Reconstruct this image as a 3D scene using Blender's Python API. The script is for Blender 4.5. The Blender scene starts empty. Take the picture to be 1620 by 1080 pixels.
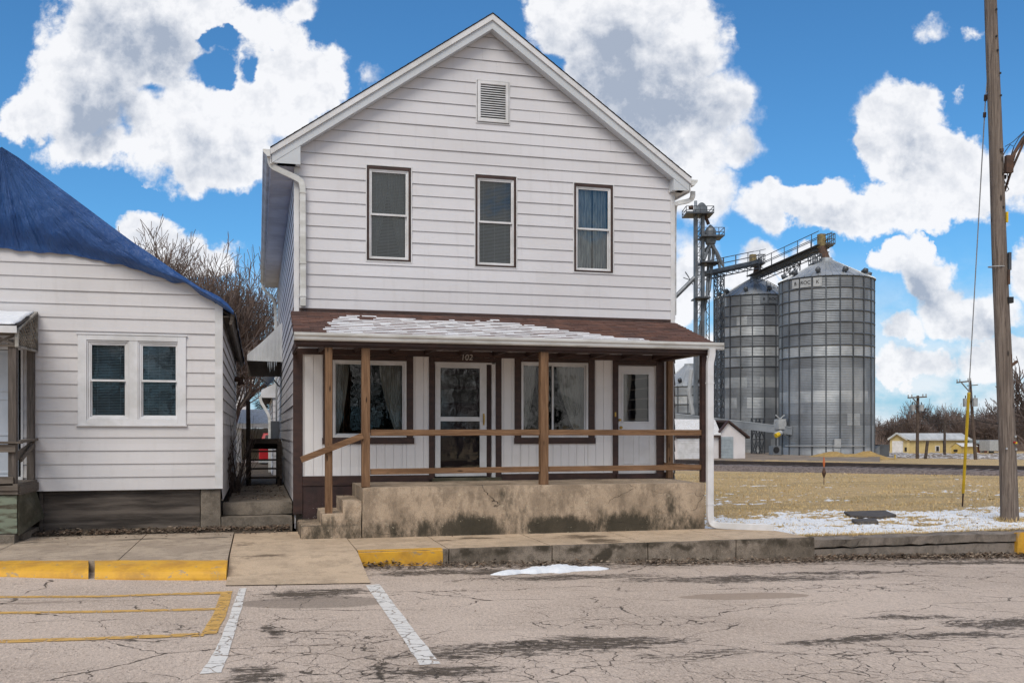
import bpy, math, random
from math import sin, cos, pi, radians, sqrt, atan2, exp
from mathutils import Vector, noise as mnoise
random.seed(7)
S = bpy.context.scene
# ------------------------------------------------------------------ camera
PHI = math.atan2(402.0, 1535.0)
SP, CP = sin(PHI), cos(PHI)
CZ = 1.66
cd = bpy.data.cameras.new('camera'); cam = bpy.data.objects.new('camera', cd); S.collection.objects.link(cam)
cam.location = (0, 0, CZ); cam.rotation_euler = (pi/2, 0, -PHI)
cd.sensor_width = 36; cd.lens = 36*1535/1620; cd.shift_y = 143/1620
cd.clip_start = 0.1; cd.clip_end = 6000
S.camera = cam
# exposure
S.view_settings.view_transform = 'Standard'; S.view_settings.look = 'None'
S.cycles.max_bounces = 6; S.cycles.diffuse_bounces = 3; S.cycles.transparent_max_bounces = 12; S.cycles.adaptive_threshold = 0.02
S.view_settings.exposure = 0.0; S.view_settings.gamma = 1.0
# survey helpers: where a sight line of the photograph meets a plane of the place
def ray(px, py):
    u = (px-810)/1535.0
    return SP+CP*u, CP-SP*u, (683-py)/1535.0
def at(px, py, Y):
    a, b, c = ray(px, py); t = Y/b
    return Vector((a*t, Y, CZ+c*t))
def att(px, py, t):
    a, b, c = ray(px, py)
    return Vector((a*t, b*t, CZ+c*t))
def onz(px, py, z):
    a, b, c = ray(px, py); t = (z-CZ)/c
    return Vector((a*t, b*t, z))
RZ0, RK = -0.165, -0.022
def road_z(x): return RZ0+RK*max(-12, min(14, x))
def onroad(px, py):
    a, b, c = ray(px, py); t = (CZ-RZ0)/(-c+RK*a)
    return Vector((a*t, b*t, CZ+c*t))
def gz(x, y):
    return -0.08-0.010*max(0, min(120, y-17))-0.015*max(0, min(45, x-42))

# ------------------------------------------------------------------ node helpers
class NT:
    def __init__(s, tree): s.t = tree; s.L = tree.links
    def n(s, typ, ins=None, **props):
        nd = s.t.nodes.new(typ)
        for k, v in props.items(): setattr(nd, k, v)
        for k, v in (ins or {}).items(): s.put(nd.inputs[k], v)
        return nd
    def put(s, sock, v):
        if isinstance(v, bpy.types.NodeSocket): s.L.new(v, sock)
        elif v is not None: sock.default_value = v
    def m(s, op, a, b=None, c=None, clamp=False):
        nd = s.t.nodes.new('ShaderNodeMath'); nd.operation = op; nd.use_clamp = clamp
        for i, v in enumerate((a, b, c)):
            if v is not None: s.put(nd.inputs[i], v)
        return nd.outputs[0]
    def v(s, op, a, b=None):
        nd = s.t.nodes.new('ShaderNodeVectorMath'); nd.operation = op
        s.put(nd.inputs[0], a)
        if b is not None: s.put(nd.inputs[3 if op == 'SCALE' else 1], b)
        return nd.outputs['Value'] if op in ('LENGTH', 'DOT_PRODUCT', 'DISTANCE') else nd.outputs[0]
    def mix(s, f, a, b):
        nd = s.t.nodes.new('ShaderNodeMix'); nd.data_type = 'RGBA'
        s.put(nd.inputs[0], f)
        for i, c in ((6, a), (7, b)):
            if isinstance(c, tuple) and len(c) == 3: c = (*c, 1)
            s.put(nd.inputs[i], c)
        return nd.outputs[2]
    def noise(s, vec, scale, detail=4, rough=0.5, dist=0.0):
        return s.n('ShaderNodeTexNoise', {'Vector': vec, 'Scale': scale, 'Detail': detail, 'Roughness': rough, 'Distortion': dist})
    def ss(s, x, a, b):
        nd = s.t.nodes.new('ShaderNodeMapRange'); nd.interpolation_type = 'SMOOTHSTEP'
        s.put(nd.inputs[0], x); nd.inputs[1].default_value = a; nd.inputs[2].default_value = b
        return nd.outputs[0]
    def blobs(s, vec, lst):
        acc = None
        for b in lst:
            cx, cy, cz, rx, ry, rz = b[:6]; k = b[6] if len(b) > 6 else 1.0
            d = s.v('MULTIPLY', s.v('SUBTRACT', vec, (cx, cy, cz)), (1/rx, 1/ry, 1/rz))
            f = s.m('MULTIPLY', s.m('SUBTRACT', 1.0, s.v('LENGTH', d)), k)
            acc = s.m('MAXIMUM', f, 0.0) if acc is None else s.m('MAXIMUM', acc, f)
        return acc
def warp(N, vec, scale, amp, detail=3):
    nz = N.noise(vec, scale, detail)
    return N.v('ADD', vec, N.v('SCALE', N.v('SUBTRACT', nz.outputs['Color'], (.5, .5, .5)), amp))

# ------------------------------------------------------------------ world: Nishita sky with cumulus clouds fixed by direction
SUN_EL, SUN_AZ = radians(50), radians(208)      # azimuth clockwise from +Y
W = bpy.data.worlds.new('World'); S.world = W; W.use_nodes = True
N = NT(W.node_tree); W.node_tree.nodes.clear()
sky = N.n('ShaderNodeTexSky'); sky.sky_type = 'NISHITA'; sky.sun_disc = False
sky.sun_elevation = SUN_EL; sky.sun_rotation = SUN_AZ; sky.altitude = 200; sky.air_density = 1.0; sky.dust_density = 0.6; sky.ozone_density = 2.0
dirv = N.n('ShaderNodeTexCoord').outputs['Generated']
fw = N.v('DOT_PRODUCT', dirv, (SP, CP, 0)); rt = N.v('DOT_PRODUCT', dirv, (CP, -SP, 0)); up = N.v('DOT_PRODUCT', dirv, (0, 0, 1))
fwc = N.m('MAXIMUM', fw, 0.12)
P = N.n('ShaderNodeCombineXYZ', {0: N.m('DIVIDE', rt, fwc), 1: N.m('DIVIDE', up, fwc), 2: 0.0}).outputs[0]
def cl(lst):
    return [((b[0]-810)/1535, (683-b[1])/1535, 0, b[2]/1535, b[3]/1535, 1.0)+((b[4],) if len(b) > 4 else ()) for b in lst]
CL = [(215,60,170,130),(130,150,120,110),(240,140,150,110),(50,190,65,50),(320,215,190,80),(430,150,110,100),(500,135,65,75),(360,255,140,65),
      (395,40,80,50,.7),(470,12,60,35,.7),(300,10,100,70),(440,85,70,70,.8),
      (955,30,150,115,1.35),(1000,130,160,140,1.35),(1075,60,95,115,1.35),(1120,170,100,95,1.3),(1070,230,130,115,1.35),(1165,160,50,55),(1150,235,65,60),(1120,310,80,65),(880,20,60,60),
      (1085,420,60,70,.8),(1075,480,70,80,.8),
      (1420,180,100,65),(1410,235,90,80),(1480,255,100,70),(1545,300,85,70),(1265,320,120,46),(1350,335,130,44),(1200,335,70,42),(1450,322,150,50),(1605,290,50,65),
      (1200,402,60,30),(1265,415,60,32),(1190,440,70,40),(930,180,90,60,.8),(150,225,110,50,.8),
      (1435,405,46,36),(1465,440,55,52),(1490,490,75,62),(1425,520,60,42),(1560,500,80,55),(1615,440,45,65),(1450,575,130,50,.8),(1570,570,120,60,.8),(1100,590,160,70),
      (1480,40,40,30,.36),(1540,60,26,20,.32),(585,130,36,22,.34),(1516,140,22,26,.34),(240,375,60,40,.9),(310,410,110,60,.9)]
GR = [(250,85,170,130),(180,160,120,100),(330,230,160,50,.5),(935,115,130,110),(1070,150,110,160),(1010,210,150,110),(1060,260,120,90),(1420,245,80,70,.6),(1380,345,200,35,.5),
      (1480,470,80,75,.8),(1540,520,110,60,.7),(1430,540,90,60,.6),(1560,600,140,50,.5),(1110,560,100,80,.5)]
def n2(vec, sc, det, ro=.55, col=False):
    nd = N.n('ShaderNodeTexNoise', {'Vector': vec, 'Scale': sc, 'Detail': det, 'Roughness': ro}, noise_dimensions='2D'); return nd.outputs['Color' if col else 'Fac']
def puff(vec, sc, det):
    nd = N.n('ShaderNodeTexVoronoi', {'Vector': vec, 'Scale': sc, 'Detail': det, 'Roughness': .52, 'Lacunarity': 2.3}, voronoi_dimensions='2D', feature='F1', normalize=True); return nd.outputs['Distance']
Pw = N.v('ADD', P, N.v('SCALE', N.v('SUBTRACT', n2(P, 13.0, 5, .6, True), (.5, .5, .5)), 0.060))
Pq = N.v('ADD', P, N.v('SCALE', N.v('SUBTRACT', n2(P, 30.0, 3, .6, True), (.5, .5, .5)), 0.016))
F = N.blobs(Pw, cl(CL)); G = N.blobs(Pw, cl(GR))
HOLE = N.blobs(Pw, cl([(325,118,56,34,.9),(235,150,40,22,.7),(395,122,26,40,.95),(350,62,40,22,.75),(425,80,22,40,.7)]))
pf1 = puff(Pq, 17.0, 3.0); pf2 = puff(N.v('ADD', Pq, (-0.004, -0.008, 0)), 17.0, 3.0)
fb = n2(P, 9.0, 10, 0.64)
fine = n2(Pq, 46.0, 6, 0.68)
Fs = N.m('MINIMUM', F, 0.40)
den = N.m('ADD', N.m('MULTIPLY', Fs, 1.9), N.m('MULTIPLY', N.m('SUBTRACT', 0.36, pf1), 0.50))
den = N.m('ADD', den, N.m('MULTIPLY', N.m('SUBTRACT', fb, 0.5), 1.75))
den = N.m('ADD', den, N.m('MULTIPLY', N.m('SUBTRACT', fine, 0.5), 0.50))
den = N.m('ADD', den, N.m('MULTIPLY', N.ss(F, .28, .70), .75))
den = N.m('SUBTRACT', den, N.m('MULTIPLY', HOLE, 1.75))
den = N.m('SUBTRACT', den, N.m('MULTIPLY', N.ss(F, .03, 0.0), .55))
wisp = N.ss(n2(N.v('ADD', P, (5.2, 2.7, 0)), 4.0, 4, .55), .42, .62)
soft = N.m('ADD', 0.44, N.m('MULTIPLY', wisp, 0.70))
a_front = N.m('DIVIDE', N.m('SUBTRACT', den, 0.20), soft, clamp=True)
a_front = N.m('SMOOTH_MAX', a_front, 0.0, 0.08, clamp=True)
a_front = N.ss(a_front, 0.03, 1.0)
isf = N.ss(fw, 0.25, 0.50)
lowb = N.ss(up, 0.19, 0.03)
lown = N.ss(n2(N.v('MULTIPLY', P, (1, 1.9, 1)), 10, 6, .60), 0.30, 0.62)
alpha = N.m('MAXIMUM', a_front, N.m('MULTIPLY', lown, N.m('MULTIPLY', lowb, 0.75)))
fbo = n2(N.v('ADD', P, (0.004, 0.022, 0)), 9.0, 6, 0.60)
lit = N.m('ADD', N.m('MULTIPLY', N.m('SUBTRACT', pf2, pf1), 0.9), N.m('MULTIPLY', N.m('SUBTRACT', fine, 0.5), 0.45))
lit = N.m('ADD', lit, N.m('MULTIPLY', N.m('SUBTRACT', fb, fbo), 1.1))
gl = n2(N.v('ADD', P, (3.1, 1.7, 0)), 8.0, 7, .60)
gl2 = n2(N.v('ADD', P, (1.1, 6.7, 0)), 16.0, 7, .62)
gsh = N.ss(N.m('ADD', N.m('MULTIPLY', G, 1.1), N.m('MULTIPLY', N.m('SUBTRACT', gl, 0.5), 2.2)), 0.05, 1.15)
core = N.ss(den, 0.5, 1.6)
base = N.m('ADD', N.m('MULTIPLY', gsh, 0.72), N.m('MULTIPLY', core, N.m('MULTIPLY', N.ss(gl, .36, .66), 0.24)))
base = N.m('ADD', base, N.m('MULTIPLY', N.m('SUBTRACT', gl2, 0.52), N.m('ADD', 0.5, N.m('MULTIPLY', gsh, 2.2))))
shade = N.m('SUBTRACT', base, N.m('MULTIPLY', lit, 1.15), clamp=True)
ccol = N.mix(shade, (9.6, 9.65, 9.9), (4.0, 4.6, 5.7))
skyc = N.mix(1.0, sky.outputs[0], (0.52, 1.06, 1.40)); skyc.node.blend_type = 'MULTIPLY'
skyc = N.mix(N.m('MULTIPLY', N.ss(up, 0.20, -0.02), 0.75), skyc, (3.6, 5.6, 7.6))
col = N.mix(N.m('MULTIPLY', alpha, 0.97), skyc, ccol)
bg1 = N.n('ShaderNodeBackground', {'Color': col, 'Strength': 0.10})
gen = N.noise(N.v('MULTIPLY', dirv, (1, 1, 2.2)), 2.6, 4, 0.6).outputs['Fac']
bg2 = N.n('ShaderNodeBackground', {'Color': N.mix(N.ss(gen, 0.42, 0.56), skyc, (8.4, 8.1, 7.7)), 'Strength': 0.10})
wo = N.n('ShaderNodeOutputWorld', {'Surface': N.n('ShaderNodeMixShader', {0: isf, 1: bg2.outputs[0], 2: bg1.outputs[0]}).outputs[0]})
# ------------------------------------------------------------------ sun, softened by cloud
sl = bpy.data.lights.new('sun', 'SUN'); so = bpy.data.objects.new('sun', sl); S.collection.objects.link(so)
sl.energy = 2.25; sl.angle = radians(32); sl.color = (1.0, 0.92, 0.80)
sd = Vector((sin(SUN_AZ)*cos(SUN_EL), cos(SUN_AZ)*cos(SUN_EL), sin(SUN_EL)))
so.rotation_euler = sd.to_track_quat('Z', 'Y').to_euler(); so.location = (20, -20, 40)

# ------------------------------------------------------------------ materials
MATS = {}
def newmat(name):
    m = bpy.data.materials.new(name); m.use_nodes = True; N = NT(m.node_tree)
    b = m.node_tree.nodes['Principled BSDF']; MATS[name] = m
    return m, N, b
def oc(N): return N.n('ShaderNodeTexCoord').outputs['Object']
def bumpto(N, b, h, strength, dist=0.02):
    N.put(b.inputs['Normal'], N.n('ShaderNodeBump', {'Height': h, 'Strength': strength, 'Distance': dist}).outputs[0])
def mk(name, c, rough=0.6, c2=None, sc=3.0, stretch=(1,1,1), lo=.35, hi=.65, metal=0.0, bump=0.0, bsc=60, detail=5, spec=None):
    m, N, b = newmat(name); v = N.v('MULTIPLY', oc(N), stretch)
    b.inputs['Roughness'].default_value = rough; b.inputs['Metallic'].default_value = metal
    if spec is not None: b.inputs['Specular IOR Level'].default_value = spec
    if c2 is None: c2 = tuple(x*0.82 for x in c)
    f = N.ss(N.noise(v, sc, detail, 0.6).outputs['Fac'], lo, hi)
    N.put(b.inputs['Base Color'], N.mix(f, c2, c))
    if bump: bumpto(N, b, N.noise(v, bsc, 4).outputs['Fac'], bump)
    return m
def wood(name, c, dark, axis, rough=0.75, knots=True):
    m, N, b = newmat(name)
    st = {'x': (1.2, 22, 22), 'z': (22, 22, 1.2), 'y': (22, 1.2, 22)}[axis]
    v = N.v('MULTIPLY', warp(N, oc(N), 1.5, 0.05), st)
    f = N.noise(v, 1.6, 6, 0.65, 0.4).outputs['Fac']
    big = N.noise(oc(N), 1.1, 3).outputs['Fac']
    col = N.mix(N.ss(f, .3, .72), dark, c)
    col = N.mix(N.m('MULTIPLY', N.ss(big, .45, .75), .45), col, tuple(x*.6 for x in dark))
    if knots:
        kn = N.n('ShaderNodeTexVoronoi', {'Vector': N.v('MULTIPLY', oc(N), {'x': (2.2, 9, 9), 'z': (9, 9, 2.2), 'y': (9, 2.2, 9)}[axis]), 'Scale': 1.0}).outputs['Distance']
        col = N.mix(N.ss(kn, .16, .06), col, tuple(x*.35 for x in dark))
    N.put(b.inputs['Base Color'], col); b.inputs['Roughness'].default_value = rough; b.inputs['Specular IOR Level'].default_value = .25
    bumpto(N, b, f, .35, .006)
    return m
def siding_mat(name, c, dirt):
    m, N, b = newmat(name); o = oc(N)
    f1 = N.ss(N.noise(o, .55, 5, .6).outputs['Fac'], .35, .75)
    f2 = N.ss(N.noise(N.v('MULTIPLY', o, (4, 4, .5)), 1.8, 6, .65).outputs['Fac'], .5, .8)
    col = N.mix(N.m('MULTIPLY', f1, .26), c, dirt)
    col = N.mix(N.m('MULTIPLY', f2, .26), col, dirt)
    sx = N.n('ShaderNodeSeparateXYZ', {0: o}); row = N.m('FLOOR', N.m('DIVIDE', sx.outputs[2], .2095)); cx = N.m('FLOOR', N.m('ADD', N.m('MULTIPLY', N.m('ADD', sx.outputs[0], sx.outputs[1]), .27), N.m('MULTIPLY', row, .37)))
    wn = N.n('ShaderNodeTexWhiteNoise', {'Vector': N.n('ShaderNodeCombineXYZ', {0: row, 1: cx, 2: 0.0}).outputs[0]}).outputs['Value']
    col = N.mix(N.m('MULTIPLY', wn, .16), col, tuple(x*.93 for x in dirt))
    sk = N.ss(N.noise(N.v('MULTIPLY', o, (14, 14, .35)), 1.0, 5, .6).outputs['Fac'], .60, .78); col = N.mix(N.m('MULTIPLY', sk, .16), col, tuple(x*.6 for x in dirt))
    N.put(b.inputs['Base Color'], col); b.inputs['Roughness'].default_value = .55; b.inputs['Specular IOR Level'].default_value = .25
    bumpto(N, b, N.noise(N.v('MULTIPLY', o, (3, 3, 40)), 6, 4).outputs['Fac'], .08, .01)
    return m
SIDING = siding_mat('white_siding', (.675, .66, .685), (.48, .45, .44))
SIDING2 = siding_mat('cream_siding', (.67, .645, .65), (.44, .405, .38))
LIP = mk('siding_lap_shade_dirt', (.38, .325, .285), .8)  # lap undersides: dirt tone, with the shadow line under each board painted in
TRIM = mk('white_trim', (.72, .71, .725), .5, (.58, .57, .565), 2.0, bump=.04)
TRIMG = mk('grey_white_trim', (.55, .57, .60), .45, (.52, .54, .565), 1.2)
SOFFIT = mk('soffit', (.80, .79, .77), .6, (.62, .60, .57), 1.4)
LIPL = mk('siding_lap_pale', (.50, .47, .45), .8)  # painted lap shadow line, paler, for the left side wall
GUTTER = mk('gutter_metal', (.68, .68, .67), .4, (.50, .49, .46), 1.8, (1, 1, 3))
BROWN = mk('brown_paint', (.058, .026, .019), .55, (.034, .016, .013), 4, (1, 1, 3), bump=.1)
BROWNB = mk('maroon_base', (.055, .026, .024), .65, (.03, .015, .014), 5, bump=.2)
PANEL = siding_mat('panel_white', (.82, .79, .785), (.6, .57, .54))
WOODX = wood('lumber_x', (.27, .155, .085), (.13, .068, .035), 'x')
WOODZ = wood('lumber_z', (.25, .145, .08), (.12, .062, .032), 'z')
GREYX = wood('grey_wood_x', (.19, .16, .135), (.085, .068, .055), 'x')
GREYZ = wood('grey_wood_z', (.15, .125, .11), (.065, .053, .045), 'z')
DARKW = wood('dark_wood', (.06, .045, .036), (.025, .018, .015), 'x')
GREENW = mk('green_board', (.20, .23, .17), .8, (.07, .055, .035), 2.2, (1, 1, 5), .4, .6, bump=.3)
MOSSW = mk('mossy_board', (.12, .11, .075), .9, (.055, .05, .03), 2.5, (1, 1, 2), bump=.3)
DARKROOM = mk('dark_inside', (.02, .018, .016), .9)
BLIND = mk('blind_slats', (.32, .36, .37), .5, (.24, .28, .29), 2)
CURT = mk('curtain_cloth', (.40, .36, .31), .9, (.26, .235, .20), 5, (6, 6, .6))
CURTG = mk('curtain_grey', (.70, .71, .67), .9, (.33, .36, .38), 5, (6, 6, .6))
PAPER = mk('paper_sheet', (.10, .085, .075), .9, (.07, .06, .055), 8)
DOORW = mk('door_white', (.70, .69, .70), .4, (.62, .60, .60), 2)
DOORB = mk('door_bluewhite', (.60, .64, .70), .4, (.52, .56, .62), 2)
BRASS = mk('brass', (.55, .36, .10), .3, (.35, .22, .06), 9, metal=.9)
BLACK = mk('black_iron', (.012, .012, .013), .6)
GALV = mk('galvanised', (.37, .387, .41), .42, (.19, .205, .225), .35, (1, 1, .6), .3, .7, metal=.55, detail=7)
GALVD = mk('galvanised_dark', (.115, .125, .14), .5, (.07, .075, .085), .5, metal=.5)
GALVL = mk('galvanised_light', (.49, .505, .52), .42, (.33, .35, .37), .6, metal=.5)
RUST = mk('rusty_steel', (.10, .05, .03), .8, (.05, .03, .022), 5)
RAILM = mk('rail_steel', (.05, .035, .032), .6, (.03, .022, .02), 3)
YEL = mk('yellow_paint', (.68, .36, .025), .6, (.50, .25, .03), 3.5, lo=.3, hi=.6, bump=.15)
_N = NT(YEL.node_tree); _b = YEL.node_tree.nodes['Principled BSDF']; _o = oc(_N); _src = _b.inputs['Base Color'].links[0].from_socket
_w = _N.ss(_N.noise(_N.v('MULTIPLY', _o, (1, 1, 1.6)), 7, 8, .74).outputs['Fac'], .575, .62); _d = _N.ss(_N.noise(_o, 2.2, 6, .7).outputs['Fac'], .50, .62)
_c = _N.mix(_N.m('MULTIPLY', _d, .45), _src, (.40, .21, .03)); _N.put(_b.inputs['Base Color'], _N.mix(_N.m('MULTIPLY', _w, .75), _c, (.30, .24, .17)))
YELG = mk('yellow_plastic', (.72, .48, .02), .4)
RED = mk('red_paint', (.42, .015, .02), .3)
SNOW = mk('snow', (.80, .81, .84), .7, (.70, .72, .76), 14, bump=.5, bsc=40)
SNOWD = mk('thin_snow', (.70, .70, .72), .8, (.52, .50, .48), 9, bump=.4, bsc=30)
LEAF = mk('dead_leaf', (.15, .095, .06), .85, (.05, .033, .024), 9)
LEAFP = mk('pale_dead_leaf', (.30, .23, .17), .85, (.14, .10, .07), 9)
BARK = mk('bark', (.10, .077, .063), .9, (.05, .038, .032), 4)
TWIG = mk('twig', (.12, .085, .07), .9, (.07, .05, .045), 2)
TWIGR = mk('reddish_twig', (.17, .12, .10), .9, (.11, .078, .066), .5)
NEEDLE = mk('needles', (.045, .06, .026), .9, (.02, .03, .015), 3)
YBLD = mk('yellow_metal_wall', (.62, .50, .25), .6, (.55, .44, .21), 1)
YBLD2 = mk('yellow_shed_wall', (.55, .40, .12), .6)
BRICK = mk('red_brick', (.17, .05, .035), .8, (.10, .035, .028), 6)
PINKW = mk('shed_white', (.72, .68, .68), .6, (.64, .60, .60), 1)
ROOFM = mk('metal_roof', (.52, .53, .54), .5, (.40, .41, .42), .7)
GREYBL = mk('blue_grey_door', (.36, .41, .44), .5)
GRAIN = mk('spilled_grain', (.42, .28, .10), .95, (.30, .19, .07), 3, bump=.3)
PLATE = mk('grey_plate', (.40, .41, .42), .5)
def glass():
    m = bpy.data.materials.new('window_glass'); m.use_nodes = True; t = m.node_tree; t.nodes.clear(); N = NT(t)
    bmp = N.n('ShaderNodeBump', {'Height': N.noise(oc(N), 3.0, 2).outputs['Fac'], 'Strength': .12, 'Distance': .02}).outputs[0]
    fr = N.n('ShaderNodeFresnel', {'IOR': 1.55, 'Normal': bmp}).outputs[0]
    g = N.n('ShaderNodeBsdfGlossy', {'Color': (.95, .97, 1, 1), 'Roughness': .02, 'Normal': bmp}).outputs[0]
    tr = N.n('ShaderNodeBsdfTransparent', {'Color': (.84, .88, .89, 1)}).outputs[0]
    mx = N.n('ShaderNodeMixShader', {0: N.m('ADD', N.m('MULTIPLY', fr, 1.0), .028), 1: tr, 2: g}).outputs[0]
    N.n('ShaderNodeOutputMaterial', {'Surface': mx}); return m
GLASS = glass()
def shingle(name, c1, c2, c3):
    m, N, b = newmat(name); o = oc(N)
    br = N.n('ShaderNodeTexBrick', {'Vector': o, 'Color1': (*c1, 1), 'Color2': (*c2, 1), 'Mortar': (*[x*.35 for x in c2], 1), 'Scale': 1.0,
        'Mortar Size': .003, 'Bias': 0.0, 'Brick Width': .26, 'Row Height': .137}, offset=.5)
    f = N.ss(N.noise(o, 3.0, 5).outputs['Fac'], .5, .75)
    col = N.mix(N.m('MULTIPLY', f, .6), br.outputs[0], c3)
    gr = N.noise(o, 260, 2).outputs['Fac']
    col = N.mix(N.m('MULTIPLY', N.ss(gr, .35, .7), .5), col, tuple(x*.45 for x in c1))
    N.put(b.inputs['Base Color'], col); b.inputs['Roughness'].default_value = .9; bumpto(N, b, gr, .4, .01); return m
SHING = shingle('brown_shingles', (.165, .080, .060), (.085, .047, .040), (.22, .105, .07))
SHINGD = shingle('dark_shingles', (.045, .035, .032), (.03, .025, .024), (.06, .05, .045))
def concrete(name, c, dirt, stains=None, low=None, axis=(1, 1, 1), stain_col=(.028, .026, .018), crack=.5, tall=1.0, off=(0, 0, 0)):
    m, N, b = newmat(name); o = N.v('ADD', oc(N), off)
    f1 = N.ss(N.noise(N.v('MULTIPLY', o, (1, 1, .5+.5*tall)), 1.3, 7, .66).outputs['Fac'], .43, .60)
    f2 = N.ss(N.noise(N.v('MULTIPLY', o, (1, 1, tall)), 4.5, 7, .74).outputs['Fac'], .48, .60)
    sp = N.noise(o, 110, 3).outputs['Fac']
    col = N.mix(N.m('MULTIPLY', f1, .70), c, dirt)
    col = N.mix(N.m('MULTIPLY', f2, .50), col, tuple(x*.7 for x in dirt))
    col = N.mix(N.m('MULTIPLY', N.ss(sp, .49, .60), .42), col, tuple(x*.55 for x in dirt))
    if stains:
        w = warp(N, warp(N, o, 2.2, .35, 4), 9, .10, 4)
        st = N.m('ADD', N.blobs(w, stains), N.m('MULTIPLY', N.m('SUBTRACT', N.noise(N.v('MULTIPLY', o, (1, 1, tall)), 5, 8, .74).outputs['Fac'], .5), 2.0))
        if low: st = N.m('ADD', st, N.m('MULTIPLY', N.ss(N.m('ADD', N.n('ShaderNodeSeparateXYZ', {0: o}).outputs[2], N.m('MULTIPLY', N.m('SUBTRACT', N.noise(N.v('MULTIPLY', o, (1, 1, .2)), 1.6, 5, .6).outputs['Fac'], .5), .7)), low, .0), .62))
        col = N.mix(N.m('MULTIPLY', N.ss(st, .22, .85), .9), col, stain_col)
        ch = N.ss(N.noise(N.v('MULTIPLY', o, (1, 1, 1.4)), 11, 7, .72).outputs['Fac'], .63, .68); col = N.mix(N.m('MULTIPLY', ch, .55), col, tuple(min(.6, x*1.35) for x in c))
    h = N.noise(o, 14, 7, .65).outputs['Fac']
    if crack:
        vo = N.n('ShaderNodeTexVoronoi', {'Vector': warp(N, N.v('MULTIPLY', o, axis), 2.5, .5, 5), 'Scale': .55}, feature='DISTANCE_TO_EDGE').outputs['Distance']
        ck = N.m('MULTIPLY', N.m('MULTIPLY', N.ss(vo, .005, .0012), N.ss(N.noise(o, 1.3, 3).outputs['Fac'], .47, .56)), crack)
        col = N.mix(ck, col, (.035, .027, .02)); h = N.m('SUBTRACT', h, ck)
    N.put(b.inputs['Base Color'], col); b.inputs['Roughness'].default_value = .88; b.inputs['Specular IOR Level'].default_value = .3
    bumpto(N, b, h, .5, .02); return m

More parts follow.
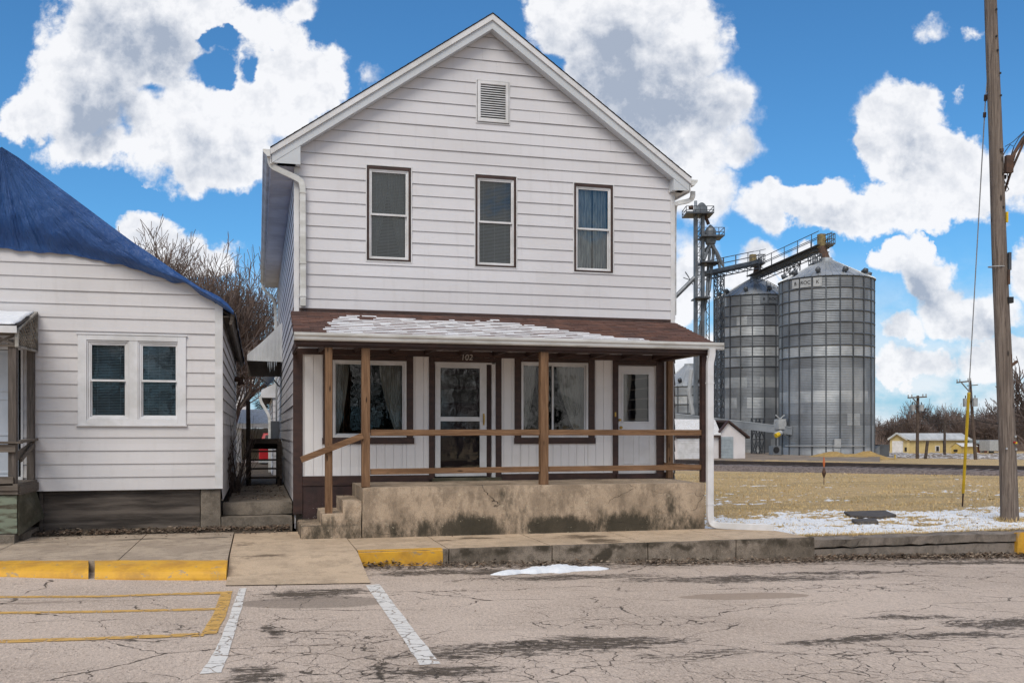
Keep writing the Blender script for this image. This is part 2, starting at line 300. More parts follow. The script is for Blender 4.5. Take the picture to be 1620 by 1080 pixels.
# ------------------------------------------------------------------ mesh builder
COL = S.collection
def wloc(o):
    v = Vector((0, 0, 0))
    while o is not None: v = v+o.location; o = o.parent
    return v
class M:
    def __init__(s): s.V = []; s.F = []; s.I = []
    def face(s, pts, mi=0):
        k = len(s.V); s.V += [tuple(p) for p in pts]; s.F.append(tuple(range(k, k+len(pts)))); s.I.append(mi)
    def box(s, x0, x1, y0, y1, z0, z1, mi=0):
        if x0 > x1: x0, x1 = x1, x0
        if y0 > y1: y0, y1 = y1, y0
        if z0 > z1: z0, z1 = z1, z0
        s.hexa([(x0,y0,z0),(x1,y0,z0),(x1,y1,z0),(x0,y1,z0),(x0,y0,z1),(x1,y0,z1),(x1,y1,z1),(x0,y1,z1)], mi); return s
    def hexa(s, v, mi=0):
        k = len(s.V); s.V += [tuple(p) for p in v]
        for f in ((3,2,1,0),(4,5,6,7),(0,1,5,4),(1,2,6,5),(2,3,7,6),(3,0,4,7)): s.F.append(tuple(k+i for i in f)); s.I.append(mi)
    def bar(s, a, b, w, h=None, upv=(0,0,1), mi=0):
        a, b = Vector(a), Vector(b); h = w if h is None else h; d = (b-a).normalized(); u = Vector(upv)
        if abs(d.dot(u)) > .98: u = Vector((0, 1, 0))
        x = d.cross(u).normalized(); y = x.cross(d).normalized(); x *= w/2; y *= h/2
        s.hexa([a-x-y, a+x-y, b+x-y, b-x-y, a-x+y, a+x+y, b+x+y, b-x+y], mi); return s
    def tube(s, pts, r, n=8, caps=True, mi=0):
        pts = [Vector(p) for p in pts]; R = r if isinstance(r, (list, tuple)) else [r]*len(pts)
        k0 = len(s.V); prev = None
        for i, p in enumerate(pts):
            d = (pts[min(i+1, len(pts)-1)]-pts[max(i-1, 0)])
            d = d.normalized() if d.length > 1e-9 else Vector((0, 0, 1))
            if prev is None:
                u = Vector((0, 0, 1)) if abs(d.z) < .9 else Vector((1, 0, 0)); x = d.cross(u).normalized()
            else:
                x = prev-d*prev.dot(d); x = x.normalized() if x.length > 1e-6 else d.orthogonal().normalized()
            prev = x; y = d.cross(x)
            for j in range(n):
                a = 2*pi*j/n; q = p+(x*cos(a)+y*sin(a))*R[i]; s.V.append((q.x, q.y, q.z))
        for i in range(len(pts)-1):
            for j in range(n):
                a = k0+i*n+j; b = k0+i*n+(j+1) % n; s.F.append((a, b, b+n, a+n)); s.I.append(mi)
        if caps:
            s.F.append(tuple(k0+j for j in reversed(range(n)))); s.I.append(mi)
            e = k0+(len(pts)-1)*n; s.F.append(tuple(e+j for j in range(n))); s.I.append(mi)
        return s
    def prism(s, poly, vec, mi=0):
        v = Vector(vec); k = len(s.V); n = len(poly)
        s.V += [tuple(p) for p in poly]+[tuple(Vector(p)+v) for p in poly]
        s.F.append(tuple(range(k, k+n))); s.F.append(tuple(reversed(range(k+n, k+2*n)))); s.I += [mi, mi]
        for i in range(n):
            j = (i+1) % n; s.F.append((k+i, k+n+i, k+n+j, k+j)); s.I.append(mi)
        return s
    def lathe(s, c, prof, n=48, mi=0):
        k = len(s.V); c = Vector(c)
        for r, z in prof:
            for j in range(n):
                a = 2*pi*j/n; s.V.append((c.x+r*cos(a), c.y+r*sin(a), c.z+z))
        for i in range(len(prof)-1):
            for j in range(n):
                a = k+i*n+j; b = k+i*n+(j+1) % n; s.F.append((a, b, b+n, a+n)); s.I.append(mi)
        return s
    def rough(s, x0, x1, y0, y1, z0, z1, st=.1, amp=.008, mi=0, sc=3.0):
        """subdivided box whose skin is worn: edges wander a few millimetres"""
        def ax(a, b): n = max(1, int(round((b-a)/st))); return [a+(b-a)*i/n for i in range(n+1)]
        X, Y, Z = ax(x0, x1), ax(y0, y1), ax(z0, z1); idx = {}
        def vid(p):
            if p not in idx:
                v = Vector(p); w = mnoise.noise_vector(v*sc)*amp+mnoise.noise_vector(v*sc*4)*amp*.5
                e = sum(1 for q, a, b in ((p[0], x0, x1), (p[1], y0, y1), (p[2], z0, z1)) if q in (a, b))
                if e >= 2:
                    c = Vector(((x0+x1)/2, (y0+y1)/2, (z0+z1)/2)); d = (c-v); ch = amp*(.6+1.6*max(0, mnoise.noise(v*6)))
                    v = v+Vector([math.copysign(ch, d[i]) if p[i] in ((x0, x1), (y0, y1), (z0, z1))[i] else 0 for i in range(3)])
                idx[p] = len(s.V); s.V.append(tuple(v+w))
            return idx[p]
        def sheet(A, B, f, flip):
            for i in range(len(A)-1):
                for j in range(len(B)-1):
                    q = [f(A[i], B[j]), f(A[i+1], B[j]), f(A[i+1], B[j+1]), f(A[i], B[j+1])]
                    q = [vid(p) for p in q]; s.F.append(tuple(reversed(q)) if flip else tuple(q)); s.I.append(mi)
        sheet(X, Y, lambda a, b: (a, b, z1), False); sheet(X, Y, lambda a, b: (a, b, z0), True)
        sheet(X, Z, lambda a, b: (a, y0, b), False); sheet(X, Z, lambda a, b: (a, y1, b), True)
        sheet(Y, Z, lambda a, b: (x1, a, b), False); sheet(Y, Z, lambda a, b: (x0, a, b), True)
        return s
    def build(s, name, mat, parent=None, smooth=False, bevel=0.0, origin=None):
        me = bpy.data.meshes.new(name); off = wloc(parent) if parent is not None else Vector(origin or (0, 0, 0))
        me.from_pydata([(v[0]-off.x, v[1]-off.y, v[2]-off.z) for v in s.V], [], s.F)
        mats = mat if isinstance(mat, (list, tuple)) else [mat]
        for m in mats: me.materials.append(m)
        if len(mats) > 1: me.polygons.foreach_set('material_index', s.I)
        if smooth: me.polygons.foreach_set('use_smooth', [True]*len(me.polygons))
        me.update(); o = bpy.data.objects.new(name, me); COL.objects.link(o)
        if parent is not None: o.parent = parent
        else: o.location = off
        if bevel:
            md = o.modifiers.new('bevel', 'BEVEL'); md.width = bevel; md.segments = 2; md.limit_method = 'ANGLE'; md.harden_normals = False
        return o
def tag(o, label=None, cat=None, group=None, kind=None):
    if label: o['label'] = label
    if cat: o['category'] = cat
    if group: o['group'] = group
    if kind: o['kind'] = kind
    return o
def thing(name, label, cat, loc=(0, 0, 0), group=None):
    o = bpy.data.objects.new(name, None); COL.objects.link(o); o.location = loc; o.empty_display_size = .2
    return tag(o, label, cat, group)
def struct(name, m, mat, label, cat, **k):
    return tag(m.build(name, mat, **k), label, cat, kind='structure')
def copy_tree(o, parent=None):
    c = o.copy(); COL.objects.link(c)
    if parent is not None: c.parent = parent
    for ch in list(o.children): copy_tree(ch, c)
    return c
def textmesh(name, txt, size, mat, parent, loc, rot=(pi/2, 0, 0), shear=0.0, extr=.004):
    cu = bpy.data.curves.new('lettering', 'FONT'); cu.body = txt; cu.size = size; cu.extrude = extr; cu.shear = shear; cu.align_x = 'CENTER'; cu.align_y = 'CENTER'
    t = bpy.data.objects.new('lettering_tmp', cu); COL.objects.link(t)
    bpy.context.view_layer.update()
    me = bpy.data.meshes.new_from_object(t.evaluated_get(bpy.context.evaluated_depsgraph_get()))
    bpy.data.objects.remove(t); bpy.data.curves.remove(cu)
    me.materials.clear(); me.materials.append(mat); me.name = name
    o = bpy.data.objects.new(name, me); COL.objects.link(o); o.parent = parent
    o.location = Vector(loc)-wloc(parent); o.rotation_euler = rot
    return o
def clip(poly, a, b, c):
    out = []
    for i in range(len(poly)):
        p, q = poly[i], poly[(i+1) % len(poly)]; fp, fq = a*p[0]+b*p[1]-c, a*q[0]+b*q[1]-c
        if fp <= 1e-9: out.append(p)
        if (fp < -1e-9 and fq > 1e-9) or (fp > 1e-9 and fq < -1e-9):
            t = fp/(fp-fq); out.append((p[0]+(q[0]-p[0])*t, p[1]+(q[1]-p[1])*t))
    return out if len(out) >= 3 else []
def siding(m, fr, poly, z0, ex, holes=(), thick=.02, joints=True, wob=0.0):
    """lapped boards: each course leans out at its bottom edge and has a dirty lap under it, its shadow line painted into the colour"""
    zmax = max(p[1] for p in poly); zr = z0; k = 0
    while zr < zmax-.005:
        P = clip(clip(poly, 0, -1, -zr), 0, 1, zr+ex)
        pcs = [P] if P else []
        for (s0, h0, s1, h1) in holes:
            nx = []
            for p in pcs:
                if h1 <= zr or h0 >= zr+ex: nx.append(p); continue
                a = clip(p, 1, 0, s0); b = clip(p, -1, 0, -s1); mid = clip(clip(p, -1, 0, -s0), 1, 0, s1)
                if a: nx.append(a)
                if b: nx.append(b)
                if mid:
                    lo = clip(mid, 0, 1, h0); hi = clip(mid, 0, -1, -h1)
                    if lo: nx.append(lo)
                    if hi: nx.append(hi)
            pcs = nx
        if joints:
            nx = []
            for p in pcs:
                s0, s1 = min(q[0] for q in p), max(q[0] for q in p)
                if s1-s0 > 1.6 and random.random() < .75:
                    c = random.uniform(s0+.4, s1-.4); nx += [(clip(p, 1, 0, c), 0), (clip(p, -1, 0, -c), .0022)]
                else: nx.append((p, 0))
            pcs = nx
        else: pcs = [(p, 0) for p in pcs]
        for p, dn in pcs:
            if not p: continue
            wb = wob
            def nn(q): return .004+dn+thick*(1-(q[1]-zr)/ex)+(wb*mnoise.noise(Vector((q[0]*.7, zr*9.1, 0))) if wb else 0)
            m.face([fr(q[0], q[1], nn(q)) for q in p])
            bt = [q for q in p if abs(q[1]-zr) < 1e-6]
            if len(bt) >= 2:
                a = min(bt); b = max(bt)
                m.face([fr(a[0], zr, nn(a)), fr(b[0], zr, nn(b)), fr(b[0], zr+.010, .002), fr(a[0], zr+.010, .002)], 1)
        zr += ex; k += 1
def frame_ring(m, fr, s0, z0, s1, z1, w, n0, n1, wt=None, wb=None, mi=0):
    """four butted bars round an opening, between depths n0 and n1"""
    wt = w if wt is None else wt; wb = w if wb is None else wb
    for a, b, c, d in ((s0, z0, s0+w, z1), (s1-w, z0, s1, z1), (s0+w, z1-wt, s1-w, z1), (s0+w, z0, s1-w, z0+wb)): slab(m, fr, a, b, c, d, n0, n1, mi)
def slab(m, fr, s0, z0, s1, z1, n0, n1, mi=0):
    m.hexa([fr(s0, z0, n1), fr(s1, z0, n1), fr(s1, z0, n0), fr(s0, z0, n0), fr(s0, z1, n1), fr(s1, z1, n1), fr(s1, z1, n0), fr(s0, z1, n0)], mi)
def curtain_mesh(m, fr, sA, sB, zt, zb, n, gather=None, amp=.018, cols=40):
    """pleated cloth hung between sA..sB at the top; gather = s the cloth is drawn to lower down"""
    rows = 14
    k = len(m.V)
    for i in range(rows+1):
        f = i/rows; z = zt+(zb-zt)*f
        for j in range(cols+1):
            g = j/cols; s_ = sA+(sB-sA)*g
            if gather is not None:
                e = sA if abs(gather-sA) < abs(gather-sB) else sB
                s_ = e+(s_-e)*(1-.72*f**1.6)
            m.V.append(fr(s_, z, n+amp*sin(g*cols*.9+.6*sin(f*3))))
    for i in range(rows):
        for j in range(cols):
            a = k+i*(cols+1)+j; m.F.append((a, a+1, a+cols+2, a+cols+1)); m.I.append(0)
# ================================================================== SETTING: ground, road, pavements
def fx(px, Y): return at(px, 683, Y).x
def fz(px, py, Y): return at(px, py, Y).z
D = 17.07                      # main facade
gm, N, b = newmat('dry_lawn'); o = oc(N)
big = N.ss(N.noise(N.v('MULTIPLY', o, (.35, 1, 1)), .55, 6, .6).outputs['Fac'], .42, .66)
med = N.ss(N.noise(N.v('MULTIPLY', o, (.6, 1.6, 1)), 2.2, 6, .7).outputs['Fac'], .4, .7)
fine = N.noise(N.v('MULTIPLY', o, (1, 2, 1)), 24, 6, .75).outputs['Fac']
c = N.mix(med, (.56, .39, .19), (.44, .31, .15)); c = N.mix(N.m('MULTIPLY', big, .85), c, (.29, .215, .095))
c = N.mix(N.m('MULTIPLY', N.ss(fine, .51, .57), .7), c, (.22, .15, .07)); c = N.mix(N.m('MULTIPLY', N.ss(fine, .49, .43), .7), c, (.70, .51, .28))
N.put(b.inputs['Base Color'], c); b.inputs['Roughness'].default_value = .95; bumpto(N, b, fine, .8, .05); LAWN = gm
xs = sorted(set([-1500, -600, -250, -120, -60, -30, -12] + [i*1.0 for i in range(-8, 16)] + [16+i*4 for i in range(0, 22)] + [120, 160, 220, 320, 500, 800, 1500]))
ys = sorted(set([-1500, -600, -250, -100, -40, -15, 0, 8, 11, 13.2, 13.95, 14.03] + [14.5+i*.5 for i in range(0, 20)] + [24+i*4 for i in range(0, 32)] + [160, 200, 260, 400, 700, 1500]))
def ground_h(x, y): return (road_z(x)-.22) if y < 13.98 else gz(x, y)+(.02*mnoise.noise(Vector((x*.5, y*.5, 0))) if 14 < y < 40 else 0)-(.0 if x > 7 else .05)
m = M(); nx = len(xs)
for y in ys:
    for x in xs: m.V.append((x, y, ground_h(x, y)))
for j in range(len(ys)-1):
    for i in range(nx-1): m.F.append((j*nx+i, j*nx+i+1, (j+1)*nx+i+1, (j+1)*nx+i)); m.I.append(0)
GROUND = struct('ground', m, LAWN, 'dry winter grass of the open lot', 'ground', smooth=True)
# ---- road
am, N, b = newmat('worn_asphalt'); o = oc(N)
def rb(px, py, rx, ry, k=1.0):
    p = onroad(px, py); return (p.x, p.y, 0, rx, ry, 50, k)
oflat = N.v('MULTIPLY', o, (1, 1, 0))
w1 = warp(N, warp(N, oflat, 1.3, .5, 4), 6, .14, 4)
patch = N.noise(oflat, .35, 5, .6).outputs['Fac']
sp = N.m('ADD', N.m('MULTIPLY', N.noise(N.v('MULTIPLY', o, (1, .36, 1)), 44, 4, .8).outputs['Fac'], .6), N.m('MULTIPLY', N.noise(N.v('MULTIPLY', o, (1, .4, 1)), 100, 2, .7).outputs['Fac'], .4))
c = N.mix(N.ss(patch, .35, .65), (.55, .445, .37), (.45, .36, .295))
c = N.mix(N.m('MULTIPLY', N.ss(sp, .52, .61), .62), c, (.23, .175, .135)); c = N.mix(N.m('MULTIPLY', N.ss(sp, .48, .40), .55), c, (.80, .655, .53))
pk = N.n('ShaderNodeTexVoronoi', {'Vector': oflat, 'Scale': 26.0}).outputs['Distance']
pkm = N.ss(N.noise(oflat, 1.1, 5, .65).outputs['Fac'], .45, .62)
c = N.mix(N.m('MULTIPLY', N.ss(pk, .26, .14), N.m('MULTIPLY', pkm, .85)), c, (.05, .042, .036))
# dirt, patched and oil-dark places
ST = [rb(960,1016,1.1,.42,1.2), rb(880,1020,1.8,.34), rb(760,1035,1.2,.3,.7), rb(1120,1035,1.4,.22,.5), rb(1500,1005,1.7,.26,.75), rb(1590,985,1.1,.42,1.0), rb(1340,1012,1.2,.2), rb(1180,915,2.6,.42), rb(900,912,1.9,.34), rb(700,905,1.2,.28),
      rb(480,940,.62,.36,1.3), rb(530,936,.5,.3,1.2), rb(400,1068,.35,.5), rb(690,1062,.8,.28), rb(1440,975,.9,.2), rb(1330,905,1.8,.22), rb(1560,890,2.4,.2), rb(430,1000,.12,.5), rb(760,905,1.4,.35)]
bst = N.blobs(w1, ST)
stn = N.m('MULTIPLY', N.m('SUBTRACT', N.noise(N.v('MULTIPLY', oflat, (.8, 3.0, 1)), 3.0, 8, .76).outputs['Fac'], .5), 3.2)
stn = N.m('ADD', stn, N.m('MULTIPLY', N.m('SUBTRACT', N.noise(N.v('MULTIPLY', oflat, (.7, 1.3, 1)), 14, 6, .8).outputs['Fac'], .5), 4.0))
yy_ = N.n('ShaderNodeSeparateXYZ', {0: w1}); kb_ = N.m('MULTIPLY', N.ss(yy_.outputs[1], 12.3, 13.6), N.ss(yy_.outputs[0], .9, 1.8)); bst = N.m('ADD', bst, N.m('MULTIPLY', kb_, .55)); std = N.m('ADD', bst, N.m('MULTIPLY', stn, N.m('ADD', .30, N.m('MULTIPLY', bst, 1.3))))
std = N.ss(std, .30, .78)
c = N.mix(N.m('MULTIPLY', std, .90), c, (.066, .049, .034))
streak = N.ss(N.noise(N.v('MULTIPLY', w1, (.28, 2.6, 1)), 1.1, 7, .65).outputs['Fac'], .60, .72)
c = N.mix(N.m('MULTIPLY', streak, .5), c, (.16, .12, .09))
# tar patch
tp = N.ss(N.blobs(warp(N, oflat, 2.5, .18, 3), [rb(1180,942,.95,.26)]), .10, .14); c = N.mix(N.m('MULTIPLY', tp, .75), c, (.30, .225, .17))
dp = N.ss(N.blobs(warp(N, oflat, 3.0, .14, 3), [rb(500,952,.95,.42)]), .08, .2); c = N.mix(N.m('MULTIPLY', dp, .55), c, (.15, .12, .095))
# cracks: long ones, then alligator cracking where the road is failing
wv_ = N.ss(N.noise(oflat, 2.6, 5, .65).outputs['Fac'], .36, .66)
def cracks(vec, scale, wd):
    dd = N.n('ShaderNodeTexVoronoi', {'Vector': vec, 'Scale': scale}, feature='DISTANCE_TO_EDGE').outputs['Distance']
    return N.ss(N.m('DIVIDE', dd, N.m('ADD', N.m('MULTIPLY', wv_, wd*1.25), wd*.06)), 1.0, .35)
ck1 = N.m('MULTIPLY', cracks(N.v('MULTIPLY', w1, (.55, 1.25, 1)), .75, .0095), N.ss(N.noise(oflat, .8, 4).outputs['Fac'], .40, .52))
AL = [rb(800,1045,2.4,.9), rb(560,1030,1.0,1.1), rb(1440,1040,1.6,.8), rb(450,990,.8,.8), rb(1350,930,2.2,.4), rb(300,1000,1.0,.7,.6), rb(1000,985,1.5,.4), rb(650,1075,2.2,.7), rb(1250,1075,2.2,.6,.7)]
alm = N.ss(N.m('ADD', N.blobs(oflat, AL), N.m('MULTIPLY', N.m('SUBTRACT', N.noise(oflat, 2.2, 5).outputs['Fac'], .5), .9)), .12, .4)
ck2 = N.m('MULTIPLY', cracks(warp(N, oflat, 5, .2, 4), 3.4, .026), alm)
ck3 = N.m('MULTIPLY', cracks(warp(N, N.v('MULTIPLY', oflat, (1, 1.3, 1)), 3, .3, 4), 1.5, .010), N.ss(N.noise(N.v('ADD', oflat, (7, 3, 0)), .9, 4).outputs['Fac'], .5, .6))
ck = N.m('MAXIMUM', N.m('MAXIMUM', ck1, ck2), ck3)
c = N.mix(N.m('MULTIPLY', ck, .88), c, (.062, .047, .034))
N.put(b.inputs['Base Color'], c); b.inputs['Roughness'].default_value = .9; b.inputs['Specular IOR Level'].default_value = .3
h = N.m('SUBTRACT', N.m('SUBTRACT', N.m('MULTIPLY', sp, .35), ck), N.m('MULTIPLY', std, .5)); bumpto(N, b, h, .8, .02); ASPH = am
m = M(); rx_ = [-200, -60, -12]+[-12+i for i in range(1, 26)]+[14, 60, 200]; rx_ = sorted(set(rx_)); ry_ = [-9, -3, 2, 5, 7, 9, 10.5, 11.5, 12.2, 13, 13.6, 14.3]
for y in ry_:
    for x in rx_: m.V.append((x, y, road_z(x)+(.004*mnoise.noise(Vector((x*.6, y*.9, 2))) if 5 < y < 13 and -12 < x < 14 else 0)))
for j in range(len(ry_)-1):
    for i in range(len(rx_)-1): a = j*len(rx_)+i; m.F.append((a, a+1, a+len(rx_)+1, a+len(rx_))); m.I.append(0)
ROAD = struct('road', m, ASPH, 'cracked and patched grey asphalt street', 'road', smooth=True)
def paint_mat(name, c, c2, wear):
    m, N, b = newmat(name); o = N.v('MULTIPLY', oc(N), (1, 1, 0))
    cr = N.n('ShaderNodeTexVoronoi', {'Vector': warp(N, o, 5, .2, 4), 'Scale': 4.5}, feature='DISTANCE_TO_EDGE').outputs['Distance']
    f = N.m('MAXIMUM', N.ss(N.noise(N.v('MULTIPLY', o, (1, 2.5, 1)), 9, 8, .75).outputs['Fac'], wear, wear+.09), N.m('MULTIPLY', N.ss(cr, .035, .012), .9))
    col = N.mix(N.noise(o, 60, 3).outputs['Fac'], c, c2)
    p = N.n('ShaderNodeBsdfPrincipled', {'Base Color': col, 'Roughness': .8}).outputs[0]; t = N.n('ShaderNodeBsdfTransparent').outputs[0]
    out = [n for n in m.node_tree.nodes if n.type == 'OUTPUT_MATERIAL'][0]
    N.put(out.inputs['Surface'], N.n('ShaderNodeMixShader', {0: f, 1: p, 2: t}).outputs[0]); return m
WPAINT = paint_mat('white_road_paint', (.82, .79, .75), (.62, .58, .54), .56)
YPAINT = paint_mat('yellow_road_paint', (.70, .40, .09), (.54, .33, .11), .53)
def ribbon(name, left, right, mat, label):
    m = M(); n = 14
    def samp(pl, f):
        f *= len(pl)-1; i = min(int(f), len(pl)-2); g = f-i; return (pl[i][0]+(pl[i+1][0]-pl[i][0])*g, pl[i][1]+(pl[i+1][1]-pl[i][1])*g)
    for i in range(n+1):
        for pl in (left, right):
            p = onroad(*samp(pl, i/n)); j = .012*mnoise.noise(Vector((p.x*9, p.y*9, 1))); m.V.append((p.x+j, p.y+j, road_z(p.x)+.006))
    for i in range(n): a = i*2; m.F.append((a, a+1, a+3, a+2)); m.I.append(0)
    o = m.build(name, mat, ROAD); o['label'] = label; return o
ribbon('parking_line', [(378,931),(352,1005),(334,1040),(317,1066)], [(391,930),(371,1003),(361,1036),(350,1064)], WPAINT, 'white parking line left of the ramp')
ribbon('parking_line', [(578,926),(620,985),(645,1022),(664,1052)], [(600,924),(646,985),(674,1021),(697,1050)], WPAINT, 'white parking line right of the ramp')
ribbon('kerb_line', [(-60,943),(150,942),(250,939),(368,935)], [(-60,946),(150,945),(250,942),(366,939)], YPAINT, 'thin upper yellow line')
ribbon('kerb_line', [(-60,968.5),(170,965.5),(345,961.5)], [(-60,972),(170,969),(342,965)], YPAINT, 'thin middle yellow line')
ribbon('kerb_line', [(-60,1014),(170,1007),(325,1001)], [(-60,1019.5),(170,1011.5),(322,1006.5)], YPAINT, 'lower yellow line')
ribbon('hatch_bar', [(350,936.5),(338,970),(318,1003)], [(367,936.5),(359,970),(343,1002)], YPAINT, 'broad yellow end bar')
# ---- concrete: pavement, ramp, kerbs
CONC = concrete('pavement_concrete', (.56, .425, .30), (.42, .315, .215), crack=.0)
CONCW = concrete('pavement_wet_patches', (.58, .44, .31), (.44, .33, .23), [(3.3, 14.85, 0, .55, .26, 9, 1.1), (2.75, 14.7, 0, .5, .14, 9, .9), (5.0, 14.6, 0, .8, .5, 9, 1.0), (5.1, 14.0, 0, .45, .6, 9)], stain_col=(.105, .074, .045), crack=0)
CONCL = concrete('pavement_grey_patches', (.47, .375, .285), (.33, .26, .20), [(-1.7, 15.7, 0, .7, .14, 9, 1.2), (-.75, 15.7, 0, .5, .14, 9, 1.2), (-3.4, 15.6, 0, 1.6, .35, 9, .6)], stain_col=(.10, .082, .062), crack=.25)
CONCR = concrete('ramp_concrete', (.58, .44, .31), (.47, .355, .25), [(0.05, 13.5, 0, .6, .22, 9, .9), (-.2, 14.9, 0, .3, .5, 9, .7)], stain_col=(.14, .10, .066), crack=0)
KERBC = concrete('kerb_concrete', (.30, .245, .195), (.115, .092, .07), [(2.9+.55*i, 13.5, -.06+.02*(i % 3), .42, 9, .13, .9) for i in range(0, 11)]+[(4.95, 13.5, -.2, .16, 9, .3, 1.4)], stain_col=(.05, .04, .028), crack=.3)
KERBR = concrete('old_kerb_concrete', (.27, .225, .19), (.13, .11, .088), crack=.7, tall=.5)
m = M()
cuts = [1.345, 2.62, 4.15, 5.65, 7.1, 8.46]
for i in range(5): m.rough(cuts[i]+.006, cuts[i+1]-.006, 13.62, 15.34, -.12, 0, .14, .004)
struct('pavement', m, CONCW, 'tan concrete pavement in front of the porch', 'pavement')
m = M()
for i in range(5): m.rough(cuts[i]+.004, cuts[i+1]-.004, 13.53, 13.616, -.5, .003, .11, .006)
struct('kerb', m, KERBC, 'dirty concrete kerb under the porch pavement', 'kerb')
m = M(); x0, x1 = 1.345, 2.53
n = 12
for i in range(n+1):
    x = x0+(x1-x0)*i/n; e = .02*mnoise.noise(Vector((x*8, 0, 5)))
    for (y, z) in ((13.70, .007), (13.545, .0065), (13.519, -.015), (13.516, -.12), (13.514, -.24+e)): m.V.append((x, y, z))
for i in range(n):
    for j in range(4): a = i*5+j; m.F.append((a, a+1, a+6, a+5)); m.I.append(0)
tag(m.build('kerb_paint', YEL, origin=(x0, 13.5, 0), smooth=False), 'yellow painted stretch of kerb right of the ramp', 'kerb paint', kind='structure')
m = M()                                      # old kerb to the right, two layers, upper lip broken
m.rough(8.47, 17.2, 13.78, 14.02, -.62, -.215, .16, .012); m.rough(8.475, 17.2, 13.74, 14.22, -.205, -.055, .16, .020)
m.rough(17.21, 24, 13.76, 14.22, -.62, -.06, .3, .012)
struct('kerb', m, KERBR, 'old grey kerb with a broken lip beside the lot', 'kerb')
m = M(); m.rough(12.42, 17.0, 13.705, 13.79, -.42, -.046, .2, .006)
tag(m.build('kerb_paint', YEL, origin=(12.5, 13.7, 0)), 'yellow painted kerb below the big pole', 'kerb paint', kind='structure')
m = M()
prof = [(11.92, None), (12.6, -.115), (13.45, -.008), (13.75, .004), (15.1, .006), (16.45, .012)]
for i, x in enumerate([-.365+(1.345+.365-.012)*k/8 for k in range(9)]):
    for (y, z) in prof: m.V.append((x, y+(.012*mnoise.noise(Vector((x*4, 0, 0))) if z is None else 0), road_z(x)+.012 if z is None else z))
for i in range(8):
    for j in range(5): a = i*6+j; m.F.append((a, a+6, a+7, a+1)); m.I.append(0)
for x in (-.365, 1.333):
    t = [(x, y, road_z(x)+.012 if z is None else z) for y, z in prof]; bt = [(p[0], p[1], -.6) for p in t]
    for i in range(5): m.face([t[i], t[i+1], bt[i+1], bt[i]])
struct('pavement_ramp', m, CONCR, 'concrete ramp sloping from pavement to street', 'ramp')
# left pavement and its rolled yellow kerb
KP = [(-900,915,889),(-420,913,888),(-150,911.5,887),(0,912,886.5),(100,915,886),(200,917,886),(300,917.5,885.5),(374,917,885)]
BT = [onroad(a, b_) for a, b_, c_ in KP]; TP = [onz(a, c_, .03) for a, b_, c_ in KP]
TP[-1].x = BT[-1].x = -.372
m = M(); m2 = M(); NP = 9
def kerb_sec(B, T):
    out = []
    for k in range(NP):
        f = k/(NP-1); hh = sin(f*pi/2)**.75; d = 1-cos(f*pi/2)*1.0
        out.append((B.x+(T.x-B.x)*(.12*f+.88*d*f), B.y+(T.y-B.y)*(.12*f+.88*d*f), B.z-.04+(T.z+.001-B.z+.04)*hh))
    return out
def lerp(P, f):
    f *= len(P)-1; i = min(int(f), len(P)-2); return P[i].lerp(P[i+1], f-i)
NS = 70
secs = [kerb_sec(lerp(BT, i/NS), lerp(TP, i/NS)) for i in range(NS+1)]
for sct in secs:
    for p in sct: m.V.append(tuple(Vector(p)+mnoise.noise_vector(Vector(p)*3)*.006))
for i in range(NS):
    if i in (44,): continue
    for j in range(NP-1): a = i*NP+j; m.F.append((a, a+NP, a+NP+1, a+1)); m.I.append(0)
m.face([secs[-1][j] for j in range(NP)]+[(-.372, secs[-1][-1][1], -.4), (-.372, secs[-1][0][1], -.4)])
struct('kerb', m, YEL, 'yellow painted rolled kerb left of the ramp', 'kerb')
m = M()
def jy(x):  # back line of kerb
    for i in range(len(TP)-1):
        if TP[i].x <= x <= TP[i+1].x: f = (x-TP[i].x)/(TP[i+1].x-TP[i].x); return TP[i].y+(TP[i+1].y-TP[i].y)*f
    return TP[0].y
cx_ = [-10, -7.2, -5.2, -3.45, -1.72, -.372]
for i in range(5):
    a, b_ = cx_[i]+.007, cx_[i+1]-.007
    for (g0, g1) in ((0.0, .48), (.487, 1)):
        q = []
        for x, s_ in ((a, g0), (b_, g0), (b_, g1), (a, g1)):
            y0_ = jy(x)+.004; q.append((x, y0_+(16.5-y0_)*s_, .03))
        m.prism([(p[0], p[1], p[2]-.2) for p in q], (0, 0, .2))
struct('pavement', m, CONCL, 'grey patched concrete pavement left of the ramp', 'pavement')
# dirt strip and alley floor
DIRT = mk('dirt', (.10, .075, .052), .95, (.04, .03, .022), 5, bump=.8, bsc=25)
m = M()
nxx, nyy = 60, 10
for j in range(nyy+1):
    for i in range(nxx+1):
        x = -9+(9.5)*i/nxx; y = 16.35+.85*j/nyy
        m.V.append((x, y, .02+.07*(j/nyy)+.035*mnoise.noise(Vector((x*4, y*4, 0)))+.02*mnoise.noise(Vector((x*11, y*11, 3)))-.05*(j == 0)))
for j in range(nyy):
    for i in range(nxx): a = j*(nxx+1)+i; m.F.append((a, a+1, a+nxx+2, a+nxx+1)); m.I.append(0)
m.face([(-.7, 17.19, .08), (.9, 17.19, .08), (.9, 17.6, .3), (-.7, 17.6, .3)]); m.face([(-1.5, 17.5, .3), (.9, 17.5, .3), (.9, 45, .3), (-1.5, 45, .3)])
struct('dirt_strip', m, DIRT, 'bare dark dirt along the houses', 'dirt')
ALLC = concrete('alley_concrete', (.24, .20, .16), (.12, .10, .08), crack=.4)
m = M(); m.rough(-.60, .57, 16.93, 17.4, -.05, .23, .12, .008); m.rough(-.58, .575, 17.28, 17.7, .235, .455, .12, .008); m.rough(-.5, .57, 17.71, 23.2, .2, .452, .4, .008)
struct('path', m, ALLC, 'two worn concrete steps and walk between the houses', 'path')

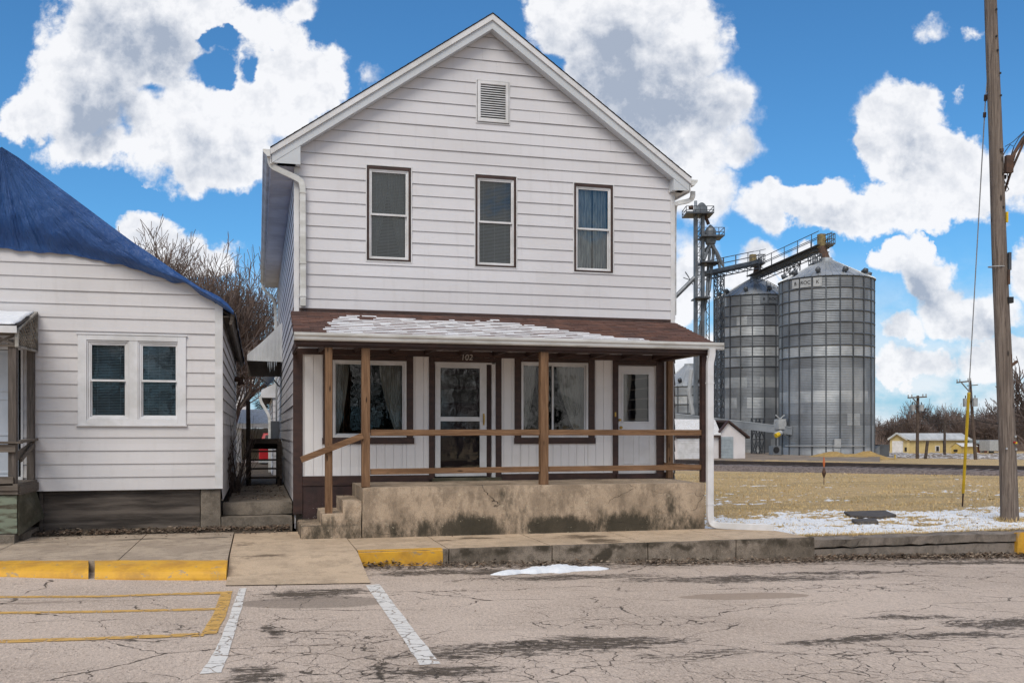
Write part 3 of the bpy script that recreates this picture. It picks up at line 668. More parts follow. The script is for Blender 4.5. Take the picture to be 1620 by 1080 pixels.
# ================================================================== MAIN HOUSE
XL, XR = fx(466, D), fx(1066, D); XC = 4.05; ZR = 9.12; SL = .696; REAR = 31.5; ZE = 6.20
H = thing('white_house', 'two storey white clapboard house with a brown roofed front porch and three upper windows', 'house', (XC, D, 0))
front = lambda s, z, n: (s, D-n, z)
lside = lambda s, z, n: (XL-n, s, z)
rside = lambda s, z, n: (XR+n, s, z)
wins = []
for (pl, pr, pt, pb) in ((581,649,262.5,411), (752.5,815.5,277,420.5), (908.5,968.5,290.5,429)):
    a, b_ = fx(pl, D), fx(pr, D); wins.append((a, fz(pl, pb, D), b_, fz(pl, pt, D)))
vent = (fx(755, D), fz(755, 192.5, D), fx(804, D), fz(755, 128, D))
ZP = 3.74                                    # porch roof meets the wall here
def roofz(x): return ZR-SL*abs(x-XC)
poly = [(XL+.045, ZP-.2), (XR-.045, ZP-.2), (XR-.045, roofz(XR)-.12), (XC, ZR-.12), (XL+.045, roofz(XL)-.12)]
m = M(); J = .012
siding(m, front, poly, ZP-.2, .2095, [(w[0]-J, w[1]-J, w[2]+J, w[3]+J) for w in wins+[vent]], .016, wob=.004)
m.face([front(XL, 0, -.03), front(XL, 6.3, -.03), front(XL+.02, 6.3, -.03), front(XL+.02, 0, -.03)])
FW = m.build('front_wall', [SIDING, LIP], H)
# J-channel round the openings and corner boards
for w in wins+[vent]: m = M(); frame_ring(m, front, w[0]-.028, w[1]-.028, w[2]+.028, w[3]+.028, .017, .0, .026); m.build('window_channel', TRIM, FW)
for a, b_ in ((XL-.012, XL+.075), (XR-.075, XR+.012)): m = M(); slab(m, front, a, ZP-.25, b_, ZE+.0, -.05, .030); m.build('corner_board', TRIM, H, bevel=.004)
m = M(); siding(m, lside, [(D-.02, .45), (REAR, .45), (REAR, 6.25), (D-.02, 6.25)], .45, .2095, [], .013, wob=.015)
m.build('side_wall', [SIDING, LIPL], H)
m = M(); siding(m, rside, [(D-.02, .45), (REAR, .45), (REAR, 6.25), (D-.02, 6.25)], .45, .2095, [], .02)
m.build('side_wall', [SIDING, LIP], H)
m = M(); m.face([(XL, REAR, 0), (XR, REAR, 0), (XR, REAR, roofz(XR)-.1), (XC, REAR, ZR-.1), (XL, REAR, roofz(XL)-.1)]); m.build('rear_wall', SIDING, H)
m = M(); m.box(XL+.03, XR-.03, D+.1, REAR-.05, -.2, .46); m.build('foundation', ALLC, H)
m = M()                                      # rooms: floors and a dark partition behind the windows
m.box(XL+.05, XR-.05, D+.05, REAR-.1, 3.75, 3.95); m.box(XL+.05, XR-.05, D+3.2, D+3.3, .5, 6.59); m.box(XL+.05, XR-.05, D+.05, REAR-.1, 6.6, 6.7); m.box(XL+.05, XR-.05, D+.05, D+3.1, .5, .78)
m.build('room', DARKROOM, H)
# roof
m = M(); YF = 16.83; EL, ER = .20, 7.90
for e in (EL, ER):
    zt = roofz(e)
    m.hexa([(e, YF, zt-.045), (XC, YF+.02, ZR-.045), (XC, REAR+.3, ZR-.045), (e, REAR+.3, zt-.045), (e, YF, zt), (XC, YF, ZR), (XC, REAR+.3, ZR), (e, REAR+.3, zt)])
    k = 0; n = 30                            # ragged shingle edge seen along the rake
    for i in range(n):
        f0, f1 = i/n, (i+1)/n; xa, xb = e+(XC-e)*f0, e+(XC-e)*f1
        m.hexa([(xa, YF-.028, roofz(xa)+.002), (xb, YF-.028, roofz(xb)+.002), (xb, YF+.5, roofz(xb)+.002), (xa, YF+.5, roofz(xa)+.002), (xa, YF-.028, roofz(xa)+.012), (xb, YF-.028, roofz(xb)+.006), (xb, YF+.5, roofz(xb)+.006), (xa, YF+.5, roofz(xa)+.012)])
ROOF = m.build('roof', SHINGD, H)
m = M(); m2 = M()
for e, sgn in ((EL, -1), (ER, 1)):
    def rk(x, d): return roofz(x)-d
    def strip(mm, x0, x1, d0, d1, y0, y1): mm.hexa([(x0, y0, rk(x0, d1)), (x1, y0, rk(x1, d1)), (x1, y1, rk(x1, d1)), (x0, y1, rk(x0, d1)), (x0, y0, rk(x0, d0)), (x1, y0, rk(x1, d0)), (x1, y1, rk(x1, d0)), (x0, y1, rk(x0, d0))])
    strip(m, e, XC-sgn*-.0, .012, .115, YF-.012, YF+.015); strip(m, e, XC-sgn*-.0, .052, .115, YF+.0155, 17.0)                       # outer white drip
    strip(m2, e+(.02 if sgn < 0 else -.02), XC, .117, .265, YF+.02, 17.03)  # grey rake board
    wx = XL if sgn < 0 else XR
    ri = wx+.09 if sgn < 0 else wx-.10                                # pork-chop return
    lo = [(e+.015*-sgn, roofz(e)-.22), (ri, roofz(ri)-.27), (ri, ZE+.0), (e-sgn*.12, ZE+.0)]
    m2.prism([(p[0], YF+.026, p[1]) for p in lo], (0, .17, 0))
    slab(m, front, ri-.012, ZE-.01, ri+.012, roofz(ri)-.31, .0, .045)
m.build('rake_trim', TRIM, ROOF); m2.build('rake_board', TRIMG, ROOF)
m = M()
m.box(EL+.03, XL+.01, YF+.03, REAR, ZE, ZE+.03); m.box(XR-.01, ER-.03, YF+.03, REAR, ZE, ZE+.03)
for i in range(1, 26): m.box(EL+.04, XL, YF+i*.58, YF+i*.58+.012, ZE-.004, ZE+.002)
m.build('soffit', SOFFIT, ROOF)
for a in (EL, ER-.028): m = M(); m.box(a, a+.028, YF+.02, REAR+.2, ZE-.02, roofz(EL)-.052); m.build('fascia', TRIM, ROOF)
def gutter(m, path_y0, path_y1, x, z, sgn):
    pr = [(0, 0), (0, -.11), (sgn*.05, -.115), (sgn*.085, -.07), (sgn*.115, -.045), (sgn*.12, 0), (sgn*.108, 0), (sgn*.105, -.04), (sgn*.012, -.1), (sgn*.012, 0)]
    m.prism([(x+a, path_y0, z+b_) for a, b_ in pr], (0, path_y1-path_y0, 0))
    m.prism([(x+a, path_y0-.003, z+b_) for a, b_ in pr[:6]], (0, .004, 0))
m = M(); gutter(m, YF-.02, REAR+.2, EL-.002, roofz(EL)-.035, -1); GL = m.build('gutter', GUTTER, H)
m = M(); gutter(m, YF-.02, REAR+.2, ER+.002, roofz(ER)-.035, 1); GR_ = m.build('gutter', GUTTER, H)
def spout(pts, w=.075, h=.055, ribs=True):
    m = M(); P_ = [Vector(p) for p in pts]
    # smooth bend by chaikin
    for _ in range(2):
        q = [P_[0]]
        for i in range(len(P_)-1): q += [P_[i].lerp(P_[i+1], .25), P_[i].lerp(P_[i+1], .75)]
        P_ = q+[P_[-1]]
    k0 = len(m.V); n = 8
    prev = None
    for i, p in enumerate(P_):
        d = (P_[min(i+1, len(P_)-1)]-P_[max(i-1, 0)]).normalized(); y = Vector((0, 1, 0)); 
        x = d.cross(y); x = x.normalized() if x.length > .3 else Vector((1, 0, 0)); y = x.cross(d).normalized()
        for (a, b_) in ((-1, -.8), (-.85, -1), (.85, -1), (1, -.8), (1, .8), (.85, 1), (-.85, 1), (-1, .8)): q = p+x*(a*w/2)+y*(b_*h/2); m.V.append(tuple(q))
    for i in range(len(P_)-1):
        for j in range(n): a = k0+i*n+j; c_ = k0+i*n+(j+1) % n; m.F.append((a, c_, c_+n, a+n)); m.I.append(0)
    m.F.append(tuple(k0+j for j in range(n))); m.I.append(0)
    return m
yd = 16.98
m = spout([at(427,240,YF+.05), at(428,262,YF+.1), at(438,268,yd-.06), at(471,283,yd), at(479,290,yd), at(479,330,yd), at(479.5,420,yd), at(479.5,484,yd)], .10, .065)
for py in (305, 416, 468): p = at(479, py, yd); m.box(p.x-.058, p.x+.058, p.y-.042, p.y+.045, p.z-.012, p.z+.012)
DS = m.build('downspout', GUTTER, H, bevel=0); p = at(479.5, 484.5, yd); m = M(); m.box(p.x-.04, p.x+.04, p.y-.026, p.y+.026, p.z-.004, p.z+.002); m.build('spout_mouth', BLACK, DS)
m = spout([at(1096,303,YF+.15), at(1096,312,YF+.15), at(1091,318,YF+.2), at(1073,321,16.97), at(1067,324,17.1), (XR+.06, 17.2, 5.75), (XR+.06, 17.2, 4.5), (XR+.06, 17.2, 3.9)], .085, .06); m.build('downspout', GUTTER, H)
m = spout([(EL-.05, REAR, ZE+.08), (EL-.05, REAR, ZE-.05), (XL-.1, REAR, ZE-.35), (XL-.06, REAR, 5.2), (XL-.06, REAR, 3)], .085, .06); m.build('downspout', GUTTER, H)
# vent
m = M(); frame_ring(m, front, *vent, .055, .0, .045); VT = m.build('gable_vent', TRIM, H, bevel=.004)
m = M(); n = 15
for i in range(n):
    z0 = vent[1]+.055+(vent[3]-vent[1]-.11)*i/n; hh = (vent[3]-vent[1]-.11)/n
    m.hexa([front(vent[0]+.055, z0, .036), front(vent[2]-.055, z0, .036), front(vent[2]-.055, z0, .030), front(vent[0]+.055, z0, .030), front(vent[0]+.055, z0+hh*.78, .004), front(vent[2]-.055, z0+hh*.78, .004), front(vent[2]-.055, z0+hh*.78, -.002), front(vent[0]+.055, z0+hh*.78, -.002)])
m.build('louvre', TRIM, VT)
m = M(); slab(m, front, vent[0]+.03, vent[1]+.03, vent[2]-.03, vent[3]-.03, -.06, -.02); m.build('vent_back', BLACK, VT)
# upper windows
def dh_window(parent, fr, s0, z0, s1, z1, outer, inner, kind='blind', bd=.03, bt=.045, dp=.0, name='window'):
    m = M(); frame_ring(m, fr, s0, z0, s1, z1, bd, -.10, .022+dp, bt, bd*.8); w = m.build(name, outer, parent, bevel=.003)
    a, b_, c_, d = s0+bd, z0+bd*.8, s1-bd, z1-bt
    m = M(); frame_ring(m, fr, a, b_, c_, d, .028, -.075, .004+dp); m.build('frame', inner, w, bevel=.003)
    a += .028; c_ -= .028; b_ += .028; d -= .028; mid = b_+(d-b_)*.5
    m = M(); frame_ring(m, fr, a, mid-.02, c_, d, .022, -.045, -.006, None, .034); m.build('upper_sash', inner, w, bevel=.002)
    m = M(); frame_ring(m, fr, a, b_, c_, mid+.012, .024, -.07, -.047); m.build('lower_sash', inner, w, bevel=.002)
    m = M(); m.face([fr(a+.01, mid, -.026), fr(c_-.01, mid, -.026), fr(c_-.01, d-.01, -.026), fr(a+.01, d-.01, -.026)]); m.build('pane', GLASS, w)
    m = M(); m.face([fr(a+.01, b_+.01, -.058), fr(c_-.01, b_+.01, -.058), fr(c_-.01, mid, -.058), fr(a+.01, mid, -.058)]); m.build('pane', GLASS, w)
    if kind in ('blind', 'blind_curtain'):
        m = M(); n = int((d-b_)/.026)
        for i in range(n):
            z = b_+.01+(d-b_-.02)*i/n; q = .0105
            m.face([fr(a+.01, z-q*.85, -.105), fr(c_-.01, z-q*.85, -.105), fr(c_-.01, z+q*.85, -.118), fr(a+.01, z+q*.85, -.118)])
        for sx in (.18, .5, .82): m.box(*(lambda p, q: (p[0], q[0], p[1], q[1], p[2], q[2]))(fr(a+(c_-a)*sx-.003, b_, -.100), fr(a+(c_-a)*sx+.003, d, -.103)))
        m.build('blind', BLIND, w)
    if kind == 'blind_curtain':
        m = M(); curtain_mesh(m, fr, a, (a+c_)/2, d, b_, -.16, gather=a); curtain_mesh(m, fr, (a+c_)/2, c_, d, b_, -.16, gather=c_); m.build('curtain', CURTG, w)
    if kind == 'curtain':
        m = M(); curtain_mesh(m, fr, a, a+(c_-a)*.52, d, b_, -.13, amp=.014); curtain_mesh(m, fr, a+(c_-a)*.55, c_, d, b_, -.13, amp=.014); m.build('curtain', CURTG, w)
    return w
for w, kd in zip(wins, ('blind_curtain', 'blind', 'curtain')): dh_window(H, front, *w, BROWN, TRIM, kd)

# ---- porch level wall: white grooved panels, brown boards
ZF = .79
def X_(px): return fx(px, D)
HEAD = 3.10
holes = {'w1': (X_(526), fz(585,692,D), X_(643), fz(585,570,D)), 'd1': (X_(687), ZF, X_(784), fz(730,573,D)), 'w2': (X_(824), fz(877,692,D), X_(930), fz(877,573,D)), 'd2': (X_(978), ZF, X_(1037.5), fz(1000,578,D))}
m = M()
edges = sorted([XL+.02, XR] + [v[0] for v in holes.values()]+[v[2] for v in holes.values()])
def panel(a, b_, z0, z1):
    x = a
    while x < b_-.01:
        x2 = min(b_, x+.152+random.uniform(-.002, .002)); slab(m, front, x+.004, z0, x2-.004, z1, -.05, 0); x = x2
    slab(m, front, a, z0, b_, z1, -.08, -.012)
for i in range(len(edges)-1):
    a, b_ = edges[i], edges[i+1]; hit = [v for v in holes.values() if v[0] <= a+1e-6 and v[2] >= b_-1e-6]
    if not hit: panel(a, b_, ZF+.1, 3.72)
    else:
        if hit[0][1] > ZF+.2: panel(a, b_, ZF+.1, hit[0][1])
        panel(a, b_, hit[0][3], 3.72)
PW = m.build('porch_wall', PANEL, H)
m = M(); B = .024
def brd(p0, p1, z0, z1, n=B): slab(m, front, X_(p0), z0, X_(p1), z1, .002, n)
h1 = holes['w1']; h2 = holes['w2']; d1 = holes['d1']; d2 = holes['d2']
slab(m, front, XL-.02, 2.995, XR+.01, HEAD, .002, .030)                  # header board
slab(m, front, XL-.025, .25, X_(478.5), 2.995, -.05, .034)               # corner post left
brd(511, 526, h1[1]-.10, 2.994); brd(643.2, 653.5, h1[1]-.10, 2.994); slab(m, front, X_(509.5), h1[1]-.11, X_(655), h1[1]-.002, .002, .034); slab(m, front, h1[0], h1[3], h1[2], 2.99, .002, .022)
brd(678.5, 687, ZF+.01, 2.994); brd(784.2, 793, ZF+.01, 2.994); slab(m, front, d1[0], d1[3]+.002, d1[2], 2.99, .002, .022)
brd(814, 823.8, h2[1]-.10, 2.994); brd(930.2, 940.5, h2[1]-.10, 2.994); slab(m, front, X_(813), h2[1]-.11, X_(941.5), h2[1]-.002, .002, .034); slab(m, front, h2[0], h2[3], h2[2], 2.99, .002, .022)
brd(969, 977.8, ZF+.01, 2.994); brd(1037.8, 1050, ZF+.01, 2.994); slab(m, front, d2[0], d2[3]+.002, d2[2], 2.99, .002, .022)
for a, b_ in ((478.7, 678.2), (793.2, 968.7), (1050.2, 1064)): slab(m, front, X_(a), ZF-.06, X_(b_), ZF+.11, .002, .028)
m.build('brown_trim', BROWN, PW, bevel=.003)
BASE = mk('flaking_maroon', (.055, .026, .024), .7, (.03, .016, .015), 5, bump=.25); Nn = NT(BASE.node_tree); bb = BASE.node_tree.nodes['Principled BSDF']
fl = Nn.ss(Nn.noise(Nn.v('MULTIPLY', oc(Nn), (1, 1, 2.2)), 15, 6, .7).outputs['Fac'], .62, .66); zz = Nn.n('ShaderNodeSeparateXYZ', {0: oc(Nn)}).outputs[2]
src = bb.inputs['Base Color'].links[0].from_socket; Nn.put(bb.inputs['Base Color'], Nn.mix(Nn.m('MULTIPLY', fl, Nn.ss(zz, .6, .2)), src, (.42, .38, .35)))
m = M(); slab(m, front, X_(478.7), .0, 2.6, ZF-.065, -.06, .014); m.build('base_board', BASE, PW)
TXT = mk('house_number_metal', (.62, .58, .54), .5)
textmesh('house_number', '102', .145, TXT, PW, (X_(737.5), D-.050, fz(737,565.8,D)), shear=.12)
# sliding windows
def slider(fr, hole, split, kind):
    s0, z0, s1, z1 = hole; m = M(); frame_ring(m, fr, s0+.003, z0+.003, s1-.003, z1-.003, .038, -.07, .034, .045, .05); w = m.build('porch_window', TRIM, H, bevel=.004)
    a, b_, c_, d = s0+.041, z0+.053, s1-.041, z1-.048
    m = M(); frame_ring(m, fr, a, b_, split+.02, d, .02, -.055, -.035); m.build('sash', TRIM, w, bevel=.002)
    m = M(); frame_ring(m, fr, split-.025, b_, c_, d, .03, -.033, -.012); m.build('sash', TRIM, w, bevel=.002)
    m = M(); m.face([fr(a+.01, b_+.01, -.045), fr(split, b_+.01, -.045), fr(split, d-.01, -.045), fr(a+.01, d-.01, -.045)]); m.build('pane', GLASS, w)
    m = M(); m.face([fr(split, b_+.01, -.022), fr(c_-.01, b_+.01, -.022), fr(c_-.01, d-.01, -.022), fr(split, d-.01, -.022)]); m.build('pane', GLASS, w)
    m = M()
    if kind == 1: curtain_mesh(m, fr, a, a+.26, d, b_, -.16, gather=a, amp=.012, cols=30); curtain_mesh(m, fr, c_-.42, c_, d, b_, -.16, gather=c_, amp=.016, cols=34)
    else: curtain_mesh(m, fr, a, a+.30, d, b_, -.2, gather=a, amp=.012, cols=30); curtain_mesh(m, fr, split+.10, c_, d, b_, -.14, gather=c_, amp=.012, cols=44)
    m.build('curtain', CURT, w); return w
slider(front, holes['w1'], X_(582), 1); slider(front, holes['w2'], X_(875.5), 2)
# front door: aluminium storm door before a brown door
s0, z0, s1, z1 = d1
m = M(); slab(m, front, X_(770), z0+.06, X_(778), z1-.01, -.06, -.05); slab(m, front, s0, z0+.05, s1, z1, -.16, -.12)
DR = m.build('front_door', BROWNB, H)
m = M(); slab(m, front, X_(778), z0+.05, X_(784)-.004, z1-.02, -.11, .012); slab(m, front, s0+.01, z1-.03, X_(778), z1-.003, -.11, -.0); m.build('jamb', TRIM, DR)
zz0 = fz(728,753,D); zz1 = fz(728,574.5,D); gu = (X_(697), fz(728,659,D), X_(759), fz(728,582,D)); gl_ = (X_(697), fz(728,742,D), X_(760), fz(728,666,D))
m = M(); a, b_ = X_(688.5), X_(770)
for q in ((a, zz0, gu[0], zz1), (gu[2]+.004, zz0, b_, zz1), (gu[0], gu[3], gu[2]+.004, zz1), (gu[0], gl_[3], gu[2]+.004, gu[1]), (gu[0], zz0, gu[2]+.004, gl_[1])): slab(m, front, *q, -.045, -.008)
SD = m.build('storm_door', TRIM, H, bevel=.004)
for g in (gu, gl_):
    m = M(); m.face([front(g[0], g[1], -.03), front(g[2]+.004, g[1], -.03), front(g[2]+.004, g[3], -.03), front(g[0], g[3], -.03)]); m.build('pane', GLASS, SD)
m = M(); slab(m, front, X_(764.2), fz(766,672,D), X_(766.4), fz(766,654,D), -.008, .006); m.tube([front(X_(765.3), fz(766,668,D), .03), front(X_(765.3), fz(766,657,D), .03)], .012, 8); m.tube([front(X_(765.3), fz(766,661,D), .0), front(X_(765.3), fz(766,661,D), .035)], .01, 8); m.build('handle', BRASS, SD)
m = M(); slab(m, front, gu[0]+.03, fz(728,637,D), gu[2]-.04, fz(728,615,D), -.115, -.11); slab(m, front, gu[0]+.03, fz(728,610,D), gu[2]-.04, fz(728,592,D), -.115, -.11); m.build('paper_sheet', PAPER, DR)
m = M(); slab(m, front, X_(683), ZF+.0, X_(790), ZF+.055, -.14, .16); m.build('sill', MOSSW, DR)
# second door
s0, z0, s1, z1 = d2
gw = (X_(986), fz(1000,667,D), X_(1027), fz(1000,591,D)); zb = ZF+.09
m = M()
for q in ((s0+.006, zb, gw[0], z1-.01), (gw[2], zb, s1-.006, z1-.01), (gw[0], gw[3], gw[2], z1-.01), (gw[0], zb, gw[2], gw[1])): slab(m, front, *q, -.07, -.022)
D2 = m.build('side_door', DOORW, H)
m = M(); frame_ring(m, front, gw[0]-.02, gw[1]-.02, gw[2]+.02, gw[3]+.02, .028, -.022, -.008)
for a, b_ in ((.14, .44), (.56, .86)): 
    xa, xb = s0+(s1-s0)*a, s0+(s1-s0)*b_; frame_ring(m, front, xa, zb+.18, xb, gw[1]-.20, .022, -.022, -.014)
m.build('moulding', DOORW, D2, bevel=.004)
m = M(); m.face([front(gw[0], gw[1], -.04), front(gw[2], gw[1], -.04), front(gw[2], gw[3], -.04), front(gw[0], gw[3], -.04)]); m.build('pane', GLASS, D2)
m = M(); curtain_mesh(m, front, gw[0], gw[0]+.22, gw[3], gw[1], -.12, gather=gw[0], amp=.01, cols=20); m.build('curtain', CURT, D2)
m = M()
c = front(X_(980.5), fz(980,664,D), 0); m.tube([(c[0], c[1]+.03, c[2]), (c[0], c[1]-.03, c[2])], [.026, .021], 12); m.build('lock', BRASS, D2); m = M()
c = front(X_(980.5), fz(980,676,D), 0); m.tube([(c[0], c[1]-.03, c[2]), (c[0], c[1]-.05, c[2]), (c[0], c[1]-.075, c[2]), (c[0], c[1]-.085, c[2])], [.014, .03, .03, .012], 12); m.build('knob', BRASS, D2)
m = M(); slab(m, front, X_(971.8), fz(973,659,D), X_(974), fz(973,652,D), .024, .034); m.build('doorbell', BRASS, PW)
m = M(); slab(m, front, s0-.05, ZF, s1+.05, ZF+.085, -.1, .09); m.build('sill', BROWNB, D2)
# ---- porch slab and steps
YS = 15.30
PORC = concrete('porch_concrete', (.50, .385, .28), (.25, .19, .135),
    [(3.35, 15.3, .06, .62, 9, .36, .80), (4.85, 15.3, .06, .62, 9, .30, .85), (6.0, 15.3, .12, .6, 9, .30, .55), (6.8, 15.3, .45, .45, 9, .5, .50), (3.9, 15.3, .60, .5, 9, .25, .45), (5.35, 15.3, .5, .3, 9, .4, .40), (2.3, 15.3, .3, .6, 9, .3, .35)], axis=(1, .4, 1.9), crack=.9, tall=.45, off=(XC, D, 0), low=.55)
XS0, XS1 = 1.58, fx(1116, YS)
m = M(); m.rough(XS0, XS1, YS, D-.035, -.15, ZF, .10, .008)
SLB = m.build('porch_slab', PORC, H, smooth=False)
xs4 = [.64, .955, 1.275, 1.583]; hs = [.198, .388, .592]
for i in range(3):
    m = M(); m.rough(xs4[i], XS0-.004 if i == 0 else XS0-.004-.0, YS+.0+.0015*i, 16.62, -.15 if i == 0 else hs[i-1]-.01, hs[i], .09, .012)
    if i:
        m = M(); m.rough(xs4[i], XS0-.004, YS+.004*i, 16.62+.01*i, hs[i-1]-.02, hs[i], .09, .012)
    m.build('step', PORC, SLB)
# ---- porch roof
YE, ZEV = 15.34, 3.185; PL, PR = XL-.06, XR+.01
def prz(y): return ZP+(ZEV-ZP)*(D-y)/(D-YE)
m = M(); n = 14; gap = (D-YE)/n
m.hexa([(PL, YE, ZEV-.06), (PR, YE, ZEV-.06), (PR, D-.005, ZP-.06), (PL, D-.005, ZP-.06), (PL, YE, ZEV-.014), (PR, YE, ZEV-.014), (PR, D-.005, ZP-.014), (PL, D-.005, ZP-.014)])
rng = random.Random(3)
for i in range(n):
    y0 = YE-.03+gap*i; y1 = y0+gap; x = PL-rng.uniform(0, .02)
    while x < PR:
        x2 = min(PR+.005, x+rng.uniform(.11, .30)); t = rng.choice((.010, .014, .019)); yy = y0-rng.choice((0, .0, .012))
        m.hexa([(x+.002, yy, prz(yy)-.006), (x2-.002, yy, prz(yy)-.006), (x2-.002, min(y1+.01, D-.005), prz(y1)-.006), (x+.002, min(y1+.01, D-.005), prz(y1)-.006), (x+.002, yy, prz(yy)+t), (x2-.002, yy, prz(yy)+t), (x2-.002, min(y1+.01, D-.005), prz(y1)+.002), (x+.002, min(y1+.01, D-.005), prz(y1)+.002)]); x = x2
PRF = m.build('porch_roof', SHING, H)
m = M(); m.box(XL-.03, XR+.0, D-.028, D-.022, ZP+.0, ZP+.05); m.build('flashing', BROWN, PRF)
m = M()                                       # gutter along the eave
pr = [(0, 0), (0, -.115), (-.06, -.12), (-.085, -.10), (-.092, -.06), (-.12, -.04), (-.125, 0), (-.113, 0), (-.108, -.035), (-.08, -.06), (-.012, -.105), (-.012, 0)]
m.prism([(PL-.01, YE-.008+a, ZEV+.006+b_) for a, b_ in pr], (PR-PL+.10, 0, 0)); m.box(PL-.013, PL-.0105, YE-.13, YE-.008, ZEV-.112, ZEV+.006); m.box(PR+.091, PR+.094, YE-.13, YE-.008, ZEV-.112, ZEV+.006)
m.build('gutter', GUTTER, PRF)
m = M(); m.box(PL+.02, PR-.02, YE-.004, YE+.035, ZEV-.17, ZEV-.062); m.box(PL+.02, PR-.02, YE+.06, YE+.19, 2.985, 3.02+.09); m.box(PL+.02, PL+.06, YE+.2, D-.04, 2.985, 3.12); m.box(XS1-.12, XS1-.0, YE+.2, D-.04, 2.985, 3.10)
x = PL+.45
while x < PR-.2: m.box(x, x+.05, YE+.2, D-.035, 3.03, 3.155); x += .62
m.build('beam', BROWN, PRF)
m = M(); m.face([(PL+.01, YE+.04, ZEV-.066), (PR-.01, YE+.04, ZEV-.066), (PR-.01, D-.01, ZP-.066), (PL+.01, D-.01, ZP-.066)]); m.build('ceiling', PANEL, PRF)
for xe in (PL+.005, PR-.012):
    m = M(); m.prism([(xe, YE, ZEV-.058), (xe, YE, ZEV-.17), (xe, D-.04, ZP-.20), (xe, D-.04, ZP-.058)], (.02, 0, 0)); m.build('rake_board', BROWN, PRF)
# snow lying in rows on the shingles
m = M(); rng = random.Random(11)
for i in range(n-1):
    y0 = YE-.02+gap*i; x = 1.0
    vv = i/(n-1)
    while x < 6.6:
        x2 = x+rng.uniform(.025, .06); c = (x+x2)/2
        lo = 1.05+.55*max(0, vv-.25)+.25*mnoise.noise(Vector((0, i*.9, 4))); hi = 6.45-2.9*vv+.5*mnoise.noise(Vector((0, i*1.3, 9)))
        den_ = 1.0-1.25*max(0, vv-.62)*2.2-.7*max(0, (c-4.2)/2.3)*(vv+.25)
        if lo < c < hi and mnoise.noise(Vector((c*2.4, i*.85, 0)))*.55+mnoise.noise(Vector((c*5, i*2.3, 7)))*.32+.5 < den_-.04+.12*(vv < .5):
            ya = y0+gap*(.26+.18*mnoise.noise(Vector((c*1.2, i*3.1, 1)))) ; yb = y0+gap*(.985-.10*max(0, mnoise.noise(Vector((c*3, i*2, 5)))))
            t = .003
            m.hexa([(x, ya, prz(ya)+.004), (x2, ya, prz(ya)+.004), (x2, yb, prz(yb)+.0), (x, yb, prz(yb)+.0), (x+.0005, ya+.012, prz(ya)+.008+t), (x2-.0005, ya+.012, prz(ya)+.008+t), (x2-.0005, yb, prz(yb)+.006+t), (x+.0005, yb, prz(yb)+.006+t)])
        x = x2
tag(m.build('roof_snow', SNOW, origin=(4, 16, 3.4)), 'thin rows of melting snow on the brown porch roof', 'snow', kind='stuff')
# posts and rails
def post(px0, px1, zb, zt, Y, mat=WOODZ, d=None):
    a, b_ = fx(px0, Y), fx(px1, Y); m = M(); m.box(a, b_, Y, Y+(d or b_-a), zb, zt); return m.build('porch_post', mat, H, bevel=.006)
YP = YE+.065
p1 = post(514.5, 526, .385, 2.984, YP); p2 = post(572.5, 585.5, ZF-.002, 2.984, YP-.01); p3 = post(855.5, 868, ZF-.002, 2.984, YP-.01); p4 = post(1111, 1118.5, ZF-.002, 2.984, YP, BROWN, .12); p5 = post(1057, 1065, ZF-.002, 3.0, D-.16, WOODZ, .10)
def rail(x0, x1, z0, z1, hgt, Y, name='porch_rail'):
    m = M(); m.bar((x0, Y, z0), (x1, Y, z1), .038, hgt, mi=0); return m.build(name, WOODX, H, bevel=.004)
xa, xb, xc, xd = fx(586, YP), fx(855, YP), fx(868.5, YP), fx(1111, YP)
rail(xa+.004, xb-.004, 1.648, 1.652, .098, YP+.04); rail(xc+.004, xd-.003, 1.652, 1.650, .095, YP+.04); rail(xa+.004, xb-.004, 1.030, 1.045, .092, YP+.045); rail(xc+.004, xd-.003, 1.045, 1.05, .09, YP+.045)
a = at(476,727,YP-.03); b_ = at(574,689,YP-.03); rail(a.x, b_.x, a.z, b_.z, .095, YP-.032, 'stair_rail')
m = M(); m.bar((XS1-.05, YP+.13, 1.65), (XS1-.05, D-.17, 1.65), .04, .09); m.build('porch_rail', WOODX, H)
m = M(); m.bar((XS1-.05, YP+.13, 1.04), (XS1-.05, D-.17, 1.04), .04, .09); m.build('porch_rail', WOODX, H)
# porch downspout with its long foot on the pavement
yq = YE-.08; xq = fx(1123, yq)
m = spout([(xq+.035, yq, 3.09), (xq+.035, yq, 2.97), (xq-.0, yq, 2.84), (xq, yq, 2.7), (xq, yq, 1.8), (xq, yq, .5), (xq, yq, .16), (xq+.04, yq-.02, .07), (xq+.2, yq-.10, .055), (8.42, 14.72, .045)], .115, .085)
for z in (2.5, .42): m.box(xq-.062, xq+.062, yq-.047, yq+.047, z-.012, z+.012)
m.build('porch_downspout', TRIM, H)
# ================================================================== LEFT HOUSE under the blue tarp
DL = 17.0
XW = fx(350, DL); PKX = fx(3, DL); PKZ = fz(3, 236, DL); EAX = fx(366, DL-.1); EAZ = fz(366, 491, DL-.1); XLW = 2*PKX-XW
C = thing('cream_house', 'single storey cream clapboard house whose gable roof is wrapped in a blue tarp', 'house', (PKX, DL, 0))
fl_ = lambda s, z, n: (s, DL-n, z)
cs = lambda s, z, n: (XW+n, s, z)
ZB = .71; EZ2 = fz(350, 492, DL)
rs2 = (PKZ-EZ2)/(XW-PKX)
wl = (fx(123.5, DL), fz(123.5, 672, DL), fx(294.5, DL), fz(210, 531, DL))
dr_ = (fx(-80, DL), .93, fx(36, DL), 3.02)
m = M(); siding(m, fl_, [(XLW, ZB), (XW-.1, ZB), (XW-.1, EZ2+.13), (PKX, PKZ+.03), (XLW, EZ2+.13)], ZB, .2155, [(wl[0], wl[1], wl[2], wl[3]), dr_], .018, wob=.004)
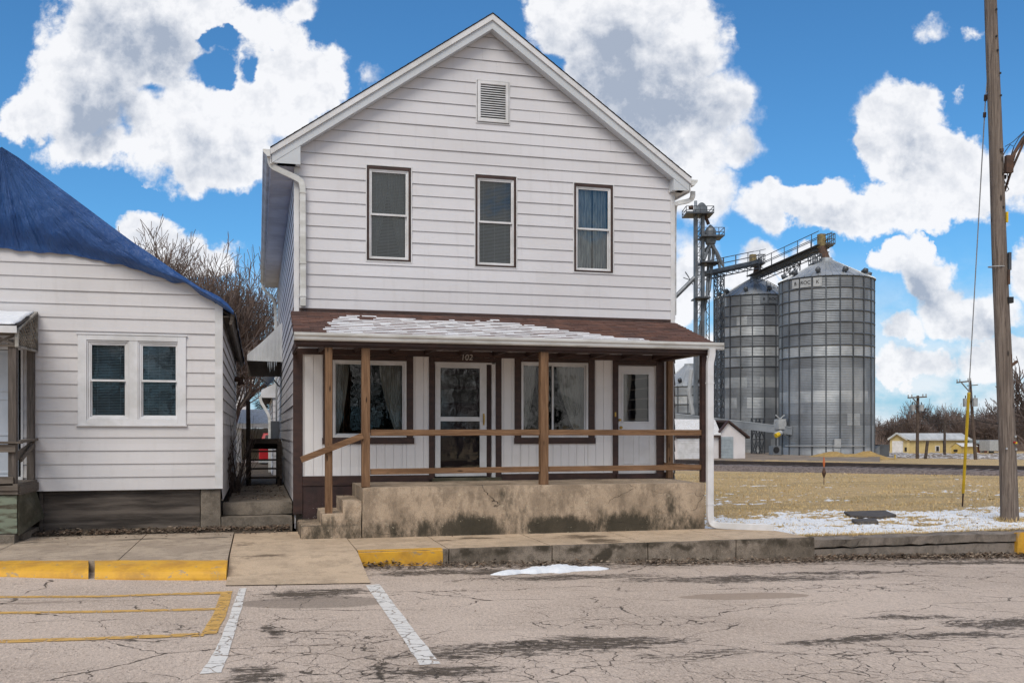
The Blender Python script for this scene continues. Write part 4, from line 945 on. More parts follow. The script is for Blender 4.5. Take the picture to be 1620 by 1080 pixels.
CW = m.build('front_wall', [SIDING2, LIP], C)
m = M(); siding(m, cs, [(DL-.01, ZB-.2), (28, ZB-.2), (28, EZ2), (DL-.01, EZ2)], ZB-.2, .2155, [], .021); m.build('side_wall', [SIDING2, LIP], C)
m = M(); m.box(XW-.1, XW+.026, DL-.028, DL+.08, ZB, EZ2+.12); m.build('corner_board', TRIM, C, bevel=.004)
m = M(); m.face([(XLW, 28, 0), (XW, 28, 0), (XW, 28, EZ2), (PKX, 28, PKZ-.1), (XLW, 28, EZ2)]); m.build('rear_wall', SIDING2, C)
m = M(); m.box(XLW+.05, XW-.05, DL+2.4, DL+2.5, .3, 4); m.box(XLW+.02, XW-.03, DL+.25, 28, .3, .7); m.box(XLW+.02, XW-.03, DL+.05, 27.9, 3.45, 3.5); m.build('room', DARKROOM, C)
FND = mk('stained_skirting', (.135, .11, .092), .85, (.035, .027, .022), 1.5, (.5, 1, 5), .35, .65, bump=.35, bsc=20)
m = M(); slab(m, fl_, fx(68, DL), -.1, fx(316, DL), ZB-.004, -.2, -.06); slab(m, fl_, fx(62, DL), -.1, fx(67.6, DL), ZB-.004, -.2, -.02); slab(m, fl_, XLW, -.1, fx(30, DL), ZB-.004, -.2, -.06); m.box(XLW+.05, XW-.06, 17.3, 28, -.2, ZB-.21)
m.build('skirting', FND, C)
m = M(); m.rough(fx(317, DL), XW-.01, DL+.02, DL+.42, -.2, ZB-.006, .1, .008); m.build('pier', ALLC, C)
# double window
m = M(); s0, z0, s1, z1 = wl
frame_ring(m, fl_, s0, z0, s1, z1, fx(137.5, DL)-s0, -.03, .04, .085, .09); slab(m, fl_, fx(204.5, DL), z0+.09, fx(218.5, DL), z1-.085, -.03, .034); slab(m, fl_, s0-.03, z0-.02, s1+.02, z0-.001, .0, .055); slab(m, fl_, s0-.02, z1+.001, s1+.02, z1+.02, .0, .05)
BW = m.build('window', TRIM, C, bevel=.004)
for a, b_ in ((137.7, 204.3), (218.7, 285)): 
    w = dh_window(C, fl_, fx(a, DL), z0+.092, fx(b_, DL), z1-.087, TRIM, TRIM, 'blind', .02, .025, name='window_unit')
# roof under tarp
TARP, N, b = newmat('blue_tarp'); o = oc(N)
cc = N.mix(N.ss(N.noise(o, 1.4, 5).outputs['Fac'], .35, .7), (.018, .070, .23), (.032, .105, .31)); N.put(b.inputs['Base Color'], cc); b.inputs['Roughness'].default_value = .45; b.inputs['Specular IOR Level'].default_value = .5
sx = N.n('ShaderNodeSeparateXYZ', {0: o}); th = N.m('ARCTAN2', N.m('ABSOLUTE', sx.outputs[0]), N.m('SUBTRACT', 2.52, sx.outputs[2])); rr_ = N.m('SQRT', N.m('ADD', N.m('POWER', sx.outputs[0], 2.0), N.m('POWER', N.m('SUBTRACT', 2.52, sx.outputs[2]), 2.0)))
pv = N.n('ShaderNodeCombineXYZ', {0: N.m('MULTIPLY', th, 7.0), 1: N.m('MULTIPLY', rr_, .55), 2: 0.0}).outputs[0]; wv = N.m('ADD', N.noise(pv, 3.0, 5, .6).outputs['Fac'], N.m('MULTIPLY', N.noise(o, 7, 5, .6).outputs['Fac'], .25)); bumpto(N, b, wv, 1.0, .10)
bot = [(0,393),(50,396),(100,400),(150,409),(200,421),(250,437),(290,448),(320,465),(345,481),(369,497)]
top = [(3,233),(30,250),(60,272),(120,316),(180,361),(210,383),(240,403),(270,424),(300,444),(320,457),(335,463),(348,470),(360,480),(370,492)]
def pl(P, x):
    for i in range(len(P)-1):
        if P[i][0] <= x <= P[i+1][0]: return P[i][1]+(P[i+1][1]-P[i][1])*(x-P[i][0])/(P[i+1][0]-P[i][0])
    return P[0][1] if x < P[0][0] else P[-1][1]
YT = DL-.16
PK2 = at(3, 233, YT).x+.002; m = M(); NI, NJ, NB = 150, 26, 24
rows = []
for i in range(NI+1):
    x = 3+(369.5-3)*i/NI; T = at(x, pl(top, x), YT); B_ = at(x, pl(bot, x), YT); rows.append((T, B_))
PK = Vector((PKX, YT, rows[0][0].z))
def fold(p):
    th = atan2(p.x-PK.x, PK.z-p.z); r = (p-PK).length
    f = mnoise.noise(Vector((th*9, r*.25, 0)))*.10*min(1, r*1.2)+mnoise.noise(Vector((th*26, r*.35, 5)))*.040*min(1, .25+r*.6)+mnoise.noise(Vector((p.x*.8+p.z*1.5, p.z*.6, 9)))*.05
    f += .035*mnoise.noise(Vector((p.x*2.2-p.z*3.5, p.z*2.2+p.x, 3)))
    return f
for sgn in (1, -1):
    k0 = len(m.V)
    for i, (T, B_) in enumerate(rows):
        for j in range(NJ+1):
            g = j/NJ; p = T.lerp(B_, g); p.y = YT-.02-.10*sin(pi*min(1, g*1.05))*(.4+.6*min(1, (T.z-B_.z)))+fold(p)*(.25+.75*g)*(1 if g < 1 else 1)
            hem = max(0, (g-.80)/.20)
            p.y += hem*(.10+.03*mnoise.noise(Vector((p.x*6, 0, 2))))*.6; p.y += (DL-.05-p.y)*max(0, (g-.72)/.28)**1.5*.8; p.y = min(p.y, DL-.03)
            p.z += hem*.06*mnoise.noise(Vector((p.x*4, 1, 2)))
            if sgn < 0: p.x = 2*PK2-p.x
            m.V.append(tuple(p))
    for i in range(NI):
        for j in range(NJ): a = k0+i*(NJ+1)+j; m.F.append((a, a+1, a+NJ+2, a+NJ+1)); m.I.append(0)
    k1 = len(m.V)
    for i in range(0, NI+1):                # the sheet over the roof slope
        T = rows[i][0]
        for j in range(NB+1):
            y = YT-.02+(28.3-YT)*(j/NB)**1.6; z = T.z+.03*mnoise.noise(Vector((T.x*1.5, y*.6, 0)))*min(1, j/3)
            m.V.append((T.x if sgn > 0 else 2*PK2-T.x, y, z))
    for i in range(NI):
        for j in range(NB): a = k1+i*(NB+1)+j; m.F.append((a, a+NB+1, a+NB+2, a+1)); m.I.append(0)
    T = rows[-1][0]; k2 = len(m.V)           # ragged flap over the eave
    for j in range(NB+1):
        y = YT-.02+(28.3-YT)*(j/NB)**1.6
        for q in range(4): m.V.append(((T.x if sgn > 0 else 2*PK2-T.x)+sgn*(.015*q+.02*mnoise.noise(Vector((q, y*3, 0)))), y, T.z-q*.045-.03*q*mnoise.noise(Vector((y*1.7, 2, 0)))))
    for j in range(NB):
        for q in range(3): a = k2+j*4+q; m.F.append((a, a+4, a+5, a+1)); m.I.append(0)
TP_ = m.build('blue_tarp', TARP, smooth=True, origin=(PKX, YT, EAZ)); tag(TP_, 'wrinkled blue tarp draped over the gable roof of the cream house', 'tarp')
m = M()
for sgn in (1, -1):
    xe = XW+.16 if sgn > 0 else XLW-.16; ze = EZ2-.06
    m.hexa([(xe, DL+.02, ze-.05), (PKX, DL+.02, PKZ-.28), (PKX, 28.2, PKZ-.28), (xe, 28.2, ze-.05), (xe, DL+.02, ze), (PKX, DL+.02, PKZ-.22), (PKX, 28.2, PKZ-.22), (xe, 28.2, ze)])
RF2 = m.build('roof', SHINGD, C)
m = M(); m.hexa([(XW+.13, DL-.03, EZ2-.22), (XW+.17, DL-.03, EZ2-.22), (XW+.17, 28, EZ2-.22), (XW+.13, 28, EZ2-.22), (XW+.16, DL-.03, EZ2-.02), (XW+.24, DL-.03, EZ2-.02), (XW+.24, 28, EZ2-.02), (XW+.16, 28, EZ2-.02)]); m.box(XW+.03, XW+.13, DL-.0, 28, EZ2-.10, EZ2-.08)
m.build('eave_board', GREYX, RF2)
m = M(); m.tube([(XW+.03, 25.5, 3.0), (XW+.16, 25.5, 2.97), (XW+.18, 25.5, 2.85)], [.08, .08, .10], 10); m.build('exhaust_hood', RUST, C)
# ---- entry porch
YD = 15.65; PXR = -3.42; PXL = 2*PKX-PXR-.1
E = thing('entry_porch', 'weathered grey wooden entry porch with lattice side and snow on its little roof', 'porch', (PKX, 16.3, 0))
m = M(); m.box(PXL, PXR, YD, DL-.03, .80, .90); m.build('deck', GREYX, E)
m = M(); m.rough(PXL, PXR-.0, YD+.02, YD+.07, .735, .845, .2, .006); m.box(PXR-.03, PXR+.025, YD+.08, DL-.04, .73, .86); m.build('rim_board', GREYX, E)
m = M(); m.rough(PXL, PXR-.02, YD+.06, YD+.09, .16, .733, .15, .005); m.build('skirt_board', GREENW, E)
m = M(); m.hexa([(PXR-.02, YD+.1, .13), (PXR, YD+.1, .13), (PXR+.12, DL-.1, .30), (PXR+.09, DL-.1, .30), (PXR-.02, YD+.1, .728), (PXR, YD+.1, .728), (PXR, DL-.1, .728), (PXR-.03, DL-.1, .728)]); m.build('skirt_board', MOSSW, E)
m = M(); m.rough(PXL, PXR-.04, YD-.02, YD+.3, -.15, .155, .12, .006); m.box(PXR-.1, PXR+.02, YD+.3, DL, -.1, .14); m.build('footing', ALLC, E)
def ebar(name, a, b_, w, h, mat, up=(0, 0, 1)): m = M(); m.bar(a, b_, w, h, up); return m.build(name, mat, E, bevel=.005)
def E_(px, py, Y): return at(px, py, Y)
xp = (fx(12.5, YD+.05), fx(25.5, YD+.05)); m = M(); m.box(xp[0], xp[1], YD+.05, YD+.17, .90, 3.02); m.build('post', GREYZ, E, bevel=.006)
xp2 = (fx(42, DL-.15), fx(53.5, DL-.15)); m = M(); m.box(xp2[0], xp2[1], DL-.15, DL-.035, .90, 3.02); m.build('post', GREYZ, E, bevel=.006)
m = M(); m.box(PXL+.1, PXL+.22, YD+.05, YD+.17, .9, 3.02); m.build('post', GREYZ, E)
z_ = lambda py: fz(15, py, YD)
m = M(); m.box(PXL, PXR-.03, YD+.0, YD+.045, z_(715), z_(703)); m.build('front_rail', GREYX, E, bevel=.004)
m = M(); m.box(PXL, PXR+.05, YD-.04, YD+.12, z_(701.5), z_(698)); m.build('rail_cap', GREYX, E, bevel=.004)
m = M(); m.box(PXL, PXR-.06, YD+.0, YD+.04, z_(768), z_(754)); m.build('low_rail', GREYX, E, bevel=.004)
ebar('side_rail', (PXR-.05, YD+.1, z_(712)-.10), (PXR-.06, DL-.1, z_(712)+.05), .035, .13, GREYX); ebar('rail_cap', (PXR-.04, YD+.12, z_(699)), (PXR-.04, DL-.04, z_(699)+.03), .12, .035, GREYX)
ebar('broken_rail', (PXR-.02, YD+.3, z_(728)), (PXR+.0, DL-.35, z_(706)), .03, .07, GREYX)
zr0, zr1 = fz(28, 513, YD), fz(60, 493, DL)
m = M(); m.hexa([(PXL-.05, YD-.05, zr0-.06), (PXR, YD-.05, zr0-.06), (PXR, DL-.03, zr1-.06), (PXL-.05, DL-.03, zr1-.06), (PXL-.05, YD-.05, zr0-.025), (PXR, YD-.05, zr0-.025), (PXR, DL-.03, zr1-.025), (PXL-.05, DL-.03, zr1-.025)])
ER_ = m.build('porch_roof', SHINGD, E)
m = M(); m.rough(PXL-.05, PXR-.03, 0, DL-.06-YD, 0, .035, .08, .010)
m.V = [(v[0], v[1]+YD-.02, v[2]+zr0-.024+(zr1-zr0)*(v[1]+.03)/(DL-YD)) for v in m.V]; m.build('snow', SNOW, ER_, smooth=True)
m = M(); m.box(PXL-.05, PXR-.0, YD-.06, YD-.03, zr0-.13, zr0-.028); m.build('fascia', TRIM, ER_)
m = M(); m.box(PXL, PXR-.02, YD+.02, YD+.06, fz(10, 530, YD), fz(10, 520, YD)); m.box(PXL, PXR-.02, YD+.03, YD+.055, fz(10, 548, YD), fz(10, 544, YD))
for i in range(max(1, int((PXR-.06-PXL)/.28))):
    xa = PXR-.06-i*.28
    m.bar((xa, YD+.035, fz(10, 544, YD)), (xa-.28, YD+.035, fz(10, 530, YD)), .012, .035); m.bar((xa, YD+.05, fz(10, 530, YD)), (xa-.28, YD+.05, fz(10, 544, YD)), .012, .035)
m.build('frieze', GREYX, ER_)
m = M(); LAT = mk('pale_lattice', (.34, .32, .29), .8, (.15, .13, .11), 5)
A_, B2, C2, D2_ = Vector((PXR-.01, YD, zr0-.08)), Vector((PXR-.01, DL-.05, zr1-.02)), Vector((PXR-.01, DL-.05, fz(57, 556, DL))), Vector((PXR-.01, YD, fz(28, 548, YD)))
def lq(u, v): return (A_.lerp(B2, u)).lerp(D2_.lerp(C2, u), v)
for i in range(-6, 16):
    for dirn in (1, -1):
        q = []
        u0 = i/9.0
        for k in range(9):
            v = k/8; u = u0+dirn*v*.55+(.55 if dirn < 0 else 0)
            if 0 <= u <= 1: q.append(lq(u, v)+Vector((.006*dirn, 0, 0)))
        if len(q) > 1: m.bar(q[0], q[-1], .008, .028, (1, 0, 0))
for a, b_ in ((A_, B2), (B2, C2), (C2, D2_), (D2_, A_)): m.bar(a, b_, .03, .05, (1, 0, 0))
m.build('lattice', LAT, ER_)
m = M(); slab(m, fl_, fx(-75, DL), .95, fx(28.5, DL), 2.96, -.06, .0)
for za, zb_ in ((1.0, 1.5), (1.6, 2.2), (2.3, 2.9)): frame_ring(m, fl_, fx(-70, DL), za, fx(25, DL), zb_, .03, .0, .012)
DD = m.build('front_door', DOORB, C, bevel=.003)
m = M(); slab(m, fl_, fx(28.6, DL), .93, fx(33.5, DL), 3.0, -.12, -.08); m.build('gap', BLACK, DD)  # black strip painted in for the shadow beside the door
m = M(); slab(m, fl_, fx(33.6, DL), .90, fx(37, DL), 3.05, -.1, .03); slab(m, fl_, fx(-80, DL), 2.97, fx(33.5, DL), 3.05, -.1, .03); slab(m, fl_, fx(-80, DL), .9, fx(37, DL), .945, -.1, .05); m.build('jamb', TRIM, DD)

# ================================================================== ALLEY
YSB = 22.6
T_ = thing('wooden_stairs', 'dark open wooden stairs climbing to the side door in the alley', 'stairs', (.13, YSB, .45))
xa, xb = fx(390, YSB), fx(446, YSB); Lz = fz(420, 694, 24.2)
m = M()
for i in range(5):
    y = YSB+.3*i; z = .45+(Lz-.45)*(i+1)/5.4; m.box(xa+.05, xb-.05, y, y+.27, z-.035, z)
m.build('tread', DARKW, T_)
for x in (xa, xb-.05):
    m = M(); m.bar((x+.025, YSB-.05, .50), (x+.025, YSB+1.5, Lz-.1), .05, .25); m.build('stringer', DARKW, T_)
m = M(); m.box(xa-.02, xb+.02, YSB+1.5, YSB+3.0, Lz-.07, Lz); m.box(xa-.02, xb+.02, YSB+1.46, YSB+1.5, Lz-.24, Lz+.01); m.build('landing', DARKW, T_)
for (x, y, zt) in ((xa, YSB, Lz-.1), (xa-.03, YSB+1.6, fz(392, 634, 24.2)), (xb-.1, YSB, Lz-.05), (xb-.08, YSB+2.8, Lz)):
    m = M(); m.box(x, x+.10, y, y+.1, .3, zt); m.build('post', DARKW, T_)
m = M(); m.box(xa-.03, xa+.0, YSB+1.7, YSB+3.0, fz(392, 636, 24.2)-.14, fz(392, 636, 24.2)); m.build('rail', DARKW, T_)
# awning
YA = 25.2
A0 = thing('door_awning', 'white corrugated metal awning hooked on the left wall of the tall house', 'awning', (XL, YA+.8, 3.6))
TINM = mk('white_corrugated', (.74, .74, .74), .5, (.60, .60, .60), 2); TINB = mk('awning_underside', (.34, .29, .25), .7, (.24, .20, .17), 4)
pts = [(447,509),(436,520),(425,531),(412,543),(400,553),(391,561)]
m = M(); n = 26; P0 = [at(*p, YA) for p in pts]; zb = fz(420, 572, YA)
xw = XL-.01; xo = P0[-1].x
def topz(x):
    for i in range(len(P0)-1):
        if P0[i+1].x <= x <= P0[i].x: f = (x-P0[i+1].x)/(P0[i].x-P0[i+1].x); return P0[i+1].z+(P0[i].z-P0[i+1].z)*f
    return P0[0].z if x > P0[0].x else P0[-1].z
for i in range(n*4):
    a, b_ = xo+(xw-xo)*i/(n*4), xo+(xw-xo)*(i+1)/(n*4); ya, yb = [YA-(.018 if (k//2) % 2 else 0) for k in (i, i+1)]
    m.face([(a, ya, zb+.02*(1-(a-xo))), (b_, yb, zb+.02*(1-(b_-xo))), (b_, yb, topz(b_)), (a, ya, topz(a))])
m.build('end_panel', TINM, A0)
m = M(); 
for i in range(24):
    a, b_ = xo+(xw-xo)*i/24, xo+(xw-xo)*(i+1)/24; m.face([(a, YA, topz(a)), (b_, YA, topz(b_)), (b_, YA+1.7, topz(b_)), (a, YA+1.7, topz(a))])
m.build('top_sheet', TINM, A0)
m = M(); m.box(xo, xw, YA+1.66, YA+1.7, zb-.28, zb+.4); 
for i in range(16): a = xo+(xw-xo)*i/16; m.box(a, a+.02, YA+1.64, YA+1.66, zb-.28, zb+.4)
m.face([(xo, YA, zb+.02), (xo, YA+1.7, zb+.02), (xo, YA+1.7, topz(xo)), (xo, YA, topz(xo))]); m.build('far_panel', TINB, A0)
m = M(); ic = random.Random(4)
for px, l in ((424, .16), (427, .28), (430, .2), (434, .24), (437, .12)): p = at(px, 572, YA-.01); m.tube([p, p-Vector((0, 0, l*.6)), p-Vector((0, 0, l))], [.014, .008, .001], 6)
ICE = bpy.data.materials.new('ice'); ICE.use_nodes = True; ICE.node_tree.nodes['Principled BSDF'].inputs['Base Color'].default_value = (.8, .85, .9, 1); ICE.node_tree.nodes['Principled BSDF'].inputs['Transmission Weight'].default_value = .6; ICE.node_tree.nodes['Principled BSDF'].inputs['Roughness'].default_value = .15
m.build('icicle', ICE, A0)
# satellite dish
dc = at(429, 596, 27.5); d_ = thing('satellite_dish', 'dark satellite dish on an arm below the white awning', 'dish', dc)
m = M(); ax = Vector((-.75, -.55, .35)).normalized(); e1 = ax.cross(Vector((0, 0, 1))).normalized(); e2 = e1.cross(ax); k = 0; n = 20
for r in (0, .09, .18, .27):
    for j in range(n): a = 2*pi*j/n; q = dc+(e1*cos(a)*.9+e2*sin(a))*r+ax*(r*r*.7); m.V.append(tuple(q))
for i in range(3):
    for j in range(n): a = i*n+j; b_ = i*n+(j+1) % n; m.F.append((a, b_, b_+n, a+n)); m.I.append(0)
m.build('reflector', mk('dish_grey', (.07, .08, .10), .5), d_, smooth=True)
m = M(); m.tube([dc-ax*.02, Vector((XL-.05, 27.5, dc.z-.25)), Vector((XL, 27.5, dc.z-.25))], .02, 8); m.tube([dc-e2*.22, dc+ax*.45-e2*.15], .012, 6); m.box(*[v for p in zip((dc+ax*.45-e2*.15)-Vector((.05, .05, .03)), (dc+ax*.45-e2*.15)+Vector((.05, .05, .03))) for v in p]); m.build('mount', PLATE, d_)
# meter box
p = at(431, 678, 28.5); m = M(); m.box(XL-.26, XL-.02, 28.2, 28.55, p.z-.30, p.z+.22); mb = m.build('meter_box', PLATE, origin=(XL, 28.4, p.z), bevel=.01); tag(mb, 'grey electric meter box on the side wall behind the stairs', 'meter box')
m = M(); m.tube([(XL-.1, 28.4, p.z+.22), (XL-.1, 28.4, 3.2)], .025, 8); m.build('conduit', PLATE, mb)
# rear wing
RW = thing('rear_wing', 'low white rear wing with a gutter behind the tall house', 'house', (2.5, 34, 0))
zE = fz(420, 622, 31.7); xe = fx(413.5, 31.7)
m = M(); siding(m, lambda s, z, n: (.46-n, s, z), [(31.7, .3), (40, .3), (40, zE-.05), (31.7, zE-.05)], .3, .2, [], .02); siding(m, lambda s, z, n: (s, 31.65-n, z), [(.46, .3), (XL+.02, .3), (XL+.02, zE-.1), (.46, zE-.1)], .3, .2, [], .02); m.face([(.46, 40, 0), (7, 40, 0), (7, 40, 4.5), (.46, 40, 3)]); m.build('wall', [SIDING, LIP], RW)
m = M(); m.hexa([(xe, 31.6, zE), (6, 31.6, zE+2.6), (6, 40.2, zE+2.6), (xe, 40.2, zE), (xe, 31.6, zE+.08), (6, 31.6, zE+2.68), (6, 40.2, zE+2.68), (xe, 40.2, zE+.08)]); m.box(xe+.02, .45, 31.62, 40, zE-.1, zE-.08); m.build('roof', SHINGD, RW)
m = M(); m.box(xe-.02, xe+.02, 31.6, 40, zE-.12, zE+.05); m.prism([(xe, 31.58, zE+.1), (xe, 31.58, zE-.14), (.6, 31.58, zE-.14), (.6, 31.58, zE+.36)], (0, .03, 0)); m.build('fascia', TRIM, RW)
m = spout([(xe-.03, 31.55, zE-.1), (xe-.03, 31.55, zE-.25), (.3, 31.5, zE-.62), (.36, 31.5, zE-.8), (.36, 31.5, 1.6), (.36, 31.5, .4)], .09, .07); m.build('downspout', GUTTER, RW)
# back of the alley: garage, truck, neighbour, shrubs
G_ = thing('garage', 'open garage with a snowy white roof far down the alley', 'garage', (-.2, 52, .2))
gx0, gx1 = fx(372, 52), fx(470, 52); gzT, gzE, gzB = fz(412, 655, 52), fz(412, 671, 52), fz(412, 677, 52)
m = M(); m.box(gx0, gx0+.3, 52, 57, .1, gzB); m.box(gx1-.3, gx1, 52, 57, .1, gzB); m.box(gx0, gx1, 57, 57.2, .1, gzB); m.box(fx(424, 52), gx1, 52, 52.2, .1, gzB); m.build('wall', SIDING2, G_)
m = M(); m.box(gx0-.2, gx1+.2, 51.7, 51.85, gzB, gzE); m.build('fascia', TRIM, G_)
m = M(); m.hexa([(gx0-.2, 51.7, gzE), (gx1+.2, 51.7, gzE), (gx1+.2, 57.3, gzE), (gx0-.2, 57.3, gzE), (gx0-.2, 51.7, gzE+.05), (gx1+.2, 51.7, gzE+.05), (gx1+.2, 54.5, gzT+.3), (gx0-.2, 54.5, gzT+.3)]); m.build('roof', SNOWD, G_)
TR = thing('pickup_truck', 'red pickup truck parked at the far end of the alley', 'truck', (.75, 43, .3))
tx0 = fx(409.5, 42); tx1 = tx0+1.75; zb_ = fz(418, 727, 42); ztt = fz(418, 702, 42); zc = fz(418, 685, 42)
m = M(); m.rough(tx0, tx1, 42, 44.4, zb_, ztt, .4, .004); m.rough(tx0, tx1, 44.4, 47, zb_, ztt+.02, .4, .004); TB = m.build('body', RED, TR, bevel=.04)
m = M(); m.hexa([(tx0+.05, 44.3, ztt+.02), (tx1-.05, 44.3, ztt+.02), (tx1-.05, 46, ztt+.02), (tx0+.05, 46, ztt+.02), (tx0+.2, 44.5, zc), (tx1-.2, 44.5, zc), (tx1-.2, 45.6, zc), (tx0+.2, 45.6, zc)]); m.build('cab', RED, TR, bevel=.04)
m = M(); m.hexa([(tx0+.22, 44.33, ztt+.08), (tx1-.22, 44.33, ztt+.08), (tx1-.22, 44.36, ztt+.08), (tx0+.22, 44.36, ztt+.08), (tx0+.3, 44.45, zc-.08), (tx1-.3, 44.45, zc-.08), (tx1-.3, 44.48, zc-.08), (tx0+.3, 44.48, zc-.08)]); m.build('rear_window', BLACK, TR)
m = M(); m.box(tx0+.3, tx1-.3, 41.97, 42.0, ztt-.2, ztt-.14); m.build('tailgate_strip', TRIM, TR)
m = M(); m.box(tx0-.02, tx1+.02, 41.9, 42.0, zb_-.12, zb_+.02); m.build('bumper', PLATE, TR)
for x in (tx0+.02, tx1-.24):
    for y in (43.2, 46.2):
        m = M(); m.tube([(x, y, .62), (x+.22, y, .62)], .34, 18); m.build('wheel', BLACK, TR)
NBH = thing('neighbour_house', 'white clapboard house with a dark roof behind the cream house', 'house', (-2.5, 60, 0))
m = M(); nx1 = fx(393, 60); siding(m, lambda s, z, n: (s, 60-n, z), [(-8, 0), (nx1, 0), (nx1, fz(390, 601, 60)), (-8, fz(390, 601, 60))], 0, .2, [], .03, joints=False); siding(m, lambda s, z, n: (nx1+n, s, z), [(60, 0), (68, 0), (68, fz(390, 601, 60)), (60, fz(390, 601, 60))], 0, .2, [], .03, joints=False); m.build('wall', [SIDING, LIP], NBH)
zz1_ = fz(390, 601, 60)
m = M(); m.hexa([(-8.3, 59.6, zz1_-.05), (nx1+.3, 59.6, zz1_-.05), (nx1+.3, 68.3, zz1_-.05), (-8.3, 68.3, zz1_-.05), (-8.3, 63.5, zz1_+2.6), (nx1+.3, 63.5, zz1_+2.6), (nx1+.3, 64.4, zz1_+2.6), (-8.3, 64.4, zz1_+2.6)]); m.build('roof', SHINGD, NBH)
m = M(); m.box(-8.3, nx1+.3, 59.5, 59.6, zz1_-.2, zz1_); m.build('fascia', TRIM, NBH)

# ================================================================== BIG POLE with guy wire
PB = onz(1597.5, 827, -.10); tp = PB.x*SP*0
tpole = (PB.x*SP+PB.y*CP)
def onp(px, py): return att(px, py, tpole)
U = thing('utility_pole', 'big weathered leaning wooden pole at the kerb with rusty brackets and a lamp arm', 'pole', PB)
top_ = onp(1567, 0); axis = (top_-PB); 
m = M(); n = 40; pts = []; rr = []
for i in range(n+1):
    f = -.04+1.30*i/n; p = PB+axis*f; pts.append(p+Vector((mnoise.noise(Vector((f*3, 0, 0)))*.02, 0, 0))); rr.append(.163-.052*max(0, f)+.004*mnoise.noise(Vector((f*14, 3, 0)))+(.02*max(0, .02-f)*20))
m.tube(pts, rr, 22)
POLEM, N, b = newmat('old_pole_wood'); o = oc(N)
v = N.v('MULTIPLY', warp(N, o, 2, .04), (26, 26, .9)); f = N.noise(v, 1.3, 7, .7, .3).outputs['Fac']; g2 = N.noise(N.v('MULTIPLY', o, (4, 4, .6)), 1.0, 5, .6).outputs['Fac']
c = N.mix(N.ss(f, .32, .66), (.085, .062, .05), (.245, .195, .16)); c = N.mix(N.m('MULTIPLY', N.ss(g2, .5, .7), .6), c, (.13, .10, .082))
kn = N.n('ShaderNodeTexVoronoi', {'Vector': N.v('MULTIPLY', o, (5, 5, 1.6)), 'Scale': 1.0}).outputs['Distance']; c = N.mix(N.ss(kn, .14, .06), c, (.03, .022, .018))
N.put(b.inputs['Base Color'], c); b.inputs['Roughness'].default_value = .85; bumpto(N, b, f, .7, .02)
m.build('pole', POLEM, U, smooth=True)
fwd = Vector((SP, CP, 0)); rgt = Vector((CP, -SP, 0))
def pf(px, py, d=-.17): return onp(px, py)+fwd*d
m = M(); a = pf(1589, 264, -.17); m.rough(-.07, .07, -.05, .05, -.17, .17, .07, .004); m.V = [tuple(a+rgt*v[0]+fwd*v[1]+Vector((0, 0, v[2]))) for v in m.V]; m.build('lamp_bracket', RUST, U)
arm = thing('lamp_arm', None, None); COL.objects.unlink(arm); bpy.data.objects.remove(arm)
tipx = onp(1672, 168)
m = M(); m.tube([pf(1592, 262, -.2), onp(1605, 242), onp(1618, 220), onp(1635, 200), tipx], .033, 10); m.tube([onp(1589, 303), onp(1600, 270), onp(1613, 240), onp(1621, 222), onp(1640, 204)], .024, 10); LA = m.build('lamp_arm', RUST, U, smooth=True)
m = M(); t2 = onp(1690, 166); m.tube([tipx, tipx.lerp(t2, .3), tipx.lerp(t2, .8), t2+Vector((.3, 0, -.05))], [.04, .10, .13, .06], 12); m.build('lamp_head', PLATE, LA)
m = M()
m.tube([onp(1580, 262), onp(1590, 240), onp(1598, 229), onp(1604, 232), onp(1612, 218), onp(1625, 205)], .008, 6); m.tube([onp(1590, 232), onp(1602, 225), onp(1620, 208)], .008, 6); m.tube([pf(1580, 276), onp(1585, 286), onp(1591, 290), onp(1596, 300), onp(1592, 303)], .009, 6); m.tube([onp(1589, 268), onp(1594, 275), onp(1595, 292)], .008, 6); m.tube([onp(1604, 233), onp(1599, 248), onp(1600, 254), onp(1604, 253)], .011, 6)
m.build('lamp_wire', BLACK, U)
m = M(); m.tube([onp(1591, 277), onp(1590, 283)], .022, 8); m.tube([onp(1587, 285), onp(1590, 291)], .022, 8); m.build('insulator', BLACK, U)
def tagbox(name, px, py, w, h, mat, d=-.165, dep=.02):
    a = pf(px, py, d); m = M(); w2, h2 = w/2, h/2
    m.hexa([tuple(a+rgt*x+fwd*y+Vector((0, 0, z))) for z in (-h2, h2) for x, y in ((-w2, -dep), (w2, -dep), (w2, dep), (-w2, dep))]); return m.build(name, mat, U)
tagbox('yellow_tag', 1587.5, 346, .035, .20, YELG, -.135); tagbox('black_box', 1592.5, 476, .10, .115, BLACK, -.12, .05); tagbox('wire_bracket', 1592, 415, .05, .34, GALVD, -.12, .03); tagbox('wire_bracket', 1590, 440, .04, .28, RUST, -.14, .02)
tagbox('knob', 1579, 241, .06, .06, RUST, -.14, .02)
m = M(); m.bar(pf(1594, 583, -.10), pf(1594, 561, -.10), .05, .05); m.bar(pf(1594, 580, -.10), onp(1604, 572)+fwd*-.12, .05, .05); m.build('step_bracket', RUST, U)
m = M(); c = onp(1577, 422); r_ = .152
m.tube([tuple(c+rgt*(r_*cos(a))+fwd*(r_*sin(a))+Vector((0, 0, .01*sin(a)))) for a in [2*pi*i/24 for i in range(25)]], .010, 6, False); m.build('steel_band', PLATE, U)
tagbox('reflector', 1600, 700, .035, .035, YELG, -.165); tagbox('reflector', 1598, 699, .03, .03, RED, -.170)
for px, py in ((1586, 709), (1601, 710), (1600, 690), (1571, 20), (1571, 62), (1573, 84), (1577, 120), (1578, 155), (1582, 330)): tagbox('bolt', px, py, .03, .035, PLATE if py > 600 else BLACK, -.158 if py > 600 else -.135, .012)
